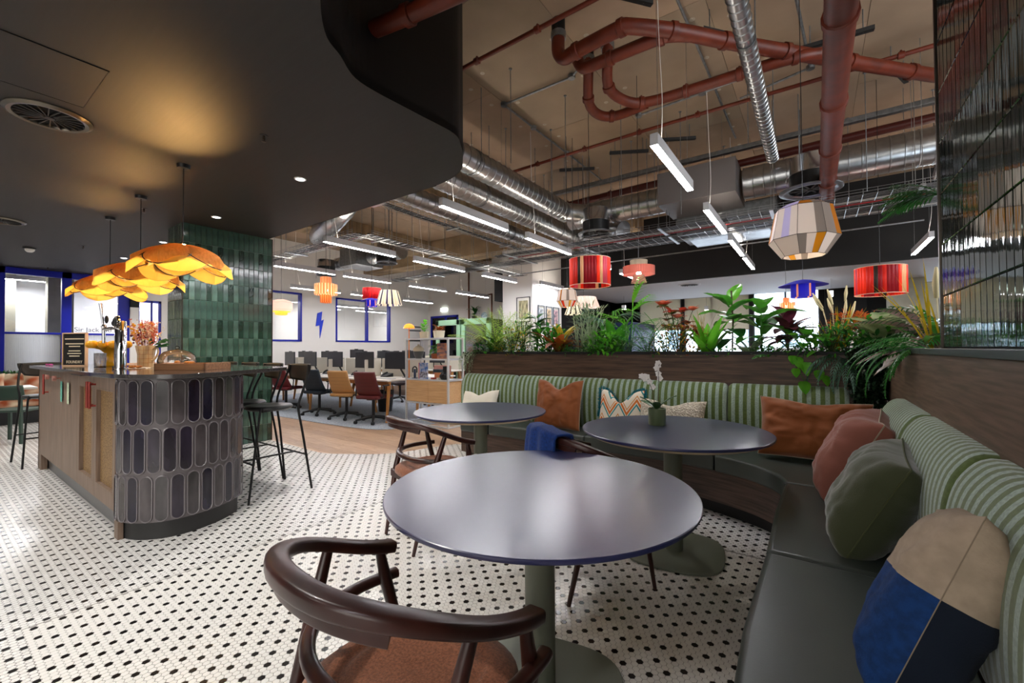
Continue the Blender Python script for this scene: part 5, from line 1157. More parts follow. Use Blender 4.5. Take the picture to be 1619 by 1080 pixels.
def diffuser(x, y, zr, label, R=.30, rc=.20, top=3.45, group='round swirl diffusers'):
    t = thing('swirl_diffuser', label, 'diffuser', (x, y, zr), 0, group)
    b = MB(); b.lathe([(rc, .19), (rc+.006, .19), (rc+.006, .2), (rc, .21), (rc, top-zr), (rc-.01, top-zr)], 36); b.build('drum', mat('polished_galvanised', '#b9b9bb', .16, .95, bump=.1, bs=30, st=(1, 1, .1)), t, smooth=40)
    b = MB(); b.lathe([(rc+.002, .03), (rc+.008, .19), (rc-.01, .19)], 36); b.build('collar', black, t, smooth=40)
    b = MB(); b.lathe([(rc*1.05, .012), (rc*1.1, 0), (R*.9, -.012), (R, .002), (R, .012), (rc, .035)], 40); b.build('rim', mat('diffuser_rim', '#84898f', .3, .7), t, smooth=40)
    b = MB(); b.lathe([(0, .04), (rc*1.06, .04)], 24); b.build('plenum', bpy.data.materials['void_black'], t)
    b = MB()
    for k in range(10): a = 2*PI*k/10; b.bar((0, 0, .015), (rc*1.05*math.cos(a), rc*1.05*math.sin(a), .02), .02, .004)
    b.lathe([(0, 0), (.03, .004), (.03, .02)], 12); b.build('vane', mat('vane_grey', ''), t); return t
diffuser(-.02, 6.0, 3.06, 'large round swirl diffuser hanging above the faceted lampshade', .31, .2)
diffuser(-2.80, 6.25, 3.06, 'round swirl diffuser at the joint of the ducts above the red lampshade', .28, .2)
diffuser(-7.05, 5.55, 3.0, 'round diffuser above the pleated white lampshade', .22, .19, 3.4)
diffuser(-9.3, 5.6, 3.0, 'round diffuser right of the orange slatted pendant', .22, .19, 3.35)
b = MB(); b.tube(spline([(-2.8, 6.25, 3.3), (-2.95, 6.45, 3.44), (-3.33, 6.2, 3.5)], 6), .15, 20)
t = thing('duct_junction', 'silver junction piece joining ducts at the left round diffuser', 'duct', (-3, 6.4, 3.4)); b.build('elbow', galv, t, smooth=50, world=True)
b = MB(); P = spline([(-2.6, 6.9, 3.2), (-2.9, 7.0, 3.3), (-3.3, 7.4, 3.4), (-3.8, 7.7, 3.42)], 10); b.tube(P, [.19+(.006 if i % 2 else 0) for i in range(len(P))], 20); b.build('flexible_run', galv, t, smooth=50, world=True)
duct('office_duct', 'silver duct linking the two diffusers over the desks', (-9.3, 5.9, 3.3), (-7.0, 5.9, 3.3), .15)
b = MB(); b.box(-8.6, -8.0, 5.5, 6.2, 3.1, 3.5); o = b.build('attenuator_box', galvd, None, bevel=.005); tag(o, 'grey metal box in the duct over the desks', 'duct box')
t = thing('air_handling_unit', 'large grey metal air handling box suspended above the linear lights', 'air unit', (-1.2, 6.3, 3.0))
b = MB(); b.box(-1.75, -.78, 5.95, 6.75, 3.22, 3.66); b.build('casing', mat('unit_grey', '#6f6a69', .45, .3), t, world=True, bevel=.004)
b = MB(); b.box(-1.70, -.40, 6.75, 7.6, 2.98, 3.30); b.build('plenum_box', galvd, t, world=True, bevel=.004)
b = MB(); b.box(-1.60, -.50, 6.70, 7.7, 2.95, 2.985); b.build('bottom_tray', galv, t, world=True, bevel=.003)
b = MB()
for x in (-.28, -.05): P = [(x, 7.2+.0*i, 3.25-.012*i) for i in range(24)]; b.tube([(x-.05, 7.1, 3.0), (x, 7.15, 3.15), (x, 7.2, 3.4)], .10, 16); [b.lathe([(.10, -.005), (.108, 0), (.10, .005)], 18, (x-.05+.05*min(1, i/6), 7.1+.1*i/14, 3.0+.4*i/14)) for i in range(14)]
b.build('flexible_hose', mat('dark_hose', '#3b3b3d', .5, .5), t, world=True, smooth=50)
# ------------------------------------------------------------ red pipes
def pipe(name, label, pts, r, m=redp, n=14, collars=True, group=None, sm=6, cat='pipe', black_top=False):
    t = thing(name, label, cat, tuple(pts[0]), 0, group); P = spline(pts, sm); b = MB(); b.tube(P, r, n); b.build('pipe_run', m, t, world=True, smooth=50)
    if collars:
        L = 0; last = 0
        for i in range(1, len(P)):
            L += (P[i]-P[i-1]).length
            if L-last > .42:
                last = L; d = (P[i]-P[i-1]).normalized(); c = MB(); c.tube([P[i]-d*.028, P[i]-d*.022, P[i]+d*.022, P[i]+d*.028], [r+.002, r+.012, r+.012, r+.002], n)
                c.ball(P[i]+Vector((0, 0, r+.018)), .012, 6); c.build('coupling', m, t, world=True, smooth=50)
    return t
RZ = 3.95
def upend(t, x, y, z0, r):
    b = MB(); b.cyl((x, y, z0), (x, y, CZ), r+.004, 16); b.build('sleeve', black, t, world=True, smooth=40); b = MB(); b.cyl((x, y, z0-.03), (x, y, z0+.03), r+.012, 16); b.build('clamp', galvd, t, world=True, smooth=40)
t = pipe('waste_pipe', 'thick rust red pipe bending from the ceiling towards the mirrored column, upper one', [(-1.93, 3.50, 4.22), (-1.93, 3.50, 4.05), (-1.86, 3.49, 3.96), (-1.72, 3.46, RZ), (-1.32, 3.43, RZ), (-1.22, 3.46, RZ), (-.88, 3.79, RZ), (-.37, 4.38, RZ), (1.0, 5.86, RZ), (1.6, 6.5, RZ)], .062); upend(t, -1.93, 3.50, 4.2, .06)
t = pipe('waste_pipe', 'second rust red pipe joining the thick one just below it', [(-1.86, 3.74, 4.1), (-1.80, 3.72, 3.98), (-1.68, 3.71, RZ-.01), (-1.10, 3.72, RZ-.01), (-.95, 3.76, RZ-.01), (-.84, 3.84, RZ-.01)], .056)
t = pipe('waste_pipe', 'rust red U shaped pipe, left of the lower pair', [(-1.86, 4.0, 4.25), (-1.86, 4.0, 4.1), (-1.97, 4.25, 3.93), (-1.95, 4.5, 3.9), (-1.78, 4.62, 3.9), (-1.45, 4.58, 3.9)], .052); upend(t, -1.86, 4.0, 4.22, .052)
t = pipe('waste_pipe', 'rust red pipe running right from the lower pair of ceiling stubs', [(-1.62, 3.93, 4.25), (-1.62, 3.93, 4.12), (-1.70, 4.15, 3.95), (-1.60, 4.42, 3.9), (-1.40, 4.56, 3.9), (-.95, 4.60, 3.9), (-.19, 4.63, 3.9), (.1, 4.78, 3.93)], .052); upend(t, -1.62, 3.93, 4.22, .052)
pipe('overhead_pipe', 'large rust red pipe running away overhead, nearest the camera', [(.14, .2, 3.1), (.14, 4, 3.1), (.14, 7.6, 3.1), (.15, 9.9, 3.1)], .078, sm=4)
pipe('low_red_pipe', 'long dark red pipe crossing behind the silver cross duct', [(-4.2, 6.9, 3.86), (-1.9, 6.86, 3.88), (1.2, 6.82, 3.9), (3.4, 6.8, 3.9)], .055, mat('dark_red_pipe', '#4e1c14', .4), sm=3)
thin = [('thin_red_pipe', 'thin red sprinkler pipe high at the left, beside the bulkhead', [(-3.2, 3.23, 4.12), (-1.3, 3.215, 4.12), (.4, 3.2, 4.12)]), ('thin_red_pipe', 'thin red sprinkler pipe crossing the middle of the ceiling', [(-3.9, 5.42, 4.02), (-1.8, 5.37, 4.02), (.2, 5.40, 4.02), (1.4, 5.42, 4.02)])]
for nm, lab, pts in thin: pipe(nm, lab, pts, .021, sm=3, group='thin red sprinkler pipes')
pipe('red_pipe_stub', 'short thick red pipe entering the curved black bulkhead, top left of centre', [(-2.32, 1.57, 3.2), (-1.9, 1.65, 3.2), (-1.45, 1.72, 3.2)], .05, sm=3)
b = MB()
# galvanised conduits with junction boxes, channel brackets, cable trays
def conduit(label, pts, r=.013):
    t = thing('conduit', label, 'conduit', pts[0], 0, 'galvanised conduits on the ceiling'); b = MB()
    for p, q in zip(pts[:-1], pts[1:]): b.cyl(p, q, r, 8)
    b.build('tube', galvd, t, world=True, smooth=60)
    for p in pts[:-1]: b = MB(); b.lathe([(0, -.02), (.04, -.018), (.042, .018), (0, .02)], 14, p); b.build('junction_box', galvd, t, world=True, smooth=40)
conduit('conduit running up the ceiling from the left corner box to the red pipes', [(-3.13, 4.26, 4.31), (-2.19, 4.27, 4.31), (-1.85, 4.05, 4.31)])
conduit('conduit running away from the left corner box towards the cross duct', [(-3.13, 4.26, 4.31), (-3.13, 4.95, 4.31), (-3.12, 5.9, 4.31), (-3.12, 7.4, 4.31)])
conduit('conduit beneath the lower red pipe with a round black box', [(-1.78, 5.3, 4.2), (-1.02, 5.26, 4.2), (-.1, 5.2, 4.2)])
conduit('conduit running down beside the narrow silver duct', [(-.95, 3.3, 4.3), (-.93, 4.3, 4.3), (-.9, 6.9, 4.3)])
conduit('conduit with dark round box near the large overhead pipe', [(.1, 3.9, 4.28), (-.1, 4.3, 4.28), (.0, 5.6, 4.28), (-.7, 5.8, 4.28)])
for i, (x, y, rz) in enumerate(((-1.25, 3.35, .9), (-.1, 3.75, 2.2), (-.62, 4.35, .9), (-3.1, 6.2, .5), (-2.2, 6.1, .5), (-1.55, 6.1, .5), (.2, 5.0, .1), (.75, 6.0, 1.2), (-5.6, 7.2, 1.4))):
    t = thing('channel_bracket', ['slotted black bracket above the thick red pipe bend', 'slotted bracket right of the thick red pipe', 'slotted bracket over the lower red pipe', 'slotted ceiling bracket far left by the ducts', 'slotted ceiling bracket left of the air unit', 'slotted ceiling bracket next to the air unit', 'slotted bracket beside the large overhead pipe', 'slotted bracket near the mirrored column', 'slotted bracket over the desks'][i], 'bracket', (x, y, 4.15), rz, 'slotted channel brackets')
    b = MB(); b.box(-.28, .28, -.02, .02, -.02, -.016); b.box(-.28, .28, -.02, -.016, -.02, .02); b.box(-.28, .28, .016, .02, -.02, .02); b.build('channel', mat('dark_channel', '#3c3c3c', .5, .6), t)
    for s in (-.2, .2): b = MB(); b.cyl((s, 0, -.02), (s, 0, CZ-4.15), .005, 5); b.build('rod', galvd, t)
b = MB(); b.box(-4.2, 3.2, 6.62, 6.70, 4.0, 4.06); o = b.build('strut_channel', galvd, None, bevel=.003); tag(o, 'long grey strut channel crossing above the silver cross duct', 'channel')
def tray(label, p, q, wd, red=True, wires=6, rung=.12):
    p, q = Vector(p), Vector(q); d = (q-p).normalized(); s = Vector((-d.y, d.x, 0)); L = (q-p).length; t = thing('cable_tray', label, 'cable tray', tuple(p), 0, 'wire cable trays')
    b = MB(); n = int(wd/.045)
    for i in range(n+1): a = s*(wd*(i/n-.5)); b.cyl(p+a, q+a, .0028, 4)
    for h in (.03, .06):
        for e in (-.5, .5): a = s*wd*e+Vector((0, 0, h)); b.cyl(p+a, q+a, .0032, 4)
    k = int(L/rung)
    for i in range(k+1):
        c = p+d*L*i/k; e = s*wd/2; b.tube([c-e+Vector((0, 0, .06)), c-e, c+e, c+e+Vector((0, 0, .06))], .0028, 4)
    b.build('mesh_basket', galv, t, world=True)
    b = MB()
    for i in range(wires):
        a = s*(wd*(.42-.8*i/wires)); pts = [p+d*L*j/8+a+s*U_(-.02, .02)+Vector((0, 0, .012+U_(0, .012))) for j in range(9)]; b.tube(spline(pts, 3), .009, 5, mi=0 if i else 1)
    b.build('cables', [blackp, white], t, world=True)
    if red: b = MB(); a = s*wd*(.5 if red == 1 else -.5)+Vector((0, 0, .05)); b.tube([p+a, q+a], .011, 6); b.build('red_cable', redc, t, world=True)
    for i in range(int(L/1.3)+1):
        b = MB(); c = p+d*min(L, .3+1.3*i); b.bar(c-s*(wd/2+.05)-Vector((0, 0, .01)), c+s*(wd/2+.05)-Vector((0, 0, .01)), .04, .02)
        for e in (-1, 1): a = c+s*e*(wd/2+.03); b.cyl(a, (a.x, a.y, CZ), .004, 4)
        b.build('trapeze_bracket', galv, t, world=True)
tray('wide cable tray crossing the hall below the air unit, far side', (-4.6, 6.60, 2.88), (3.2, 6.60, 2.88), .42, -1, 5)
tray('cable tray crossing the hall just in front of the wide one', (-4.6, 6.02, 2.88), (3.2, 6.02, 2.88), .32, 0, 4)
tray('cable tray with red and black cables running beside the concrete beam', (-4.28, 2.95, 3.02), (-4.28, 6.3, 3.02), .14, 1, 5)
tray('cable tray running away above the desks with red cable', (-5.6, 4.0, 3.0), (-5.75, 8.5, 3.0), .32, 1, 6)
tray('cable tray crossing from the green column to the desks', (-9.2, 4.05, 3.0), (-5.6, 3.95, 3.0), .32, 1, 6)
tray('short cable tray descending at the mirrored column', (1.15, 5.2, 3.35), (1.15, 6.2, 3.0), .25, 0, 3)
tray('cable tray over the far desks', (-8.8, 7.1, 3.0), (-4.6, 7.1, 3.0), .45, 0, 6)
for i, (x0, y0, x1, y1, z) in enumerate(((-4.6, 7.5, 3.2, 7.5, 3.25), (-4.6, 9.6, 3, 9.6, 3.7), (-5.7, 7.9, 1.2, 7.75, 2.93))):
    b = MB(); b.cyl((x0, y0, z), (x1, y1, z), .012, 6); o = b.build('conduit_rail', galvd); tag(o, ['straight grey conduit across the hall behind the trays', 'straight grey conduit in front of the black fascia', 'low grey conduit rail ending right of the faceted lampshade'][i], 'conduit')
RODS = [(-2.45, 4.6, 3.2, 'left of the U shaped red pipe'), (-1.9, 5.0, 3.1, 'below the end of the U shaped red pipe'), (-3.0, 5.2, 3.0, 'in front of the twin silver ducts'), (-2.2, 6.2, 3.0, 'right of the left swirl diffuser'), (-1.4, 5.8, 3.0, 'left of the air unit'), (-.6, 5.6, 3.6, 'right of the air unit'), (.5, 6.2, 3.0, 'right of the large swirl diffuser'), (.9, 5.0, 3.3, 'close to the mirrored column'), (-2.7, 3.8, 3.3, 'right beside the curved bulkhead edge'), (-3.5, 4.8, 3.3, 'between the two silver ducts'), (-4.7, 5.5, 3.0, 'at the near edge of the concrete beam'), (-5.1, 4.5, 3.0, 'in front of the concrete beam'), (-6.2, 5, 3.1, 'right of the silver duct elbow'), (-7.0, 5.2, 3.1, 'above the pleated white lampshade'), (-7.8, 6.3, 3.1, 'beside the metal box over the desks'), (-8.5, 5.2, 3.1, 'above the small red lampshade'), (-9.2, 6.6, 3.1, 'right of the orange slatted pendant'), (-9.9, 5.7, 3.0, 'above the orange slatted pendant'), (-1.1, 7.2, 3.2, 'behind the air unit'), (.4, 7.3, 3.0, 'behind the faceted lampshade'), (1.2, 7.1, 3.0, 'far right before the black fascia'), (-3.9, 6.5, 3.2, 'left of the duct junction')]
for x, y, z, l in RODS:
    b = MB(); b.cyl((x, y, z), (x, y, CZ), .0045, 5); b.lathe([(0, 0), (.018, 0), (.018, .01)], 8, (x, y, CZ-.01)); o = b.build('threaded_rod', galvd); tag(o, 'thin hanger rod from the ceiling, '+l, 'rod', 'threaded hanger rods')
# big speaker-like dark box
b = MB(); b.box(-7.35, -6.70, 9.5, 9.9, 2.6, 3.4); o = b.build('dark_cabinet', mat('dark_fabric_box', '#2b2c2e', .8)); tag(o, 'dark grey box hanging above the rust coloured curtain', 'box')
# ------------------------------------------------------------ coloured lampshades
def shade_mat(nm, c, tl=.4, em=.35): return mat('shade_'+nm, c, .6, tl=tl, emit=em*.55, ecol=c)
def cord(t, z0): b = MB(); b.cyl((0, 0, z0), (0, 0, CZ-t.location.z), .0028, 5); b.build('cord', black, t)
def bulb(t, z=0, e=4, c=(1, .8, .55)):
    b = MB(); b.ball((0, 0, z), .028, 10); b.build('bulb', mat('shade_bulb', '#fff0d8', .4, emit=22), t, smooth=60); l = t.location; lamp('shade_lamp', 'POINT', (l.x, l.y, l.z+z), e, c, .03)
def drum(x, y, z, R_, H, label, cols, e=5, n=40):
    t = thing('drum_pendant', label, 'pendant lamp', (x, y, z), math.radians(-145), 'coloured pendant lampshades'); b = MB(); ms = [shade_mat(c, c, .3, .3) for c in dict.fromkeys(cols)]; ix = {c: i for i, c in enumerate(dict.fromkeys(cols))}
    seq = [ix[cols[int(j*len(cols)/n)]] for j in range(n)]
    for j in range(n):
        a0, a1 = 2*PI*j/n, 2*PI*(j+1)/n; b.add([(R_*math.cos(a0), R_*math.sin(a0), -H/2), (R_*math.cos(a1), R_*math.sin(a1), -H/2), (R_*math.cos(a1), R_*math.sin(a1), H/2), (R_*math.cos(a0), R_*math.sin(a0), H/2)], [(0, 1, 2, 3)], seq[j])
    b.build('shade', ms, t, smooth=60, solid=.003)
    b = MB(); 
    for z_ in (-H/2, H/2): b.lathe([(R_+.003, z_-.003), (R_+.003, z_+.003), (R_-.003, z_+.003), (R_-.003, z_-.003)], 40)
    for k in range(3): a = 2*PI*k/3; b.cyl((0, 0, H/2-.02), (R_*math.cos(a), R_*math.sin(a), H/2), .003, 4)
    b.build('ring', mat('shade_ring', '#d9b9a0', .4), t); cord(t, H/2-.02); bulb(t, 0, e, (1, .75, .55)); return t
O_, D_, K_, C_, R_c, P_ = '#ee3512', '#c8200e', '#2c2016', '#dca878', '#8e0614', '#d24a5e'
redcols = [O_, O_, O_, D_, D_, K_, C_, R_c, R_c, R_c, R_c, O_, C_, P_, P_, O_, O_, O_, O_, K_]*2
redcols2 = [O_, O_, D_, D_, K_, R_c, D_, R_c, R_c, R_c, O_, C_, C_, O_, O_, O_, O_, O_, P_, O_]*2
drum(-2.06, 4.42, 2.11, .228, .30, 'large drum lampshade in vertical red and orange stripes above the planter', redcols, 3)
drum(.62, 6.45, 2.01, .235, .31, 'red and orange striped drum lampshade at the right, by the orange foliage', redcols2, 3)
drum(-6.1, 4.5, 2.20, .15, .19, 'small red drum lampshade left of the pleated white one', ['#c80a12', '#e01818', '#b00610', '#f0a070'], 3)
def faceted(x, y, z, R_, H, label, cols, e=5, n=8):
    t = thing('faceted_pendant', label, 'pendant lamp', (x, y, z), math.radians(-143), 'coloured pendant lampshades'); prof = [(R_*.50, H/2), (R_*.80, H*.40), (R_, -H*.18), (R_*.62, -H/2)]; ks = list(dict.fromkeys(sum(cols, []))); ms = [shade_mat(c, c, .5, .22) for c in ks]; b = MB()
    for i in range(3):
        for j in range(n):
            a0, a1 = 2*PI*j/n, 2*PI*(j+1)/n; (r0, z0_), (r1, z1_) = prof[i], prof[i+1]
            for s in range(3):
                c0 = a0+(a1-a0)*s/3; c1 = a0+(a1-a0)*(s+1)/3
                def pt(r, a, z_):
                    f = (a-a0)/(a1-a0); p0 = Vector((r*math.cos(a0), r*math.sin(a0), z_)); return p0.lerp(Vector((r*math.cos(a1), r*math.sin(a1), z_)), f)
                b.add([pt(r1, c0, z1_), pt(r1, c1, z1_), pt(r0, c1, z0_), pt(r0, c0, z0_)], [(0, 1, 2, 3)], ks.index(cols[i][(j*3+s) % len(cols[i])]))
    b.build('thread_shade', ms, t, solid=.002)
    b = MB()
    for i in range(4):
        r, z_ = prof[i]; b.tube([(r*math.cos(2*PI*j/n), r*math.sin(2*PI*j/n), z_) for j in range(n+1)], .0025, 4)
    for j in range(n): b.tube([(r*math.cos(2*PI*j/n), r*math.sin(2*PI*j/n), z_) for r, z_ in prof], .0022, 4)
    b.build('wire_frame', mat('grey_wire', '#4b4038', .5), t); cord(t, H/2); bulb(t, -.02, e); return t
w_, g_, o_, l_ = '#d8cfc8', '#8f857e', '#b07418', '#b9b3d6'
faceted(-.063, 3.96, 2.155, .235, .40, 'large faceted lampshade of grey, white and ochre threads at the right', [[l_, l_, l_, o_, o_, g_, w_, o_, o_, w_, w_, g_]*2, [w_, l_, w_, w_, w_, g_, g_, g_, o_, o_, w_, w_]*2, [w_, w_, w_, g_, w_, '#c99010', w_, w_, g_, w_, w_, w_]*2], 7)
faceted(-2.92, 5.5, 1.99, .155, .27, 'small faceted white and ochre lampshade left below the red drum', [[w_, w_, o_, w_], [w_, w_, o_, w_, w_, g_, w_], [w_, '#d9b040', w_, '#d04a20', w_]], 4)
def pleated(x, y, z, r0, r1, H, label, cols, e=4, n=40, nm='pleated_pendant'):
    t = thing(nm, label, 'pendant lamp', (x, y, z), 0, 'coloured pendant lampshades'); ks = list(dict.fromkeys(cols)); ms = [shade_mat(c, c, .5, .4) for c in ks]; b = MB()
    for j in range(n):
        a0, a1 = 2*PI*j/n, 2*PI*(j+1)/n; am = (a0+a1)/2
        for (p, q, k1, k2) in ((a0, am, .95, 1.04), (am, a1, 1.04, .95)):
            b.add([(r1*k1*math.cos(p), r1*k1*math.sin(p), -H/2), (r1*k2*math.cos(q), r1*k2*math.sin(q), -H/2), (r0*k2*math.cos(q), r0*k2*math.sin(q), H/2), (r0*k1*math.cos(p), r0*k1*math.sin(p), H/2)], [(0, 1, 2, 3)], ks.index(cols[j % len(cols)]))
    b.build('shade', ms, t); cord(t, H/2-.04); bulb(t, -.02, e); b = MB()
    for k in range(3): a = 2*PI*k/3; b.cyl((0, 0, H/2-.04), (r0*math.cos(a), r0*math.sin(a), H/2), .003, 4)
    b.build('spider', black, t); return t
pleated(-5.6, 4.46, 2.09, .135, .20, .235, 'pleated white lampshade with dark blue stripes over the desks', ['#f0e8d6', '#f0e8d6', '#2a2a4a', '#f0e8d6', '#e6d8c0', '#f0e8d6', '#4a3f6a'], 5)
pleated(-2.87, 5.6, 1.82, .075, .13, .14, 'small pleated cream lampshade with black stripes behind the plants', ['#efe6d2', '#efe6d2', '#26221e'], 2, 27)
pleated(-3.05, 6.3, 2.0, .19, .25, .17, 'pale pink pleated lampshade half hidden by the fan palm', ['#f4ded6', '#f0d2c8'], 3)
def tiers(x, y, z, spec, label, e=4, nm='tiered_pendant'):
    t = thing(nm, label, 'pendant lamp', (x, y, z), 0, 'coloured pendant lampshades')
    for (r0, r1, z0_, z1_, c, slat) in spec:
        b = MB(); n = 48
        if slat:
            ks = c; ms = [shade_mat(q, q, .45, .45) for q in ks]
            for j in range(n):
                a0, a1 = 2*PI*j/n, 2*PI*(j+1)/n; k1 = 1 if j % 2 else .95
                b.add([(r0*k1*math.cos(a0), r0*k1*math.sin(a0), z0_), (r0*k1*math.cos(a1), r0*k1*math.sin(a1), z0_), (r1*k1*math.cos(a1), r1*k1*math.sin(a1), z1_), (r1*k1*math.cos(a0), r1*k1*math.sin(a0), z1_)], [(0, 1, 2, 3)], j % len(ks))
            b.build('slatted_tier', ms, t)
        else:
            b.lathe([(r0, z0_), (r1, z1_)], n); b.build('fringed_tier', shade_mat(c[0], c[0], .5, .35), t, smooth=60)
            q = MB()
            for j in range(60): a = 2*PI*j/60; q.cyl((r0*math.cos(a)*1.004, r0*math.sin(a)*1.004, z0_-.006), (r1*math.cos(a)*1.004, r1*math.sin(a)*1.004, z1_), .0022, 3)
            q.build('fringe', shade_mat(c[1], c[1], .3, .1), t)
    top = max(max(s[2], s[3]) for s in spec); cord(t, top-.01); bulb(t, 0, e); return t
tiers(-1.61, 4.74, 2.10, [(.09, .095, .09, .145, ['#9c9484', '#857c6c'], 0), (.172, .172, -.015, .075, ['#b8645a', '#8f4a42'], 0), (.085, .055, -.105, -.02, ['#b58a7a', '#95705f'], 0)], 'dusty pink fringed three tier lampshade right of the red drum', 4)
tiers(-5.57, 3.35, 2.09, [(.075, .075, .08, .185, ['#d0703a', '#e89a66', '#c05a2c', '#f0b488'], 1), (.15, .15, -.065, .085, ['#e8884c', '#f4c090', '#d87438', '#f6d0a8'], 1), (.075, .075, -.175, -.065, ['#e07a30', '#f0a468', '#cc6420'], 1)], 'orange slatted wooden pendant in a cross shape beside the green column', 4, 'slatted_pendant')
tiers(-.37, 8.05, 1.90, [(.055, .055, .05, .14, ['#a8562c', '#d88a58'], 1), (.125, .125, -.055, .06, ['#b8642e', '#e8a070'], 1), (.06, .06, -.14, -.05, ['#a8562c', '#d88a58'], 1)], 'orange slatted pendant in front of the bright far window', 3, 'slatted_pendant')
def bluehat(x, y, z, s, label):
    t = thing('blue_pendant', label, 'pendant lamp', (x, y, z), 0, 'coloured pendant lampshades')
    b = MB(); b.lathe([(.02*s, .13*s), (.10*s, .115*s), (.27*s, .055*s), (.275*s, .05*s), (.26*s, .05*s), (.1*s, .10*s)], 36); b.build('brim', shade_mat('cobalt', '#2a2a9c', .3, .15), t, smooth=50)
    n = 36; b = MB(); ms = [shade_mat('cobalt_drum', '#14149a', .4, .2), shade_mat('copper', '#d08a68', .4, .3)]
    for j in range(n): a0, a1 = 2*PI*j/n, 2*PI*(j+1)/n; r = .135*s; b.add([(r*math.cos(a0), r*math.sin(a0), -.10*s), (r*math.cos(a1), r*math.sin(a1), -.10*s), (r*math.cos(a1), r*math.sin(a1), .085*s), (r*math.cos(a0), r*math.sin(a0), .085*s)], [(0, 1, 2, 3)], 1 if j % 6 == 0 else 0)
    b.build('drum', ms, t, smooth=60); cord(t, .12*s); bulb(t, 0, 3)
bluehat(-.12, 6.68, 2.0, 1.0, 'cobalt blue lampshade with a wide brim in front of the far window')
bluehat(-5.9, 4.35, 2.02, .62, 'small cobalt blue brimmed lampshade below the small red drum')
t = thing('lantern_pendant', 'pale pink and yellow fabric lantern at the edge of the green column', 'pendant lamp', (-7.04, 3.46, 1.95), 0, 'coloured pendant lampshades')
b = MB(); b.lathe([(.06, .125), (.13, .10), (.165, .07), (.168, -.03), (.135, -.065)], 32); b.build('upper_shade', shade_mat('blush', '#f2c8c4', .5, .45), t, smooth=30)
b = MB(); b.lathe([(.135, -.065), (.13, -.075), (.092, -.08), (.09, -.115), (.07, -.125)], 32); b.build('lower_shade', shade_mat('butter', '#f0c850', .5, .5), t, smooth=30); cord(t, .12); bulb(t, 0, 3)
# ------------------------------------------------------------ office desks
oak = wood('light_oak', '#c98e4f', '#a8713a', 'z', .5); dtop = mat('pale_desk_top', '#d6d0c6', .45); divm = mat('stone_felt', '#c6c0b2', .9, bump=.2, bs=200)
def desk_bench(x0, x1, y0, y1, label):
    t = thing('desk_bench', label, 'desk', ((x0+x1)/2, (y0+y1)/2, 0)); ym = (y0+y1)/2
    n = round((x1-x0)/1.25); w_ = (x1-x0)/n
    for i in range(n):
        for a, c in ((y0, ym-.02), (ym+.02, y1)): b = MB(); b.box(x0+w_*i+.003, x0+w_*(i+1)-.003, a, c, .705, .73); b.build('desk_top', dtop, t, world=True, bevel=.003)
    b = MB(); b.box(x0+.1, x1-.1, y0+.1, y0+.14, .63, .70); b.box(x0+.1, x1-.1, y1-.14, y1-.1, .63, .70); b.build('beam', oak, t, world=True)
    for i in range(n+1):
        x = x0+w_*i; x = min(max(x, x0+.06), x1-.06)
        for y, s in ((y0+.05, -1), (y1-.05, 1), (ym-.15, 1), (ym+.15, -1)):
            if abs(y-ym) > .3 and 0 < i < n and i % 2: continue
            b = MB(); b.tube([(x, y+.02*s, 0), (x+(.0 if abs(y-ym) > .3 else .09*(-1)**i), y-.03*s, .705)], [.022, .034], 8); b.build('leg', oak, t, world=True, smooth=60)
    for i in range(n): b = MB(); b.box(x0+w_*i+.03, x0+w_*(i+1)-.03, ym-.02, ym+.02, .70, 1.08); b.build('divider', divm, t, world=True, bevel=.015)
    for i in range(n-1): b = MB(); b.box(x0+w_*(i+1)-.015, x0+w_*(i+1)+.015, ym-.40, ym-.03, .73, 1.06); b.build('divider', divm, t, world=True, bevel=.012)
    return t
desk_bench(-10.9, -5.92, 4.68, 6.36, 'long shared desk with oak legs and stone dividers, front row of the office')
desk_bench(-10.9, -7.2, 7.6, 8.8, 'long shared desk behind the front row of desks')
def make_monitor():
    t = thing('monitor', 'x', 'monitor'); b = MB(); b.box(-.27, .27, -.018, .012, -.16, .16); b.build('screen', mat('screen_off', '#2c2e33', .28), t, bevel=.006)
    b = MB(); b.box(-.27, .27, -.0195, -.018, -.16, -.145); b.box(-.06, .06, -.005, .02, .155, .175); b.build('bezel', blackp, t)
    b = MB(); b.tube([(0, .02, -.02), (0, .07, -.05), (.03, .10, -.18), (.08, .16, -.32)], .017, 8); b.cyl((.08, .16, -.325), (.08, .16, -.318), .06, 14); b.build('arm', blackp, t, smooth=60); return t
mon = make_monitor(); mon.location = (-6.33, 5.2, 1.055); mon.rotation_euler = (0, 0, .12); mon['label'] = 'dark monitor nearest the shelving unit, partly seen through it'; mon['group'] = 'monitors on the desks'
for x, y, rz, z, l in ((-7.28, 5.2, .05, 1.055, 'dark monitor behind the dark red office chair'), (-8.33, 5.22, 0, 1.055, 'dark monitor above the tan office chair'), (-9.3, 5.22, -.05, 1.055, 'dark monitor above the navy office chair'), (-10.15, 5.2, -.1, 1.055, 'dark grey monitor beside the green column edge'),
    (-11.0, 6.0, PI, 1.06, 'monitor back, farthest left behind the dividers'), (-9.9, 6.0, PI, 1.06, 'monitor back between the second and third dividers'), (-8.7, 6.0, PI-.05, 1.10, 'raised monitor back with pale badge behind the tan chair row'), (-7.65, 6.0, PI, 1.06, 'monitor back behind the monitor of the dark red chair'), (-6.7, 6.0, PI, 1.05, 'monitor back behind the shelving unit'),
    (-10.3, 8.0, 0, 1.06, 'far monitor on the second row of desks, left'), (-9.2, 8.0, 0, 1.06, 'far monitor on the second row of desks, middle'), (-8.1, 8.0, 0, 1.06, 'far monitor on the second row of desks, right')): dup(mon, (x, y, z), rz, l)
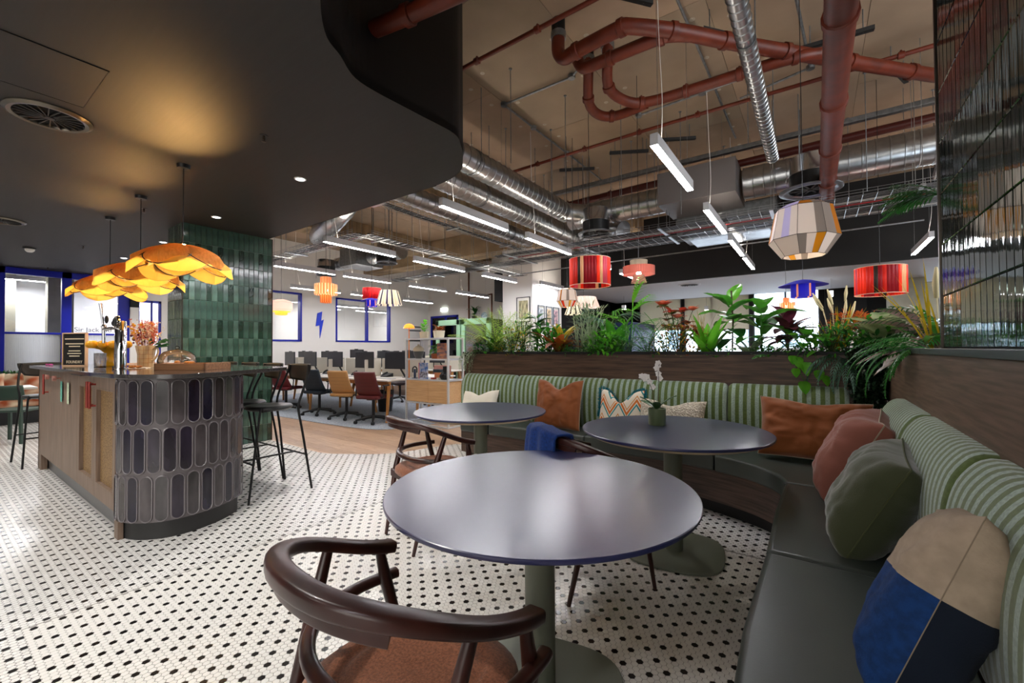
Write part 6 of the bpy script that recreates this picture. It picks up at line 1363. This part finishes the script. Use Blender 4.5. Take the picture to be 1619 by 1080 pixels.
def keyboard(x, y, i):
    t = thing('desk_phone', 'black desk phone in front of the divider, %s' % ['by the shelving unit', 'behind the dark red chair', 'behind the tan chair', 'behind the navy chair', 'beside the column'][i], 'phone', (x, y, .731), .2*i)
    b = MB(); b.add([(-.09, -.08, 0), (.09, -.08, 0), (.09, .08, 0), (-.09, .08, 0), (-.09, -.08, .02), (.09, -.08, .02), (.09, .08, .07), (-.09, .08, .07)], [(3, 2, 1, 0), (4, 5, 6, 7), (0, 1, 5, 4), (1, 2, 6, 5), (2, 3, 7, 6), (3, 0, 4, 7)]); b.build('body', blackp, t)
    b = MB(); b.tube([(-.07, -.06, .035), (-.07, 0, .065), (-.07, .07, .08)], .015, 6); b.build('handset', blackp, t)
for i, x in enumerate((-6.75, -7.7, -8.75, -9.75, -10.6)): keyboard(x, 5.32, i)
for i, (x, y) in enumerate(((-6.3, 4.95), (-7.3, 4.98), (-8.5, 5.0), (-9.5, 5.0))):
    b = MB(); b.box(-.2, .2, -.06, .06, 0, .012); o = b.build('keyboard', mat('pale_keyboard', '#c9c9cb', .5), None, bevel=.002); o.location = (x, y, .731); tag(o, 'pale keyboard on the desk, %s' % ['nearest the shelving unit', 'behind the dark red chair', 'behind the tan chair', 'behind the navy chair'][i], 'keyboard', 'keyboards on the desks')
# ------------------------------------------------------------ office chairs
def office_chair(x, y, rz, col, label):
    t = thing('office_chair', label, 'office chair', (x, y, 0), rz, 'office chairs at the desks'); m = mat('upholstery_'+col, col, .6, bump=.2, bs=200)
    b = MB()
    def BK(u, v):
        s = u*2-1; z = .46+.42*v; return (.225*s*(1-.10*v)*(1), -.205-.03*v-.05*v*v+.045*s*s+(.10*(1-v)**3), z)
    b.grid(BK, 14, 16); o = b.build('backrest', m, t, smooth=180, solid=.045); 
    q = MB()
    for z in (.52, .58, .64, .70, .76): v = (z-.46)/.42; pts = [Vector(BK(i/10, v))+Vector((0, -.023, 0)) for i in range(11)]; q.tube(pts, .003, 4)
    q.build('stitching', mat('seam_'+col, tuple(c*.55 for c in hexc(col)), .7), t)
    b = MB(); b.box(-.225, .225, -.19, .25, .415, .475); b.build('seat', m, t, bevel=.025, seg=3)
    b = MB()
    for s in (-1, 1): b.tube([(s*.24, -.12, .44), (s*.285, -.10, .46), (s*.285, -.08, .63), (s*.285, -.12, .65), (s*.285, .14, .65)], .012, 6)
    b.build('armrest', blackp, t, smooth=60)
    b = MB(); b.cyl((0, 0, .08), (0, 0, .42), .026, 12); b.box(-.08, .08, -.08, .08, .39, .415); b.build('gas_lift', blackp, t, smooth=40)
    b = MB()
    for k in range(5): a = 2*PI*k/5+.3; b.tube([(0, 0, .11), (.30*math.cos(a), .30*math.sin(a), .065)], [.028, .016], 6)
    b.build('star_base', blackp, t, smooth=60)
    for k in range(5): a = 2*PI*k/5+.3; b = MB(); b.lathe([(0, -.02), (.028, -.02), (.03, 0), (.028, .02), (0, .02)], 12, (.30*math.cos(a), .30*math.sin(a), .031), axis='x'); b.build('caster', blackp, t, smooth=40)
    return t
office_chair(-7.90, 4.62, .28, '#15232f', 'navy blue office chair, leftmost of the three at the near desk side')
office_chair(-7.0, 4.62, .28, '#b98a55', 'tan quilted office chair between the navy and the dark red one')
office_chair(-6.22, 4.62, .28, '#5a1e1f', 'dark red office chair at the near side of the desks')
office_chair(-9.3, 4.68, .3, '#6b2024', 'red office chair partly hidden behind the bar stools')
office_chair(-9.9, 6.9, PI+.3, '#4a1a1c', 'dark red office chair on the far side of the desks, left')
office_chair(-8.2, 6.85, PI-.2, '#2a1618', 'dark office chair on the far side of the desks, middle')
office_chair(-6.9, 6.85, PI+.4, '#8a5a50', 'dusty pink office chair on the far side of the desks by the shelving')
b = MB(); b.lathe([(0, 0), (.13, 0), (.17, .42), (.165, .42), (.13, .02), (0, .02)], 20, (-7.15, 5.6, .006)); o = b.build('waste_bin', blackp, None, smooth=40); tag(o, 'black waste bin under the desk behind the tan chair', 'bin')
# ------------------------------------------------------------ shelving unit
sg = mat('pale_grey_metal', '#bdbfc0', .4); so = wood('shelf_oak', '#d3ad7e', '#c0986a', 'x', .5)
t = thing('shelving_unit', 'pale grey open metal shelving unit with two oak drawers at the end of the desks', 'shelf', (-5.2, 5.06, 0))
X0, X1, Y0_, Y1_ = -5.70, -4.72, 4.90, 5.24
for x in (X0, X1):
    for y in (Y0_, Y1_): b = MB(); b.box(x-.014, x+.014, y-.014, y+.014, 0, 1.44); b.build('post', sg, t, world=True)
b = MB()
for z in (.012, .37, .755, 1.09, 1.43):
    for y in (Y0_, Y1_): b.box(X0, X1, y-.011, y+.011, z-.012, z+.012)
    for x in (X0, X1): b.box(x-.011, x+.011, Y0_, Y1_, z-.012, z+.012)
b.build('rail', sg, t, world=True)
for z in (.755, 1.09, 1.43): b = MB(); b.box(X0, X1, Y0_, Y1_, z-.004, z+.004); b.build('shelf_board', sg, t, world=True)
for a, c in ((X0+.015, (X0+X1)/2+.05-.002), ((X0+X1)/2+.05+.002, X1-.015)): b = MB(); b.box(a, c, Y0_-.012, Y1_-.02, .39, .738); b.build('drawer', so, t, world=True, bevel=.003)
def pot(name, label, x, y, z, r, h, col, leafs, n=22, L=.09, W=.045, up=(.1, 1.3), cat='potted plant', trail=0, hh=.12):
    t = thing(name, label, cat, (x, y, z)); b = MB(); b.lathe([(0, 0), (r*.8, 0), (r, h), (r*.93, h), (r*.9, h*.9), (0, h*.85)], 20); b.build('pot', mat('pot_'+col, col, .5), t, smooth=40)
    for i in range(n): a = 2.4*i; q = MB(); hz = h+U_(0, hh); q.tube([(0, 0, h*.85), (.03*math.cos(a), .03*math.sin(a), hz)], .0018, 3); blade(q, (.03*math.cos(a), .03*math.sin(a), hz), a, U_(*up)-trail, L*U_(.7, 1.2), W*U_(.8, 1.1), n=4, droop=.9+trail); q.build('leaf', leafs, t, smooth=180)
    return t
pot('pothos', 'light green plant in a speckled cream pot on top of the shelving unit', -5.42, 5.05, 1.434, .085, .12, '#cdbfa2', G_bright, 16, .08, .055, hh=.16)
pot('trailing_plant', 'bushy red and green plant in a wide cream pot on top of the shelving unit', -5.08, 5.06, 1.434, .10, .13, '#ddd2b8', G_croton, 30, .11, .04, (.0, 1.0), hh=.05)
pot('pothos', 'green plant in an orange terracotta pot on the middle shelf', -5.17, 5.06, 1.094, .07, .09, '#9c4f24', G_mid, 22, .10, .06, (-.4, 1.2), hh=.14)
t = thing('mushroom_lamp', 'orange mushroom lamp on a thin orange stem behind the shelving unit', 'lamp', (-5.86, 5.1, .731)); oc = mat('orange_enamel', '#e07a1c', .3)
b = MB(); b.lathe([(0, 0), (.06, 0), (.06, .012), (.01, .018), (.008, .93), (0, .93)], 16); b.build('stem', oc, t, smooth=40); b = MB(); b.lathe([(.10, .90), (.085, .945), (.045, .975), (0, .985)], 24); b.build('shade', mat('orange_enamel_lit', '#f08a1c', .3, emit=.6, ecol='#ff8a1c'), t, smooth=60)
t = thing('table_lamp', 'cream and grey rounded table lamp on the middle shelf', 'lamp', (-5.56, 5.05, 1.094)); b = MB(); b.lathe([(.09, .13), (.095, .17), (.05, .22), (.02, .225), (.02, .25), (0, .25)], 24); b.build('shade', mat('putty', '#c2b39a', .6), t, smooth=50); b = MB(); b.lathe([(0, 0), (.05, 0), (.085, .09), (.09, .13), (0, .13)], 24); b.build('base', mat('smoke_grey', '#4b4a48', .4), t, smooth=50)
t = thing('book', 'large dark landscape photo book standing on the middle shelf', 'book', (-4.92, 4.99, 1.094)); b = MB(); b.box(-.12, .12, -.015, .015, 0, .26); b.build('cover', mat('landscape_cover', '#2d3a52', .5, var=.9, vs=7, st=(1, 1, 3), col2='#c27a4a'), t, bevel=.002)
b = MB(); b.box(-.118, .118, -.012, .012, .002, .258); b.build('pages', mat('paper_pages', '#e8e2d4', .8), t)
t = thing('book', 'upright blue and red magazine with a winter photograph on the lower shelf', 'book', (-5.36, 4.98, .76)); b = MB(); b.box(-.10, .10, -.006, .006, 0, .27); b.build('cover', mat('magazine_blue', '#1c62b8', .4, var=.9, vs=14, col2='#d8dce6'), t); b = MB(); b.box(-.115, -.10, -.007, .007, 0, .27); b.build('spine', mat('magazine_red', '#b01c28', .4), t); b = MB(); b.box(-.09, .09, -.0075, -.006, .02, .12); b.build('cover_photo', mat('magazine_photo', '#3a2a3e', .5, var=.9, vs=30, col2='#c8ccd8'), t)
for i, (x, c, z0_, w_, h_, l) in enumerate(((-5.10, '#d98a58', .76, .14, .11, 'small orange box behind the blue magazine'), (-5.12, '#2a3a44', .872, .16, .05, 'dark teal book lying on the small orange box'), (-5.15, '#a3382a', .76, .05, .03, 'tiny red candle tin beside the black vase'), (-5.02, '#e4dccc', .76, .045, .03, 'tiny cream candle tin beside the black vase'))):
    b = MB(); b.box(x-w_/2, x+w_/2, 5.04-.08*(i > 1), 5.16-.11*(i > 1), z0_, z0_+h_); o = b.build('shelf_box' if i < 2 else 'candle_tin', mat('box'+c, c, .6), None, bevel=.003); tag(o, l, 'box' if i != 1 else 'book')
t = thing('gourd_vase', 'ribbed black gourd shaped vase on the lower shelf', 'vase', (-4.88, 4.99, .76)); b = MB(); n = 32; pr_ = [(0, 0), (.055, .005), (.085, .04), (.088, .07), (.06, .115), (.03, .13), (.033, .18), (.033, .22), (.028, .22), (0, .2)]
b.lathe(pr_, n)
for i in range(len(b.v)): x, y, z = b.v[i]; a = math.atan2(y, x); k_ = 1+.05*math.cos(a*14)*(1 if z < .12 else 0); b.v[i] = (x*k_, y*k_, z)
b.build('body', mat('black_ceramic', '#121214', .15), t, smooth=60)
t = thing('headphone_stand', 'blue and black gadget with cable on the lower left of the shelf', 'gadget', (-5.60, 5.0, .76)); b = MB(); b.cyl((0, 0, 0), (0, 0, .012), .05, 16); b.cyl((0, 0, 0), (0, 0, .16), .02, 10); b.build('stand', mat('dark_blue_plastic', '#1b2f4c', .4), t, smooth=40); b = MB(); b.tube(spline([(-.05, 0, .10), (-.05, 0, .17), (0, 0, .2), (.05, 0, .17), (.05, 0, .1)], 5), .012, 6); b.build('headband', blackp, t)
# ------------------------------------------------------------ far end of the office
mint = mat('mint_frame', '#a5d3ae', .4)
t = thing('phone_booth', 'pair of mint green framed phone booths behind the banquette', 'phone booth', (-8.1, 9.4, 0))
b = MB(); b.box(-9.15, -7.15, 9.08, 10.4, 0, 2.08); b.build('cabin', mat('dark_booth', '#3f4044', .8), t, world=True)
for x0, x1 in ((-9.17, -8.22), (-8.16, -7.13)):
    b = MB()
    for a in ((x0, x0+.13, 0, 2.10), (x1-.13, x1, 0, 2.10), (x0, x1, 1.94, 2.10), (x0, x1, 0, .14)): b.box(a[0], a[1], 9.0, 9.08, a[2], a[3])
    o = b.build('door', mint, t, world=True, bevel=.01); b = MB(); b.box(x0+.13, x1-.13, 9.03, 9.035, .14, 1.94); b.build('glass_pane', glz, o, world=True)
b = MB(); b.box(-7.75, -7.35, 9.041, 9.0415, 0, 0); 
text('10', .12, (-7.9+8.1, 9.028-9.4, 1.52), t, mat('dark_print', '#26272a', .6))
b = MB(); b.box(-8.9, -7.3, 9.075, 9.08, 1.36, 1.375); b.build('blue_line', blue, t, world=True)
b = MB(); b.box(-7.9, -7.5, 8.55, 8.95, .35, .78); o = b.build('stool_box', mat('peach_upholstery', '#c9876a', .8), None, bevel=.02); tag(o, 'peach coloured upholstered block in front of the mint booth', 'pouffe')
door = MB()
for a in ((-11.95, -11.88), (-11.2, -11.13), (-10.62, -10.55)): door.box(a[0], a[1], 11.46, 11.52, 0, 2.5)
door.box(-11.95, -10.55, 11.46, 11.52, 2.43, 2.5); o = struct(door.build('door_1', blue)); b = MB(); b.box(-11.88, -10.6, 11.48, 11.485, 0, 2.43); b.build('pane', glz, o)
b = MB(); b.box(-12.3, -9.5, 13, 13.1, 0, CZ); struct(b.build('wall_corridor', mat('corridor_grey', '#b8b6b4', .7)))
for i in range(9):
    b = MB(); b.lathe([(.034, 0), (.042, .55), (.04, 1.2)], 8, (-7.04+.045*i, 9.58+.03*(i % 2), 0)); b.v = [(x, y, z*2.25) for x, y, z in b.v]
    if i == 0: cu = thing('curtain', 'rust orange pleated curtain left of the white pillar', 'curtain', (-6.86, 9.6, 0))
    b.build('pleat', mat('rust_curtain', '#a34a26', .85), cu, world=True, smooth=60)
def frame(axis, x, y, z, w_, h_, label, art, fc='#3a3b3d'):
    t = thing('framed_print', label, 'picture', (x, y, z), 0 if axis == 'y' else PI/2, 'framed prints on the white pillar'); b = MB(); f = .018
    for a in ((-w_/2, w_/2, -h_/2, -h_/2+f), (-w_/2, w_/2, h_/2-f, h_/2), (-w_/2, -w_/2+f, -h_/2, h_/2), (w_/2-f, w_/2, -h_/2, h_/2)): b.box(a[0], a[1], -.025, 0, a[2], a[3])
    b.build('frame', mat('frame'+fc, fc, .4), t); b = MB(); b.box(-w_/2+f, w_/2-f, -.008, 0, -h_/2+f, h_/2-f); b.build('mount', mat('white_mount', '#eeebe2', .7), t); b = MB(); b.box(-w_/2*.68, w_/2*.68, -.010, -.008, -h_/2*.72, h_/2*.72); b.build('artwork', art, t)
frame('y', -5.86, 8.748, 2.22, .40, .62, 'black framed print of vertical trunks on the left face of the white pillar', mat('trees_art', '#d8cfa0', .6, var=1, vs=9, st=(6, 1, .6), col2='#4a4a34'))
frame('y', -5.86, 8.748, 1.58, .40, .50, 'lower framed print on the left face of the white pillar above the plants', mat('soft_art', '#e8d8c8', .6, var=.5, vs=6))
for i, y in enumerate((9.13, 9.52, 9.88)): frame('x', -5.598, y, 2.08, .30, .52, '%s of the three blue grey framed prints on the right face of the pillar' % ['leftmost', 'middle', 'rightmost'][i], mat('abstract_art%d' % i, ['#c8d0d4', '#e0c8a0', '#e8b8b8'][i], .6, var=.9, vs=12, col2=['#2a3036', '#403a30', '#2a3a5a'][i]), '#5a6672')
def bolt():
    P = [(0, .36), (.12, .38), (.09, .17), (.15, .19), (.03, -.38), (.04, -.06), (-.05, -.10)]; b = MB(); n = len(P)
    P = [(-.06, .33), (.09, .39), (.06, .11), (.14, .15), (.02, -.41), (.01, -.03), (-.11, -.06)]
    V = [(0, y, z) for y, z in P]+[(.02, y, z) for y, z in P]; b.add(V, [tuple(range(n))[::-1], tuple(range(n, 2*n))]+[(i, (i+1) % n, n+(i+1) % n, n+i) for i in range(n)])
    o = b.build('lightning_sign', mat('cobalt_sign', '#1636c0', .4)); o.location = (WX, 7.06, 2.02); tag(o, 'blue lightning bolt sign on the white office wall', 'sign')
bolt()
for i, z in enumerate((2.06, 1.92, 1.55)):
    b = MB(); b.box(WX, WX+.004, 10.5, 11.1, z, z+.045); 
    o = b.build('wall_lettering', mat('dark_print', ''), None); tag(o, ['topmost line of dark lettering on the wall by the orange lamp', 'second line of dark lettering on the wall by the orange lamp', 'lowest line of dark lettering on the wall by the shelving'][i], 'lettering')
# copper pipe frame on the far wall with a small shelf plant
t = thing('copper_pipe', 'dark copper pipe running down and across the far wall above the booths', 'pipe', (-9.5, 11.4, 3)); b = MB(); b.tube([(-9.98, 11.42, 4.3), (-9.98, 11.42, 3.05), (-8.95, 11.42, 3.12), (-8.95, 11.42, 2.2)], .03, 8); b.tube([(-9.98, 11.42, 3.05), (-9.98, 11.42, 2.2)], .03, 8); b.build('pipe_run', mat('copper_dark', '#6a3a24', .3, .7), t, world=True)
b = MB(); b.box(-9.95, -9.3, 11.2, 11.5, 2.20, 2.23); o = b.build('wall_shelf', blackp, None); tag(o, 'small black wall shelf above the mint booths', 'shelf')
pot('houseplant', 'small dark green plant in a black pot on the wall shelf above the booths', -9.65, 11.33, 2.232, .09, .17, '#1c1c1e', G_deep, 14, .26, .11, (.1, 1.2), hh=.25)
t = thing('wall_plate', 'round blue and white plate leaning on the wall shelf', 'plate', (-9.25, 11.40, 2.38)); b = MB(); b.lathe([(0, 0), (.12, .0), (.14, -.02), (.12, -.01), (0, -.006)], 24, axis='y'); b.build('plate', mat('blue_plate', '#7aa0b0', .3, var=.8, vs=20, col2='#d8e4e8'), t)
b = MB(); b.box(-11.4, -11.1, 11.44, 11.5, 2.66, 2.78); o = b.build('exit_light', mat('exit_glow', '#f2fff6', .5, emit=3), None); tag(o, 'small lit white emergency light near the far blue door', 'light')
# round clock-like white speaker on black fascia
t = thing('wall_speaker', 'small round white speaker left of the red drum lampshade', 'speaker', (-4.1, 9.3, 3.0)); b = MB(); b.ball((0, 0, 0), .11, 14); b.build('body', white, t, smooth=180); b = MB(); b.cyl((0, 0, .1), (0, 0, CZ-3.0), .01, 6); b.build('stem', white, t)
swirl_vent((-2.49, 11.01), .26, 'round vent in the pale blue soffit above the far windows', mat('pale_vent_rim', '#cfd6de', .4), z=2.8)
# people-height dark cupboard, chairs and hanging things behind plants
b = MB(); b.box(-5.4, -4.8, 13.4, 15.8, 0, 2.1); o = b.build('cabinet', mat('navy_cabinet', '#15204a', .5)); tag(o, 'navy blue cabinet behind the white pillar', 'cabinet')
t = thing('orange_foliage', 'vase of orange dried foliage below the right red drum lampshade', 'flowers', (.37, 6.2, 1.25))
b = MB()
for i in range(420): 
    a, e = U_(0, 2*PI), U_(-.3, 1.3); r = U_(.05, .25); blade(b, (r*math.cos(a)*math.cos(e)*1.1, r*math.sin(a)*math.cos(e), .22+r*math.sin(e)*.75), a, e+U_(-.4, .4), U_(.04, .08), U_(.02, .035), n=2)
b.build('foliage', [mat('leaf_orange', '#c96a20', .7, var=.5, vs=20, col2='#8a3c12', tl=.3)], t, smooth=180)['kind'] = 'stuff'
b = MB(); b.lathe([(0, 0), (.06, 0), (.085, .09), (.04, .2), (.03, .2), (0, .1)], 20); b.build('vase', mat('white_vase', '#e8e0da', .3), t, smooth=50)
b = MB(); b.box(-.4, 1.6, 5.9, 6.6, .0, 1.25); o = b.build('sideboard', mat('white_laminate', '#dcdcdc', .5), None, bevel=.004); tag(o, 'white sideboard behind the planter at the right', 'sideboard')
# ------------------------------------------------------------ left lounge: green chairs, table and patterned seat
gch = mat('forest_lacquer', '#33463d', .45)
def green_chair(x, y, rz, label):
    t = thing('green_chair', label, 'chair', (x, y, 0), rz, 'dark green chairs at the left'); b = MB(); b.box(-.22, .22, -.22, .22, .43, .46); b.build('seat', gch, t, bevel=.01)
    b = MB(); b.grid(lambda u, v: ((u-.5)*.46, -.235-.05*v+.03*(2*u-1)**2, .60+.20*v), 10, 4); b.build('backrest', gch, t, smooth=180, solid=.016)
    for sx in (-1, 1):
        for y_, h_ in ((-.22, .72), (.20, .44)): b = MB(); b.bar((sx*.20, y_, 0), (sx*.20, y_-(.03 if y_ < 0 else 0), h_), .04, .03); b.build('leg', gch, t, bevel=.004)
    return t
green_chair(-8.75, .30, 1.2, 'dark green wooden chair at the far left edge'); green_chair(-9.15, .86, .9, 'dark green wooden chair behind the leftmost bar stool')
t = thing('cafe_table', 'pale topped table on an orange brown pedestal at the far left edge', 'table', (-9.85, .55, 0)); b = MB(); b.box(-.35, .35, -.4, .55, .70, .73); b.build('tabletop', dtop, t, bevel=.003); b = MB(); b.box(.28, .34, -.3, -.02, 0, .70); b.build('pedestal', mat('terracotta_leg', '#9c5226', .5), t)
t = thing('bench_seat', 'low upholstered bench in cream fabric with rust brush marks against the reeded glass', 'bench', (-11.6, 1.1, 0)); cp = mat('brush_pattern', '#e0cfb0', .85, var=1, vs=4.5, st=(1, 1, 1.6), col2='#a04a22', det=1)
b = MB(); b.box(-.35, .35, -2.0, 1.7, .30, .50); b.build('seat', cp, t, bevel=.03, seg=3); b = MB(); b.box(-.42, -.25, -2.0, 1.7, .45, .86); b.build('back', cp, t, bevel=.04, seg=3); b = MB(); b.box(-.3, .3, -1.95, 1.65, 0.001, .30); b.build('plinth', blackp, t)
for i, y in enumerate((.7, 1.35)):
    pillow('cushion', ['cream and rust cushion on the bench behind the green chairs, left', 'cream and rust cushion on the bench behind the bar stool, right'][i], .45, .40, .14, cp, (-11.2, y, .70), (R(72), 0, R(90)), seed=40+i, wr=.006)['group'] = 'bench cushions at the left'
t = thing('console_planter', 'dark green plant on the ledge behind the far left bench', 'plant', (-11.9, 1.0, .86)); b = MB()
for i in range(60): blade(b, (U_(-.05, .05), U_(-.2, .2), 0), U_(0, 6), U_(.3, 1.3), .08, .03, n=3)
b.build('foliage', G_deep, t, smooth=180)['kind'] = 'stuff'
# white wall pier and blue door glimpsed between screen and column
b = MB(); b.box(WX+.0, WX+.1, 2.72, 2.86, 0, 2.2); struct(b.build('wall_stub', white)); b = MB(); b.box(WX, WX+.1, 2.72, 2.86, 2.2, 2.82); struct(b.build('wall_head', fasc))
